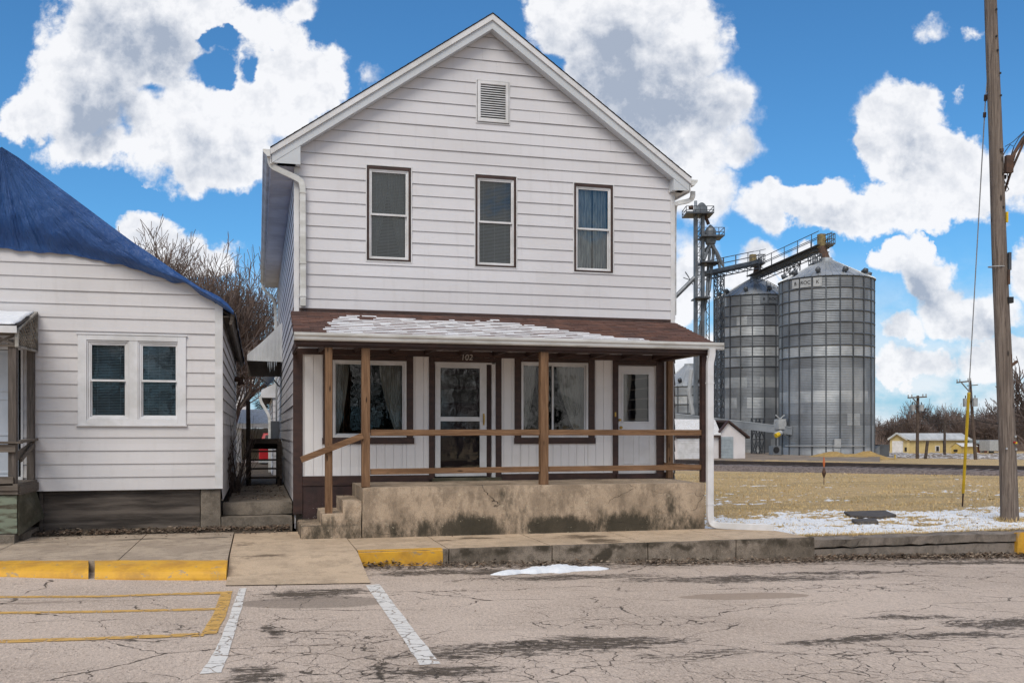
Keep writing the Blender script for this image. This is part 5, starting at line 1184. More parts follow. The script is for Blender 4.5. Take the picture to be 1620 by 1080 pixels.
# guy wire and yellow guard
ga = onz(1522.5, 801, -.09); gt = onp(1560, 140)
GY = thing('guy_wire', 'thin steel guy wire with a yellow plastic guard anchored in the lot', 'guy wire', ga)
m = M(); m.tube([ga-(gt-ga)*.01, gt.lerp(ga, .03), gt+Vector((.05, 0, .4))], .011, 6); m.build('cable', PLATE, GY)
def gp(py):
    lo, hi = 0.0, 1.0
    for _ in range(40):
        mid = (lo+hi)/2; p = ga.lerp(gt, mid); t = p.x*SP+p.y*CP; y = 683-(p.z-CZ)*1535/t
        if y > py: lo = mid
        else: hi = mid
    return ga.lerp(gt, lo)
m = M(); m.tube([gp(779), gp(700), gp(621)], .033, 10); m.build('guard', YELG, GY)
m = M(); m.tube([gp(800), gp(779)], .018, 8); m.tube([gp(186), gp(178)], .03, 8); m.tube([gp(160), gp(150)], .03, 8); m.build('anchor_rod', RUST, GY)
# marker stake and plates in the lawn
sb = onz(1303.5, 766, -.13); st = sb+Vector((0, 0, 766*0)); hgt = (766-722)*(sb.x*SP+sb.y*CP)/1535
SK = thing('marker_stake', 'thin orange tipped marker stake standing in the dry grass', 'stake', sb)
m = M(); m.tube([sb, sb+Vector((0, 0, hgt))], .012, 6); m.build('rod', RUST, SK)
m = M(); z1_ = sb.z+hgt; m.tube([(sb.x, sb.y, z1_-.72), (sb.x, sb.y, z1_-.55), (sb.x, sb.y, z1_-.4)], [.02, .075, .03], 8); m.build('lower_flag', RUST, SK)
m = M(); m.tube([(sb.x, sb.y, z1_-.36), (sb.x, sb.y, z1_-.2), (sb.x, sb.y, z1_)], [.02, .045, .012], 8); m.build('tip', mk('orange_tip', (.55, .15, .05), .5), SK)
SLATE = mk('slate_slab', (.11, .095, .085), .85, (.05, .042, .04), 6, (1, 6, 1), bump=.3)
def slabthing(pix, h, lab):
    ps = [onz(px, py, -.075) for px, py in pix]; m = M(); m.prism([(p.x, p.y, p.z) for p in ps], (0, 0, h)); c = sum(ps, Vector())/len(ps); o = m.build('stone_slab', SLATE, origin=c, bevel=.01); tag(o, lab, 'slab')
slabthing([(1335,812),(1400,810),(1418,817),(1390,821),(1345,818)], .05, 'large flat dark slab lying in the snowy grass')
slabthing([(1347,825),(1385,824),(1390,829),(1352,829)], .06, 'small dark slab lying nearer the kerb in the snow')
# ================================================================== RAILWAY, GRAIN BINS, far buildings
rA, rB = att(1065, 731, 55), att(1620, 738, 44.5)
rz = (rA.z+rB.z)/2; rdir = Vector((rB.x-rA.x, rB.y-rA.y, 0)).normalized(); rn = Vector((-rdir.y, rdir.x, 0))
rc = (rA+rB)/2; rc.z = rz
BAL = mk('ballast_stone', (.22, .175, .155), .95, (.10, .078, .07), 9, lo=.4, hi=.6, bump=1.0, bsc=14)
m = M(); ra, rb_ = -140, 140; nseg = 200
def bz(off, h): return h
for i in range(nseg+1):
    p = rc+rdir*(ra+(rb_-ra)*i/nseg)
    for off, dz in ((-3.6, -.62), (-2.2, -.11), (3.2, -.11), (4.6, -.8)):
        q = p+rn*off; m.V.append((q.x, q.y, rz+dz+.05*mnoise.noise(Vector((q.x*1.3, q.y*1.3, off)))))
for i in range(nseg):
    for j in range(3): a = i*4+j; m.F.append((a, a+4, a+5, a+1)); m.I.append(0)
struct('railway_ballast', m, BAL, 'grey brown stone ballast under the railway track', 'ballast')
RT = thing('railway_track', 'rusty railway track crossing the lot in front of the grain bins', 'railway track', (rc.x, rc.y, rz-.2))
for off in (0, 1.44):
    m = M(); m.bar(rc+rdir*ra+rn*off+Vector((0, 0, -.02)), rc+rdir*rb_+rn*off+Vector((0, 0, -.0)), .07, .12); m.build('rail', RAILM, RT)
m = M()
for i in range(230):
    c = rc+rdir*(-60+i*.55)+rn*.72+Vector((0, 0, -.155)); m.bar(c-rn*1.25, c+rn*1.25, .22, .12)
tag(m.build('sleeper', DARKW, RT), kind='stuff')
# ---- grain bins
def bin_(name, label, cx, cy, R, z0, ze, za, rings_to, ringh, nst, seed, txt=None, txta=0):
    rng = random.Random(seed); root = thing(name, label, 'grain bin', (cx, cy, z0), 'corrugated steel grain bins')
    m = M(); n = 144; z = ze; k = 0; zs = []
    while z > rings_to+.01: zs.append((z-ringh, z)); z -= ringh
    zl = z
    while z > z0+.01: zs.append((max(z0, z-ringh), z)); z -= ringh
    for iz, (zb, zt) in enumerate(zs):
        cls = rng.random() if seed != 3 else ([.6, .1, .1, .1, .6, .6, .95, .6, .1, .1, .95, .1, .6, .1, .1, .95, .1][iz % 17]); c0 = 0 if cls < .45 else (1 if cls < .88 else 2)
        sub = 7
        for q in range(sub):                 # corrugation: each sheet is made of shallow ridges
            za_, zb2 = zb+(zt-zb)*q/sub, zb+(zt-zb)*(q+1)/sub; zm = (za_+zb2)/2
            kk = len(m.V)
            for (r, zz) in ((R, za_), (R+.016, zm), (R, zb2)):
                for j in range(n): a = 2*pi*j/n; m.V.append((cx+r*cos(a), cy+r*sin(a), zz))
            for i in range(2):
                for j in range(n):
                    a = kk+i*n+j; b_ = kk+i*n+(j+1) % n; m.F.append((a, b_, b_+n, a+n)); sh = int(j/(n/ (nst)))
                    hsh = (math.sin(sh*12.9898+zb*78.233+seed)*43758.5453) % 1
                    m.I.append(c0 if hsh > .025 else (c0+1) % 3)
    m.build('wall', [GALV, GALVM, GALVL], root, smooth=False)
    m = M()
    for (zb, zt) in zs:
        if zb >= rings_to-.01: m.lathe((cx, cy, zb), [(R, -.07), (R+.075, -.065), (R+.085, 0), (R+.075, .065), (R, .07)], 96)
    m.lathe((cx, cy, ze), [(R+.02, -.06), (R+.10, -.05), (R+.11, .05), (R+.02, .07)], 96); rg = m.build('ring', GALVD, root, smooth=True); tag(rg, kind='stuff')
    m = M()
    for i in range(nst):
        a = 2*pi*(i+.5)/nst; c, s_ = cos(a), sin(a); d = Vector((c, s_, 0)); t = Vector((-s_, c, 0)); p = Vector((cx, cy, 0))+d*(R+.045)
        m.bar(p+Vector((0, 0, z0)), p+Vector((0, 0, ze-.06)), .13, .07, tuple(d))
    tag(m.build('stiffener', GALVD, root), kind='stuff')
    # ribbed cone roof
    m = M(); nr = nst*2; r0 = .62
    for i in range(nr):
        a0, a1, a2 = 2*pi*i/nr, 2*pi*(i+.86)/nr, 2*pi*(i+1)/nr
        P3 = lambda a, r, z: (cx+r*cos(a), cy+r*sin(a), z)
        m.face([P3(a0, R+.16, ze+.02), P3(a1, R+.16, ze+.02), P3(a1, r0, za), P3(a0, r0, za)])
        am = (a1+a2)/2; m.face([P3(a1, R+.16, ze+.02), P3(am, R+.16, ze+.11), P3(am, r0, za+.03), P3(a1, r0, za)]); m.face([P3(am, R+.16, ze+.11), P3(a2, R+.16, ze+.02), P3(a2, r0, za), P3(am, r0, za+.03)])
    m.lathe((cx, cy, za), [(r0, -.05), (r0, .22), (.01, .26)], 24); rf = m.build('roof', GALVL, root)
    for i in range(10):
        a = 2*pi*(i+.3)/10; d = Vector((cos(a), sin(a), 0)); r = R*.86; zz = ze+(za-ze)*(R-r)/(R-r0)
        p = Vector((cx, cy, zz))+d*r; m = M(); m.tube([p-Vector((0, 0, .1)), p+Vector((0, 0, .32)), p+Vector((0, 0, .38))+d*.15, p+Vector((0, 0, .30))+d*.42], [.22, .22, .27, .24], 10); m.build('roof_vent', GALVD, rf, smooth=True)
    m = M(); m.lathe((cx, cy, z0), [(R+.35, -2.5), (R+.35, -.08), (R+.30, 0), (R-.2, 0)], 64); m.build('foundation', ALLC, root)
    if txt:
        t = pi
        for word, da, w in txt:
            a = txta+da; d = Vector((cos(a), sin(a), 0)); tt = Vector((-sin(a), cos(a), 0)); c = Vector((cx, cy, ze-ringh*.5))+d*(R+.10)
            m = M(); m.bar(c-tt*w/2, c+tt*w/2, .03, ringh*.78, (0, 0, 1)); sg = m.build('maker_sign', SIGNW if seed != 5 else GALVM, root)
            textmesh('lettering', word, .50 if seed != 5 else .50, BLACK, sg, c+d*.03, (pi/2, 0, a+pi/2), extr=.008)
    return root
GALVM = mk('galvanised_mid', (.25, .265, .285), .48, (.18, .19, .205), .5, metal=.55)
SIGNW = mk('sign_white', (.43, .44, .45), .6)
c1 = att(1307, 683, 100); R1 = 143.5/2*100/1535; fz1 = lambda py: CZ+(683-py)*100/1535; fzf = lambda py, t: CZ+(683-py)*t/1535
def ang(cx, cy, px, py): p = ray(px, py); return None
acam1 = atan2(-c1.y, -c1.x)
B1 = bin_('grain_bin', 'larger right hand corrugated steel grain bin with a pale sheet band and cone roof', c1.x, c1.y, R1, fzf(722, 95.3), fzf(447, 100), fzf(412, 100), fzf(571, 95.5), 18.2*95.5/1535, 22, 3,
   [('B', -.66, .82), ('ROC', -.42, 1.15), ('K', -.17, .82)], acam1+.0)
c2 = att(1195, 683, 116); R2 = 4.75
acam2 = atan2(-c2.y, -c2.x)
B2_ = bin_('grain_bin', 'darker left hand corrugated steel grain bin standing behind the larger one', c2.x, c2.y, R2, fzf(716, 111), fzf(474, 116), fzf(441, 116), fzf(586, 111.2), 16.4*111/1535, 22, 5,
   [('B', .20, .8), ('ROC', .42, 1.1), ('K', .64, .8)], acam2)
c3 = att(1090, 683, 128)
bin_('grain_bin', 'small squat steel grain bin seen through the porch end', c3.x, c3.y, 4.1, fzf(716, 124), fzf(613, 128), fzf(578, 128), fzf(714, 124), 1.15, 20, 8)
# door panel, pipe and boxes on the big bin
def onbin(px, py, R=R1, c=c1, out=.12):
    a, b_, s_ = ray(px, py); A_ = a*a+b_*b_; Bq = -2*(a*c.x+b_*c.y); Cq = c.x**2+c.y**2-(R+out)**2; t = (-Bq-sqrt(max(0, Bq*Bq-4*A_*Cq)))/(2*A_)
    return Vector((a*t, b_*t, CZ+s_*t))
def facing(name, px0, px1, py0, py1, mat, par, out=.12, dep=.15):
    p = onbin((px0+px1)/2, (py0+py1)/2, out=out); d = Vector((p.x-c1.x, p.y-c1.y, 0)).normalized(); t = Vector((-d.y, d.x, 0)); w = (px1-px0)*96/1535; h = (py1-py0)*96/1535
    m = M(); m.bar(p-t*w/2, p+t*w/2, dep, h); return m.build(name, mat, par)
facing('access_door', 1318, 1330, 696, 718, GALVM, B1); facing('hatch', 1320, 1330, 694, 707, PLATE, B1, .2); facing('hatch', 1319, 1329, 709, 716, PLATE, B1, .2)
m = M(); m.tube([onbin(px, 705, out=.2) for px in range(1242, 1376, 8)], .05, 6); m.build('air_pipe', PLATE, B1)
# fan unit by the left bin, ducts on the right
p = att(1226, 727, 97); F_ = thing('aeration_fan', 'grey aeration fan box with a round dark opening between the two big bins', 'fan', p)
zt = fzf(705, 97); zb = fzf(719, 97); m = M(); m.bar(Vector((p.x-.45, p.y, (zt+zb)/2)), Vector((p.x+.45, p.y, (zt+zb)/2)), .8, zt-zb); m.build('housing', GALVM, F_)
m = M(); q = Vector((p.x-.1, p.y-.42, (zt+zb)/2+.05)); m.tube([q, q+Vector((0, -.05, 0))], .32, 16); m.build('opening', BLACK, F_)
m = M(); m.box(p.x-.5, p.x+.5, p.y-.4, p.y+.5, zb-1.0, zb-.001); m.build('base', ALLC, F_)
p = att(1392, 716, 101); D_ = thing('transition_duct', 'grey metal transition duct and blower at the right foot of the big bin', 'duct', p)
z_a, z_b = fzf(703, 101), fzf(719, 101); x0 = att(1375, 700, 101); x1 = att(1387, 700, 101); x2 = att(1402, 700, 101)
m = M(); m.hexa([(x0.x, x0.y-.5, z_b), (x1.x, x1.y-.5, z_b), (x1.x, x1.y+.5, z_b), (x0.x, x0.y+.5, z_b), (x0.x, x0.y-.5, z_b+.35), (x1.x, x1.y-.5, z_a-.1), (x1.x, x1.y+.5, z_a-.1), (x0.x, x0.y+.5, z_b+.35)]); m.build('duct', GALVM, D_)
m = M(); m.hexa([(x1.x+.01, x1.y-.5, z_b-.2), (x2.x, x2.y-.5, z_b-.2), (x2.x, x2.y+.5, z_b-.2), (x1.x+.01, x1.y+.5, z_b-.2), (x1.x+.01, x1.y-.5, z_a), (x2.x, x2.y-.5, z_a), (x2.x, x2.y+.5, z_a), (x1.x+.01, x1.y+.5, z_a)]); m.build('blower', GALVD, D_)
# spilled grain
m = M()
gp1 = att(1325, 727, 93); gp2 = att(1385, 727, 93)
for (c, r, h) in ((att(1318, 728, 91), 3.6, .75), (att(1372, 728, 92), 3.0, .85), (att(1345, 729, 90), 3.2, .55)):
    c.z = gz(c.x, c.y)-.3; k = len(m.V); n = 28
    prof = [(r*f, h*((1-f)**1.15)) for f in (1, .85, .65, .45, .25, .1)]
    for (rr_, zz) in prof:
        for j in range(n): a = 2*pi*j/n; jj = 1+.12*mnoise.noise(Vector((cos(a)*2, sin(a)*2, rr_))); m.V.append((c.x+rr_*cos(a)*jj, c.y+rr_*sin(a)*.6*jj, c.z+.3*0+zz*jj+.3))
    for i in range(len(prof)-1):
        for j in range(n): a = k+i*n+j; b_ = k+i*n+(j+1) % n; m.F.append((a, b_, b_+n, a+n)); m.I.append(0)
    m.F.append(tuple(k+(len(prof)-1)*n+j for j in range(n))); m.I.append(0)
tag(m.build('spilled_grain', GRAIN, origin=(gp1.x, gp1.y, gp1.z), smooth=True), 'low heaps of tan spilled grain before the big bin', 'grain', kind='stuff')
# ---- elevator leg
TE = 108
def e(px, py, t=TE, dy=0.0): return att(px, py, t)+Vector((0, dy, 0))
eb = e(1106, 716); EL_ = thing('grain_elevator', 'tall galvanised bucket elevator tower with platforms and fanned spouts left of the bins', 'elevator', eb)
def part(name, mat, fn, par=EL_, **k): m = M(); fn(m); return m.build(name, mat, par, **k)
GALVE = mk('galvanised_weathered', (.20, .215, .235), .5, (.12, .13, .145), .8, metal=.5)
for px in (1100.5, 1111.5): part('leg_trunk', GALVE, lambda m: m.bar(e(px, 722), e(px, 333), .34, .42, (0, 1, 0)))
part('lattice', GALVD, lambda m: [m.bar(e(1103, 716-i*13), e(1109, 703-i*13), .05) for i in range(29)]+[m.bar(e(1101, 716-i*13), e(1111, 716-i*13), .06) for i in range(30)]+[m.bar(e(1117+(0 if i % 2 else 5), 716-i*9), e(1117+(5 if i % 2 else 0), 707-i*9), .05) for i in range(28)]+[m.bar(e(1117, 716), e(1117, 460), .09), m.bar(e(1122, 716), e(1122, 430), .09)])
part('ladder', GALVD, lambda m: [m.bar(e(1103.5, 480-i*5), e(1107, 480-i*5), .03) for i in range(27)]+[m.bar(e(px, 600), e(px, 336), .04) for px in (1103.5, 1107)])
def head(m):
    c = e(1109, 338); r = 9.3*TE/1535; n = 16; pts = [c+Vector((CP, -SP, 0))*(r*cos(pi*i/n))+Vector((0, 0, r*1.75*sin(pi*i/n))) for i in range(n+1)]
    m.prism([p-Vector((SP, CP, 0))*.45 for p in pts], Vector((SP, CP, 0))*.9)
part('head', GALVE, head)
part('vent_pipe', GALV, lambda m: m.tube([e(1100.5, 333), e(1100.5, 318)], .17, 10))
part('motor', RUST, lambda m: m.tube([e(1090, 329), e(1096, 328)], [.22, .26], 10))
def platform(m, px0, px1, py, hgt, dep=1.3, t=TE):
    a, b_ = e(px0, py, t), e(px1, py, t); f = Vector((SP, CP, 0))*dep
    m.hexa([a-f, b_-f, b_+f, a+f]+[q+Vector((0, 0, .16)) for q in (a-f, b_-f, b_+f, a+f)])
    for s_ in (-1, 1):
        for hh in (.55, 1.1):
            m.bar(a+f*s_+Vector((0, 0, hh*hgt)), b_+f*s_+Vector((0, 0, hh*hgt)), .06)
        n = 4
        for i in range(n+1): q = a.lerp(b_, i/n)+f*s_; m.bar(q, q+Vector((0, 0, 1.1*hgt)), .06)
    for q in (a, b_):
        for hh in (.55, 1.1): m.bar(q-f+Vector((0, 0, hh*hgt)), q+f+Vector((0, 0, hh*hgt)), .06)
part('platform', GALVD, lambda m: platform(m, 1082.5, 1125.5, 341.5, .72)); part('platform', GALVD, lambda m: platform(m, 1107, 1142, 377, .85)); part('platform', GALVD, lambda m: platform(m, 1107, 1135, 418, .1)); part('platform', GALVD, lambda m: platform(m, 1097, 1120, 474, .1))
part('distributor', GALVE, lambda m: m.lathe(tuple(e(1124, 374)), [(.62, -.6), (.62, .6), (.5, .85), (.12, 1.25), (.05, 1.3)], 16)); part('distributor', GALVE, lambda m: m.lathe(tuple(e(1124, 384)), [(.12, -.6), (.55, -.1), (.6, .3)], 16))
part('spout', RUST, lambda m: m.tube([e(1113, 338), e(1117, 345), e(1121, 355)], .19, 10))
for pts in ([(1124,386),(1133,400),(1144,421)], [(1124,386),(1119,396),(1112,412)], [(1122,388),(1124,400),(1122,420),(1117,470),(1108,520),(1105,600)], [(1126,388),(1130,402),(1128,420),(1121,460),(1114,480),(1113,600)], [(1124,386),(1115,398),(1109,420)], [(1127,388),(1136,410),(1139,425)]):
    part('spout', GALVE, lambda m: m.tube([e(*p, TE, .3*random.uniform(-1, 1)) for p in pts], .17, 8))
part('spout', GALVE, lambda m: m.tube([e(1099, 439), e(1066, 472), e(1030, 508)], .24, 8)); part('spout_bracket', GALVD, lambda m: [m.bar(e(1084, 430), e(1090, 439), .1), m.bar(e(1081, 439), e(1097, 445), .08), m.bar(e(1088, 436), e(1096, 450), .08)])
part('brace', PLATE, lambda m: m.tube([e(1096, 655, 100), e(1090, 620, 100), e(1094, 585, 100)], .22, 8))
# conveyors with catwalks
def conveyor(name, label, a, b_, ta, tb, rise, motorpx):
    A_, B_ = att(*a, ta), att(*b_, tb); root = thing(name, label, 'conveyor', A_); d = (B_-A_); L = d.length; f = Vector((-d.y, d.x, 0)).normalized()*.45
    m = M(); m.bar(A_, B_, .55, .55); m.build('trough', GALVE, root)
    m = M(); o = Vector((0, 0, -.32)); n = int(L/1.1)
    for s_ in (-1, 1):
        m.bar(A_+o+f*s_, B_+o+f*s_, .09); m.bar(A_+o*2.3+f*s_, B_+o*2.3+f*s_, .08)
        for i in range(n): m.bar(A_.lerp(B_, i/n)+o+f*s_, A_.lerp(B_, (i+1)/n)+o*2.3+f*s_, .05); m.bar(A_.lerp(B_, i/n)+o*2.3+f*s_, A_.lerp(B_, i/n)+o+f*s_, .05)
    m.build('truss', GALVD, root)
    m = M()
    for s_ in (-1.9, 1.9):
        for h in (.75, 1.35): m.bar(A_+f*s_+Vector((0, 0, h)), B_+f*s_+Vector((0, 0, h)), .06)
        for i in range(n//2+1): q = A_.lerp(B_, min(1, 2*i/n))+f*s_; m.bar(q-Vector((0, 0, .2)), q+Vector((0, 0, 1.35)), .06)
    m.bar(A_+f*1.5-Vector((0, 0, .05)), B_+f*1.5-Vector((0, 0, .05)), .7, .06); m.bar(A_-f*1.5-Vector((0, 0, .05)), B_-f*1.5-Vector((0, 0, .05)), .7, .06)
    m.build('catwalk', GALVD, root)
    c = att(*motorpx, tb); m = M(); m.rough(-.30, .30, -.35, .35, -.75, .70, .3, .01); m.V = [(v[0]+c.x, v[1]+c.y, v[2]+c.z) for v in m.V]; m.build('motor_cover', mk('ochre_cover', (.30, .23, .10), .6, (.18, .13, .06), 4), root)
    return root, B_
k1, e1 = conveyor('conveyor', 'lower catwalk conveyor from the elevator to the left bin roof', (1114,433), (1202,414), 108, 114, 0, (1191,412))
k2, e2 = conveyor('conveyor', 'upper steep catwalk conveyor climbing to the top of the right bin', (1192,437), (1306,387), 113, 101, 0, (1299.5,381))
for k, t, pxs in ((k1, 114, (1196, 1206, 423, 405)), (k2, 101, (1304, 1315, 393, 375))):
    m = M(); platform(m, pxs[0], pxs[1], pxs[2]-3, 1.0, 1.2, t); m.build('end_platform', GALVD, k)
m = M(); m.tube([e2+Vector((-.4, 0, -.4)), Vector((c1.x, c1.y, fzf(411, 100)))], .42, 12); m.build('drop_spout', RUST, k2)
m = M(); m.tube([e1+Vector((-.2, 0, -.4)), Vector((c2.x, c2.y, fzf(440, 116)))], .42, 12); m.build('drop_spout', RUST, k1)
# support trusses
def tower(name, label, cx, cy, z0, z1, w, step):
    root = thing(name, label, 'truss tower', (cx, cy, z0), 'lattice towers under the conveyors'); m = M(); cs_ = [(-w, -w), (w, -w), (w, w), (-w, w)]
    for x, y in cs_: m.bar((cx+x, cy+y, z0), (cx+x, cy+y, z1), .10, mi=0)
    m.build('leg', GALVD, root); m = M(); z = z0; i = 0
    while z < z1-.3:
        z2 = min(z1, z+step)
        for k in range(4):
            a, b_ = cs_[k], cs_[(k+1) % 4]; m.bar((cx+a[0], cy+a[1], z), (cx+b_[0], cy+b_[1], z2), .06); m.bar((cx+b_[0], cy+b_[1], z), (cx+a[0], cy+a[1], z2), .06); m.bar((cx+a[0], cy+a[1], z2), (cx+b_[0], cy+b_[1], z2), .06)
        z = z2; i += 1
    m.build('bracing', GALVD, root); return root
p = att(1137.5, 700, 109); tower('truss_tower', 'lattice tower at the left edge of the darker bin', p.x, p.y, gz(p.x, p.y), fzf(434, 109), .42, 1.3)
p = att(1253, 450, 109); tower('truss_tower', 'lattice tower rising behind the big bin under the upper conveyor', p.x, p.y, gz(p.x, p.y), fzf(412, 109), .62, 1.35)
p = att(1199, 700, 104); tower('truss_tower', 'short lattice tower carrying the discharge conveyor before the darker bin', p.x, p.y, fzf(727, 104), fzf(661, 104), .5, 2.2)
p = att(1283, 420, 100); m = M(); platform(m, 1283, 1296, 419, .9, .8, 100); tag(m.build('roof_landing', GALVD, origin=p), 'small railed landing on the roof of the big bin', 'landing')
m = M(); a_, b_ = att(1213, 445, 113), att(1236, 458, 113)
for h in (0, .5, 1.0): m.bar(a_+Vector((0, 0, h-.9)), b_+Vector((0, 0, h-.9)), .06)
for i in range(5): q = a_.lerp(b_, i/4); m.bar(q-Vector((0, 0, 1.3)), q+Vector((0, 0, .1)), .06)
tag(m.build('roof_handrail', GALVD, origin=a_), 'sloping handrail on the roof of the darker bin', 'handrail')
# discharge conveyor
a_, b_ = att(1060, 658, 104), att(1255, 682, 98); K3 = thing('discharge_conveyor', 'long inclined grey conveyor ending in front of the big bin', 'conveyor', b_)
a_ = b_+(att(1128, 667, 103)-b_)*1.5
m = M(); m.bar(a_, b_, .7, .72); m.build('trough', GALV, K3)
m = M(); m.bar(a_+Vector((0, 0, .40)), b_+Vector((0, 0, .40)), .8, .07); m.build('cover', GALVL, K3)
m = M(); q = att(1234, 671, 98.5); m.rough(-.45, .45, -.5, .5, -.5, .55, .3, .03); m.V = [(v[0]+q.x, v[1]+q.y, v[2]+q.z) for v in m.V]; m.bar(q+Vector((0, 0, .55)), q+Vector((-.5, 0, .95)), .1); m.bar(q+Vector((0, 0, .55)), q+Vector((.5, 0, .95)), .1); m.build('drive_motor', PLATE, K3)
m = M(); m.tube([att(1236, 684, 97.5), att(1226, 688, 97.2)], .26, 8); hs_ = m.build('spout', PLATE, K3); m = M(); m.tube([att(1230, 686.4, 97.3)-Vector((0, .3, 0)), att(1225, 689, 97.1)-Vector((0, .3, 0))], .24, 8); m.build('spout_sleeve', YELG, hs_)
m = M(); m.bar(att(1238, 684, 98), att(1247, 694, 98), .1); m.build('brace', GALVD, K3)
# ---- white shed with brown trim
TS = 84
s = {k: att(px, 724, TS) for k, px in (('c', 1136), ('r', 1181.5))}
gd = Vector((CP, -SP, 0))*.93+Vector((SP, CP, 0))*.36; gd.normalize(); bd_ = Vector((-gd.y, gd.x, 0))
C0 = att(1136.5, 724, TS); wid = (1181.5-1136.5)*TS/1535/ .90; zb = C0.z; zeL = fzf(691, TS); 
sh = thing('shed', 'white shed with brown roof edges, snowy roof and a grey roller door beside the bins', 'shed', C0)
C0.z = 0; ht = fzf(668, TS)
def sp(u, v, z): q = C0+gd*u+bd_*v; return (q.x, q.y, z)
W_ = wid; ridge = W_*.34
m = M(); m.face([sp(0, 0, zb-.6), sp(W_, 0, zb-.6), sp(W_, 0, zeL), sp(ridge, 0, ht), sp(-.0, 0, zeL+.25)]); m.face([sp(W_, 0, zb-.6), sp(W_, 6, zb-.6), sp(W_, 6, zeL), sp(W_, 0, zeL)]); lw = 9.0
fx0 = C0-gd*lw
m.face([sp(-lw, -.15, zb-.6), sp(0, -.15, zb-.6), sp(0, -.15, zeL+.1), sp(-lw, -.15, zeL+.1)])
m.face([sp(0, -.15, zb-.6), sp(0, 0, zb-.6), sp(0, 0, zeL+.2), sp(0, -.15, zeL+.2)])
m.build('wall', PINKW, sh)
m = M(); ro = .22; th = .16
m.hexa([sp(ridge, -ro, ht+.05), sp(W_+.35, -ro, zeL-.12), sp(W_+.35, 6.2, zeL-.12), sp(ridge, 6.2, ht+.05), sp(ridge, -ro, ht+.05+th), sp(W_+.35, -ro, zeL-.12+th), sp(W_+.35, 6.2, zeL-.12+th), sp(ridge, 6.2, ht+.05+th)])
m.hexa([sp(ridge, -ro, ht+.05), sp(-.1, -ro, zeL+.22), sp(-.1, .1, zeL+.22), sp(ridge, .1, ht+.05), sp(ridge, -ro, ht+.05+th), sp(-.1, -ro, zeL+.22+th), sp(-.1, .1, zeL+.22+th), sp(ridge, .1, ht+.05+th)])
m.hexa([sp(-lw, -.4, zeL+.0), sp(-.02, -.4, zeL+.0), sp(-.02, -.3, zeL+.0), sp(-lw, -.3, zeL+.0), sp(-lw, -.4, zeL+.14), sp(-.02, -.4, zeL+.14), sp(-.02, -.3, zeL+.14), sp(-lw, -.3, zeL+.14)])
m.bar(sp(.0, -.2, zb-.3), sp(.0, -.2, zeL+.3), .16); m.build('brown_trim', BROWN, sh)
m = M(); m.hexa([sp(-lw, -.42, zeL+.16), sp(-.0, -.42, zeL+.16), sp(ridge, 2, ht+.22), sp(-lw, 2, ht+.22), sp(-lw, -.42, zeL+.24), sp(-.0, -.42, zeL+.24), sp(ridge, 2, ht+.3), sp(-lw, 2, ht+.3)]); m.hexa([sp(-lw, 2.01, ht+.2), sp(ridge, 2.01, ht+.2), sp(ridge, 5, zeL), sp(-lw, 5, zeL), sp(-lw, 2.01, ht+.28), sp(ridge, 2.01, ht+.28), sp(ridge, 5, zeL+.1), sp(-lw, 5, zeL+.1)]); m.build('roof', SNOWD, sh)
m = M(); u0, u1 = W_*.09, W_*.54; m.hexa([sp(u0, -.06, zb-.5), sp(u1, -.06, zb-.5), sp(u1, .02, zb-.5), sp(u0, .02, zb-.5), sp(u0, -.06, zeL+.02), sp(u1, -.06, zeL+.02), sp(u1, .02, zeL+.02), sp(u0, .02, zeL+.02)])
for i in range(7): z = zb+(zeL-zb)*i/7; m.bar(sp(u0, -.07, z), sp(u1, -.07, z), .02, .03)
m.build('roller_door', GREYBL, sh)
m = M(); u0, u1 = -4.2, -1.35; m.hexa([sp(u0, -.22, zb-.5), sp(u1, -.22, zb-.5), sp(u1, -.14, zb-.5), sp(u0, -.14, zb-.5), sp(u0, -.22, zeL-.12), sp(u1, -.22, zeL-.12), sp(u1, -.14, zeL-.12), sp(u0, -.14, zeL-.12)])
for i in range(9): z = zb+(zeL-.12-zb)*i/9; m.bar(sp(u0, -.23, z), sp(u1, -.23, z), .02, .025)
m.build('garage_door', TRIM, sh)
m = M(); m.bar(sp(u0-.1, -.24, zeL-.02), sp(u1+.1, -.24, zeL-.02), .06, .14); m.build('door_hood', BROWN, sh)
# gravel pad behind the track, snowy gravel bank on the right
m = M()
def bank(pts_px, t0, t1, z0, z1, name, mat, lab, cat, n=120, rough=.25):
    m = M(); 
    for i in range(n+1):
        px = pts_px[0]+(pts_px[1]-pts_px[0])*i/n
        for k in range(7):
            f = k/6; t = t0+(t1-t0)*f; p = att(px, 683, t); z = (z0 if not callable(z0) else z0(px))+((z1 if not callable(z1) else z1(px))-(z0 if not callable(z0) else z0(px)))*min(1, f*1.5)
            m.V.append((p.x, p.y, z+(0 if k == 0 else rough*mnoise.noise(Vector((p.x*.7, p.y*.7, k)))+rough*.5*mnoise.noise(Vector((p.x*2.1, p.y*2.1, k))))))
    for i in range(n):
        for k in range(6): a = i*7+k; m.F.append((a, a+7, a+8, a+1)); m.I.append(0)
    return struct(name, m, mat, lab, cat)
GRAV, N, b = newmat('snowy_gravel'); o = oc(N)
f = N.noise(N.v('MULTIPLY', o, (1, 1, 2)), 1.6, 7, .7).outputs['Fac']; c = N.mix(N.ss(f, .42, .58), (.20, .155, .12), (.62, .60, .60)); c = N.mix(N.ss(N.noise(o, 4, 5).outputs['Fac'], .5, .62), c, (.13, .105, .085)); N.put(b.inputs['Base Color'], c); b.inputs['Roughness'].default_value = .95
bank((1380, 1760), 106, 116, lambda px: fzf(731, 106), lambda px: fzf(717, 116)-.0, 'gravel_bank', GRAV, 'low snowy gravel bank behind the track', 'gravel', 300, .22)
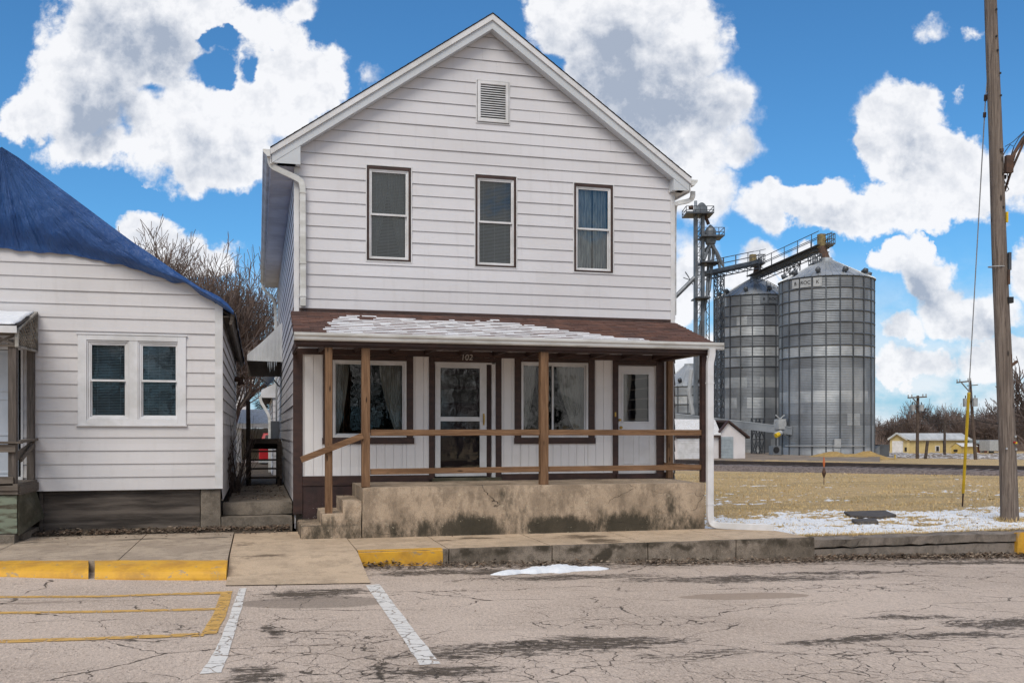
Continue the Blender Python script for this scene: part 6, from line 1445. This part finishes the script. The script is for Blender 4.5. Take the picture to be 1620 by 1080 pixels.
bank((1000, 1392), 66, 110, lambda px: fzf(735, 66), lambda px: fzf(725.5, 84)+.0, 'gravel_yard', mk('yard_gravel', (.27, .215, .165), .95, (.17, .13, .10), .6, bump=.5, bsc=8), 'tan gravel yard under the bins', 'gravel', 60, .05)
# ---- far buildings
TY = 168
def fb(px, py, dt=0): return att(px, py, TY+dt)
yb = thing('yellow_building', 'long pale yellow metal building with a white overhead door', 'building', fb(1425, 716))
A_ = fb(1408, 716); Bc = fb(1437, 716, -1.5); Ce = fb(1538.5, 716, 4); hE = fzf(694, TY); hR = fzf(686, TY); zb = fzf(722, TY)
bk = (Ce-Bc); bkn = Vector((bk.x, bk.y, 0)); A2 = A_+bkn
def wallq(m, p, q, z0, z1): m.face([(p.x, p.y, z0), (q.x, q.y, z0), (q.x, q.y, z1), (p.x, p.y, z1)])
m = M(); mid = (A_+Bc)/2; m.face([(A_.x, A_.y, zb), (Bc.x, Bc.y, zb), (Bc.x, Bc.y, hE), (mid.x, mid.y, hR), (A_.x, A_.y, hE)]); nb = 46
for i in range(nb):
    p, q = Bc+bkn*(i/nb), Bc+bkn*((i+.82)/nb); wallq(m, p, q, zb, hE); q2 = Bc+bkn*((i+1)/nb); o_ = Vector((-.06, .10, 0)); wallq(m, q, q2, zb, hE); m.bar((q.x, q.y-.03, zb), (q.x, q.y-.03, hE), .12, .06)
wallq(m, A_, A2, zb, hE); m.build('wall', YBLD, yb)
m = M(); ov = bkn.normalized()*.5; mR = mid
def rq(a0, a1): m.face([(a0.x, a0.y, hE-.1), ((a0+bkn*1.01).x, (a0+bkn*1.01).y, hE-.1), ((a1+bkn*1.01).x, (a1+bkn*1.01).y, hR+.12), (a1.x, a1.y, hR+.12)])
fr_ = Vector((0, -.35, 0)); rq(Bc+fr_-ov, mid-ov); rq(A_-ov, mid-ov); 
for a0, a1 in ((A_-ov, mid-ov), (Bc+fr_-ov, mid-ov)): m.bar((a0.x, a0.y, hE-.1), (a1.x, a1.y, hR+.12), .25, .3)
m.bar(((Bc+fr_).x, (Bc+fr_).y, hE-.15), ((Bc+fr_+bkn).x, (Bc+fr_+bkn).y, hE-.15), .2, .25); m.build('roof', ROOFM, yb)
def onwall(name, mat, P0, P1, f0, f1, py0, py1, par, off=.10):
    d = (P1-P0); d.z = 0; n = Vector((d.y, -d.x, 0)).normalized()
    a, b_ = P0+d*f0+n*off, P0+d*f1+n*off; m = M(); z0, z1 = fzf(py1, TY), fzf(py0, TY)
    m.hexa([(a.x, a.y, z0), (b_.x, b_.y, z0), (b_.x-n.x*.2, b_.y-n.y*.2, z0), (a.x-n.x*.2, a.y-n.y*.2, z0), (a.x, a.y, z1), (b_.x, b_.y, z1), (b_.x-n.x*.2, b_.y-n.y*.2, z1), (a.x-n.x*.2, a.y-n.y*.2, z1)]); return m.build(name, mat, par)
onwall('overhead_door', TRIM, A_, Bc, .12, .72, 697, 722, yb); onwall('window', BLACK, A_, Bc, .8, .92, 707, 713.5, yb)
onwall('window', BLACK, Bc, Ce, .105, .14, 705.5, 713.5, yb); 
w_ = onwall('window_frame', TRIM, Bc, Ce, .405, .475, 705, 714, yb); onwall('window', BLACK, Bc, Ce, .42, .46, 706, 713.3, yb, .14); onwall('ladder', GALVD, Bc, Ce, .53, .55, 695, 715, yb, .2)
TY2 = 158; ys = thing('yellow_shed', 'small ochre yellow shed with a white roof in front of the long yellow building', 'shed', att(1525, 716, TY2))
P0, P1, P2 = att(1505, 716, TY2), att(1520, 716, TY2-1), att(1546, 716, TY2+1.5); e_ = fzf(706, TY2); r__ = fzf(701.5, TY2); zz = fzf(722, TY2); mm = (P0+P1)/2; dd = P2-P1; dd.z = 0
m = M(); m.face([(P0.x, P0.y, zz), (P1.x, P1.y, zz), (P1.x, P1.y, e_), (mm.x, mm.y, r__), (P0.x, P0.y, e_)]); wallq(m, P1, P2, zz, e_); m.build('wall', YBLD2, ys)
m = M(); f_ = Vector((0, -.3, -.1)); q1 = P1+f_; m.face([(q1.x, q1.y, e_), (q1.x+dd.x, q1.y+dd.y, e_), (mm.x+dd.x, mm.y+dd.y, r__+.1), (mm.x, mm.y, r__+.1)]); m.face([(P0.x-.3, P0.y, e_-.1), (P0.x+dd.x, P0.y+dd.y, e_-.1), (mm.x+dd.x, mm.y+dd.y, r__+.1), (mm.x, mm.y, r__+.1)]); m.build('roof', SNOWD, ys)
m = M(); q = P0.lerp(P1, .5); m.box(q.x-.45, q.x+.45, q.y-.2, q.y+.05, fzf(714, TY2), fzf(710.5, TY2)); m.build('window', BLACK, ys)
bb_ = thing('brick_building', 'small red brick building with a white door', 'building', att(1556, 716, 170)); p0, p1 = att(1545, 716, 170), att(1562, 716, 170)
m = M(); wallq(m, p0, p1, fzf(722, 170), fzf(702, 170)); m.box(p0.x, p1.x, p0.y+.05, p0.y+5, fzf(722, 170), fzf(702, 170)); m.build('wall', BRICK, bb_)
m = M(); m.box(p0.x-.4, p1.x+.3, min(p0.y, p1.y)-.6, p0.y+5, fzf(702, 170)+.01, fzf(700.5, 170)); m.box(p0.x-.4, p1.x+.3, p0.y, p0.y+4, fzf(700, 170), fzf(696, 170)); m.build('roof', GREYBL, bb_)
m = M(); q0, q1 = att(1551, 716, 168), att(1556, 716, 168); m.box(q0.x, q1.x, min(q0.y, q1.y)-.15, q0.y-.0, fzf(716, 168), fzf(706, 168)); d__ = m.build('door', TRIM, bb_)
p0, p1 = att(1562.5, 716, 165), att(1581, 716, 165); m = M(); zt_, zb_2 = fzf(696, 165), fzf(713, 165)
tl = thing('white_trailer', 'plain pale box trailer right of the brick building', 'trailer', p0); m.box(p0.x, p1.x+3, p1.y, p1.y+2.5, zb_2, zt_); m.build('body', PLATE, tl, bevel=.05)
for x in (p0.x+.5, p1.x+1.5):
    m = M(); m.tube([(x, p1.y+.05, zb_2-.25), (x, p1.y+.4, zb_2-.25)], .42, 14); m.build('wheel', BLACK, tl)
# ---- far utility poles
def farpole(label, bpx, tpx, t, lean_arm, arms, trans):
    B_ = att(*bpx, t); B_.z -= .4; T = att(*tpx, t); root = thing('transformer_pole', label, 'pole', B_, 'wooden poles with transformers behind the track')
    m = M(); m.tube([B_, T], [.19, .14], 10); m.build('pole', mk('far_pole_wood', (.12, .088, .07), .9, (.07, .05, .042), 3), root)
    for (x0, y0, x1, y1) in arms[:1]: m = M(); m.bar(att(x0, y0, t-.3), att(x1, y1, t-.3), .14); m.build('crossarm', GREYX, root)
    m = M()
    for (x0, y0, x1, y1) in arms[1:]: m.bar(att(x0, y0, t-.3), att(x1, y1, t-.3), .09)
    m.build('arm_brace', GREYX, root)
    m = M(); x0, y0, x1, y1 = arms[0]
    for f in (.03, .22, .8, .97): q = att(x0+(x1-x0)*f, y0+(y1-y0)*f, t-.3); m.tube([q, q+Vector((0, 0, .32))], .06, 6)
    m.build('insulator', PLATE, root)
    for (px, py, w, h) in trans:
        q = att(px, py, t-.5); r = w*t/1535/2; hh = h*t/1535; m = M(); m.tube([q-Vector((0, 0, hh/2)), q+Vector((0, 0, hh/2))], r, 12); tr = m.build('transformer', GALVL, root); m = M(); m.tube([q+Vector((0, 0, hh/2)), q+Vector((0, 0, hh/2+.3))], .05, 6); m.build('bushing', BLACK, tr)
    m = M(); x0, y0, w, h = trans[0]; m.bar(att(trans[0][0], trans[0][1]-3, t-.2), att(trans[-1][0], trans[-1][1]-3, t-.2), .08); m.build('bracket', GALVD, root)
    return root
farpole('dark upright transformer pole left of the leaning one', (1451,728), (1452,625.5), 104, 0, [(1436,629,1466,627.5), (1444,630,1451,637), (1450,641,1440,641)], [(1444,645,7.5,9.5), (1457.5,645,7.5,9.5)])
farpole('leaning transformer pole with a one sided crossarm behind the yellow guard', (1544,729), (1534.5,602), 102, 0, [(1513.5,605,1536,602.5), (1521,605,1534,620), (1530,610,1547,608.5)], [(1527.5,636.5,8,13), (1542.5,636,8,13)])
p = att(1494.5, 716, 112); m = M(); m.tube([p-Vector((0, 0, .5)), att(1494.5, 667, 112)], [.16, .13], 10); tag(m.build('stub_pole', BARK, origin=p), 'thin bare pole standing against the yellow building', 'pole')
p = att(1463, 728, 103); m = M(); m.tube([p-Vector((0, 0, .4)), att(1467.5, 697, 103)], [.17, .16], 10); tag(m.build('stub_pole', BARK, origin=p), 'short dark leaning post on the gravel bank', 'post')
p = att(1416, 729, 103); m = M(); m.tube([p-Vector((0, 0, .4)), att(1416, 719, 103)], .07, 8); tag(m.build('marker_post', YELG, origin=p), 'tiny yellow marker post before the gravel bank', 'post')
WR = thing('overhead_wires', 'thin dark overhead wires slung between the two transformer poles', 'wire', att(1451, 655, 104))
for (a, b_, sag) in (((1452,657,104), (1539,662,102), 3), ((1452,661,104), (1539,665,102), 4), ((1539,662,102), (1640,672,96), 3), ((1539,664,102), (1640,661,96), 4), ((1452,659,104), (1384,682,118), 2)):
    A_, B_ = att(*a), att(*b_); m = M(); m.tube([A_.lerp(B_, i/12)-Vector((0, 0, sag*.12*4*(i/12)*(1-i/12))) for i in range(13)], .022, 5); m.build('wire', BLACK, WR)

# ================================================================== TREES
def tree_mesh(seed, H, spread, trunk_r, depth, kids, mat, name, upr=.35, crown0=.28, rmin=.006, kidn=(2, 3), lenf=.74, tubes=(8, 6, 5, 4, 3, 3, 3, 3)):
    rng = random.Random(seed); wood_, twig_ = M(), M()
    def grow(p, d, L, r, lv):
        mm = wood_ if lv < 3 else twig_
        n = 4 if lv < 2 else 3 if lv < depth-1 else 2; pts = [p]; rr = [r]; dd = d.copy(); q = p
        r1 = max(rmin, r*(.62 if lv else .7))
        for i in range(n):
            dd = (dd+Vector((rng.gauss(0, .13), rng.gauss(0, .13), rng.gauss(0, .08)+upr*.10*(1 if lv else 0)))).normalized(); q = q+dd*(L/n); pts.append(q); rr.append(r+(r1-r)*(i+1)/n)
        mm.tube(pts, rr, tubes[min(lv, 7)], caps=False)
        if lv >= depth: return
        nk = kids[min(lv, len(kids)-1)]; nk = rng.randint(*nk)
        base = rng.uniform(0, 2*pi)
        for k in range(nk):
            f = 1.0 if k == 0 else (rng.uniform(.35, 1.0) if lv else rng.uniform(crown0+.15, 1.0)); i = min(n-1, int(f*n)); pos = pts[i].lerp(pts[i+1], f*n-i) if f < 1 else pts[-1]
            ax = dd.orthogonal().normalized(); ax2 = dd.cross(ax); a = base+2*pi*k/nk+rng.gauss(0, .4)
            sp_ = (rng.uniform(.10, .35) if k == 0 else rng.uniform(.45, .95))*spread
            nd = (dd*cos(sp_)+(ax*cos(a)+ax2*sin(a))*sin(sp_)); nd = (nd+Vector((0, 0, upr*.45))).normalized()
            grow(pos, nd, L*rng.uniform(lenf-.10, lenf+.10)*(1 if k == 0 else .92), max(rmin, rr[i]*(.72 if k == 0 else .58)), lv+1)
    grow(Vector((0, 0, -.3)), Vector((0, 0, 1)), H*crown0*1.25, trunk_r, 0)
    return wood_, twig_
def put_tree(name, label, cat, wt, loc, mats, group=None, scale=1.0):
    root = thing(name, label, cat, (0, 0, 0), group)
    wt[0].build('trunk', mats[0], root, smooth=True); c = wt[1].build('crown', mats[1], root); root.location = loc; root.scale = (scale,)*3; return root
big = tree_mesh(29, 15.4, 1.0, .32, 7, [(6, 7), (4, 5), (4, 5), (4, 4), (3, 4), (3, 3), (2, 3)], TWIG, 'bare', upr=.52, crown0=.22, rmin=.0125, lenf=.75)
pt = att(360, 683, 48); put_tree('bare_tree', 'large bare winter tree with fine upright twigs behind the cream house', 'tree', big, (pt.x, pt.y, gz(pt.x, pt.y)), (BARK, TWIGR))
big2 = tree_mesh(33, 11.0, 1.1, .28, 6, [(4, 5), (3, 4), (3, 3), (2, 3), (2, 3), (2, 3)], TWIG, 'bare', upr=.30, crown0=.22, rmin=.012, lenf=.80)
pt = att(362, 683, 44); put_tree('bare_tree', 'spreading bare tree filling the gap above the alley awning', 'tree', big2, (pt.x, pt.y, gz(pt.x, pt.y)), (BARK, TWIG), scale=.95)
# evergreen in the alley
pt = att(420, 683, 66); pt0 = pt; pt = Vector((0, 0, 0)); root = thing('evergreen_tree', 'dark green conifer at the back of the alley', 'tree', (0, 0, 0)); m = M(); m.tube([(pt.x, pt.y, -.3), (pt.x, pt.y, 5.5)], [.2, .04], 8); m.build('trunk', BARK, root)
m = M(); rng = random.Random(5)
for i in range(5200):
    f = rng.random()**.7; z = .5+5.6*(1-f); r = (.25+1.9*f)*sqrt(rng.random())*(.8+.3*sin(z*5)); a = rng.uniform(0, 2*pi); c = Vector((pt.x+r*cos(a), pt.y+r*sin(a), z-.25*r)); d = Vector((cos(a), sin(a), rng.uniform(-.5, .3))).normalized()*.22; s_ = Vector((-sin(a), cos(a), rng.uniform(-.4, .4)))*.035
    m.face([c-s_, c+s_, c+d])
m.build('crown', NEEDLE, root); root.location = (pt0.x, pt0.y, 0)
# bare shrub between the houses
def shrub(name, label, x, y, z, h, n, w, seed):
    rng = random.Random(seed); m = M()
    for i in range(n):
        p = Vector((x+rng.gauss(0, w*.3), y+rng.gauss(0, w*.3), z)); d = Vector((rng.gauss(0, .22), rng.gauss(0, .22), 1)).normalized(); pts = [p]; q = p; L = h*rng.uniform(.45, 1)
        for k in range(5): d = (d+Vector((rng.gauss(0, .10), rng.gauss(0, .10), 0))).normalized(); q = q+d*L/5; pts.append(q)
        m.tube(pts, [.012, .010, .008, .006, .005, .003], 4, False)
        for k in range(3):
            s_ = pts[rng.randint(1, 4)]; dd = (d+Vector((rng.gauss(0, .5), rng.gauss(0, .5), .2))).normalized(); m.tube([s_, s_+dd*L*.18, s_+(dd+Vector((0, 0, .3)))*L*.3], [.006, .005, .003], 3, False)
    return tag(m.build(name, TWIG, origin=(x, y, z)), label, 'shrub')
shrub('bare_shrub', 'leafless shrub against the cream house side wall', XW+.13, 20.2, .4, 1.5, 14, .16, 3); shrub('bare_shrub', 'taller leafless shrub further down the alley', XW+.14, 21.8, .4, 2.3, 8, .15, 4)
# treeline beyond the yard
vars_ = [tree_mesh(50+i, h, sp_, .26, 5, [(4, 6), (3, 5), (3, 4), (3, 3), (2, 3)], TWIGR, 'far', upr=.45, crown0=.20, rmin=.030, tubes=(6, 4, 3, 3, 3, 3, 3, 3), lenf=.80) for i, (h, sp_) in enumerate(((8.6, 1.0), (7.4, 1.15), (9.8, .9), (6.6, 1.2)))]
FART = mk('far_twigs', (.185, .135, .115), .95, (.12, .09, .08), .3)
protos = []; rng = random.Random(77); names = ['tall bare grey tree of the far treeline', 'broad bare brown tree of the far treeline', 'slender bare tree rising above the far treeline', 'low bushy bare tree of the far treeline']
spots = [(px+rng.uniform(-5, 5), rng.uniform(185, 225), rng.uniform(.95, 1.45)) for px in range(1386, 1662, 7)]
sites = ['behind the right foot of the big bin', 'above the white overhead door', 'behind the yellow building', 'above the yellow shed', 'behind the leaning transformer pole', 'beside the big wooden pole']
for i, (px, t, sc) in enumerate(spots):
    k = rng.randint(0, 3); p = att(px, 683, t); loc = (p.x, p.y, gz(p.x, p.y)-.4); si = sites[min(5, int((px-1386)/46))] if px < 1640 else 'past the right picture edge'
    lab = names[k]+' '+si
    got = [o for kk, o in protos if kk == k]
    if not got: o = put_tree('bare_tree', lab, 'tree', vars_[k], loc, (FART, FART), 'bare trees of the far treeline', sc); protos.append((k, o))
    else: o = copy_tree(got[0]); o['label'] = lab; o.location = loc; o.scale = (sc,)*3
    o.rotation_euler.z = rng.uniform(0, 6.28)
o = copy_tree(protos[0][1]); p = att(1640, 683, 118); o.location = (p.x, p.y, gz(p.x, p.y)-.3); o.scale = (1.7,)*3; o['label'] = 'nearer tall bare tree at the right picture edge behind the big pole'
# tangled undergrowth at the foot of the treeline
m = M(); rng = random.Random(9)
for i in range(6500):
    px = rng.uniform(1372, 1680); t = rng.uniform(178, 232); p = att(px, 683, t); z = gz(p.x, p.y)-.3; h = rng.uniform(1.8, 6.0)*(.7+.6*mnoise.noise(Vector((px*.03, 0, 0)))); d = Vector((rng.gauss(0, .35), rng.gauss(0, .35), 1)).normalized()*h; w = Vector((CP, -SP, 0))*rng.uniform(.03, .07); q = Vector((p.x, p.y, z))
    m.face([q-w, q+w, q+d+w*.2])
tag(m.build('undergrowth', FART, origin=tuple(att(1500, 683, 200))), 'brown tangle of bare undergrowth under the far treeline', 'undergrowth', kind='stuff')

# ================================================================== LAWN: blades, snow, leaf litter
BLADE, N, b = newmat('dry_grass_blade'); o = oc(N); f = N.noise(o, 1.2, 4).outputs['Fac']; g3 = N.noise(o, 30, 2).outputs['Fac']
c = N.mix(N.ss(f, .4, .6), (.62, .43, .19), (.44, .32, .13)); c = N.mix(N.ss(g3, .45, .6), c, (.72, .54, .28)); N.put(b.inputs['Base Color'], c); b.inputs['Roughness'].default_value = .9
m = M(); rng = random.Random(15)
def blade(x, y, h):
    a = rng.uniform(0, 2*pi); z = ground_h(x, y); ln = rng.uniform(.3, 1.1); dx, dy = cos(a)*h*ln, sin(a)*h*ln; w = .005+.00022*y; wx, wy = -sin(a)*w, cos(a)*w
    m.F.append((len(m.V), len(m.V)+1, len(m.V)+2)); m.I.append(0); m.V += [(x-wx, y-wy, z-.01), (x+wx, y+wy, z-.01), (x+dx, y+dy, z+h)]
cnt = 0
while cnt < 46000:
    y = 14.25+28*rng.random()**1.9; x = rng.uniform(7.5, 13+y*.62)
    if y < 15.3 and x < 8.6: continue
    dn = .5+.9*mnoise.noise(Vector((x*.8, y*1.4, 0)))
    if rng.random() < dn+.15: blade(x, y, rng.uniform(.015, .055)*(1+.6*max(0, mnoise.noise(Vector((x*.5, y*.7, 4)))))); cnt += 1
for i in range(5000):
    x = rng.uniform(8.6, 18); y = 14.22+abs(rng.gauss(0, .10)); blade(x, y, rng.uniform(.02, .07))
for i in range(260):
    a = rng.uniform(0, 2*pi); blade(PB.x+cos(a)*rng.uniform(.15, .3), PB.y+sin(a)*rng.uniform(.15, .3), rng.uniform(.06, .16))
tag(m.build('dry_grass', BLADE, origin=(12, 18, 0)), 'short dry blades of winter grass across the lot', 'grass', kind='stuff')
def snow_sheet(name, x0, x1, y0, y1, st, thr, label, mat=SNOW, amp=.05, zb=None, fall=None):
    m = M(); nx_ = int((x1-x0)/st); ny = int((y1-y0)/st); H_ = {}
    for j in range(ny+1):
        for i in range(nx_+1):
            x, y = x0+st*i, y0+st*j; v = mnoise.noise(Vector((x*.45, y*.9, 3)))*.40+mnoise.noise(Vector((x*1.6, y*2.6, 1)))*.38+mnoise.noise(Vector((x*4.2, y*7, 8)))*.50+mnoise.noise(Vector((x*11, y*14, 2)))*.60+(fall(x, y) if fall else 0)-thr
            h = min(.035, v*amp); m.V.append((x, y, (ground_h(x, y) if zb is None else zb)+h))
            H_[(i, j)] = h
    for j in range(ny):
        for i in range(nx_):
            if max(H_[(i, j)], H_[(i+1, j)], H_[(i, j+1)], H_[(i+1, j+1)]) > -.012: a = j*(nx_+1)+i; m.F.append((a, a+1, a+nx_+2, a+nx_+1)); m.I.append(0)
    o = m.build(name, mat, smooth=True, origin=((x0+x1)/2, (y0+y1)/2, 0)); tag(o, label, 'snow', kind='stuff')
snow_sheet('snow_patch', 7.5, 19.5, 14.3, 21.5, .05, .0, 'patchy thin snow lying on the grass along the kerb', amp=.07, fall=lambda x, y: .16-.10*max(0, y-15.6)-.35*max(0, y-18.6)-.9*max(0, 14.5-y)-.2*max(0, x-16.5))
snow_sheet('snow_patch', 7.6, 30, 21.6, 40, .11, .40, 'small far snow patches on the dry grass', amp=.07, fall=lambda x, y: .22*max(0, 1-(x-7)/9)-.012*(y-19))
# old snow heap in the gutter
m = M(); P0, P1 = onroad(778, 909), onroad(965, 900); n = 50; w_ = .24
for i in range(n+1):
    f = i/n; c = P0.lerp(P1, f); prof = (sin(pi*f)**.7)*(.75+.5*mnoise.noise(Vector((f*6, 0, 0))))
    for k in range(9):
        g = k/8*2-1; hh = max(0, 1-abs(g)**1.6)*.085*prof*(1+.35*mnoise.noise(Vector((f*26, g*4, 3)))); m.V.append((c.x+.02*g, c.y+g*w_*prof*(1+.3*mnoise.noise(Vector((f*14, g, 7))))+.10*sin(f*pi), road_z(c.x)+.012+hh-.012*(abs(g) > .99)))
for i in range(n):
    for k in range(8): a = i*9+k; m.F.append((a, a+9, a+10, a+1)); m.I.append(0)
tag(m.build('snow_heap', SNOW, smooth=True, origin=P0.lerp(P1, .5)), 'dirty strip of old snow melting in the gutter below the porch', 'snow')
# leaf litter: gutter, dirt strip, alley
m = M(); m2 = M(); rng = random.Random(31)
def leaf(mm, x, y, z, s_):
    a = rng.uniform(0, 2*pi); t = rng.uniform(-.7, .7); u = Vector((cos(a), sin(a), t*.5))*s_; v = Vector((-sin(a), cos(a), rng.uniform(-.5, .5)))*s_*.55; c = Vector((x, y, z)); up_ = Vector((0, 0, s_*rng.uniform(.1, .5)))
    mm.face([c-u, c+v*.9+up_*.3, c+u+up_, c-v*.9+up_*.2])
def litter(n, fx_, fy_, fz_, s0, s1, pale=.35):
    for i in range(n): x = fx_(); y = fy_(x); leaf(m2 if rng.random() < pale else m, x, y, fz_(x, y)+rng.uniform(.0, .02), rng.uniform(s0, s1))
for i in range(7500):
    x = rng.uniform(1.4, 17.5) if rng.random() < .75 else rng.uniform(8.5, 17.5); d = abs(rng.gauss(0, .17)); kb = 13.51 if x < 8.47 else 13.76; dens = .55+.6*mnoise.noise(Vector((x*1.1, 0, 4)))+(.25 if x > 8.4 else 0)
    if rng.random() < dens: leaf(m2 if rng.random() < .4 else m, x, kb-.02-d, road_z(x)+.015+max(0, .06-d*.25)*rng.random(), rng.uniform(.014, .046))
litter(300, lambda: rng.uniform(-.2, 16), lambda x: rng.uniform(7.5, 13.3), lambda x, y: road_z(x)+.012, .006, .018, .3)
litter(1500, lambda: rng.uniform(-3.6, .5), lambda x: 16.45+abs(rng.gauss(0, .25)), lambda x, y: .05+.05*(y-16.4), .015, .045, .2)
litter(200, lambda: rng.uniform(-3.6, .5), lambda x: 15.9+rng.random()*.6, lambda x, y: .036, .01, .03, .3)
litter(500, lambda: rng.uniform(-.5, .5), lambda x: rng.uniform(17.7, 23), lambda x, y: .458, .012, .035, .3)
litter(350, lambda: rng.uniform(8, 17), lambda x: rng.uniform(14.3, 17), lambda x, y: ground_h(x, y)+.02, .012, .035, .2)
litter(60, lambda: rng.uniform(1.4, 8), lambda x: rng.uniform(15.15, 15.27), lambda x, y: .006, .008, .02, .3)
tag(m.build('leaf_litter', LEAF, origin=(5, 14, 0)), 'dark dead leaves drifted along kerb and walls', 'leaves', kind='stuff'); tag(m2.build('leaf_litter', LEAFP, origin=(5, 14, 0)), 'paler dead leaves scattered among the dark ones', 'leaves', kind='stuff')

# trees across the street, mirrored in the window panes
ev = [o for o in S.objects if o.name.startswith('evergreen_tree')][0]
for i, (x, y, sc) in enumerate(((-16, -34, 1.5), (-9, -38, 1.9), (-3, -33, 1.6), (9, -36, 2.0), (15, -40, 1.8), (21, -35, 1.5), (-22, -36, 1.9), (3.5, -42, 2.1), (-6, -46, 2.2), (12, -46, 2.3), (-12, -44, 2.2), (6, -35, 1.7), (18, -45, 2.2), (-19, -46, 2.3), (0, -47, 2.2))):
    o = copy_tree(ev); o.location = (x, y, -.3); o.scale = (sc, sc, sc); o.rotation_euler.z = i*1.3
    o['label'] = 'dark conifer across the street mirrored in the porch windows'; o['group'] = 'conifers across the street'
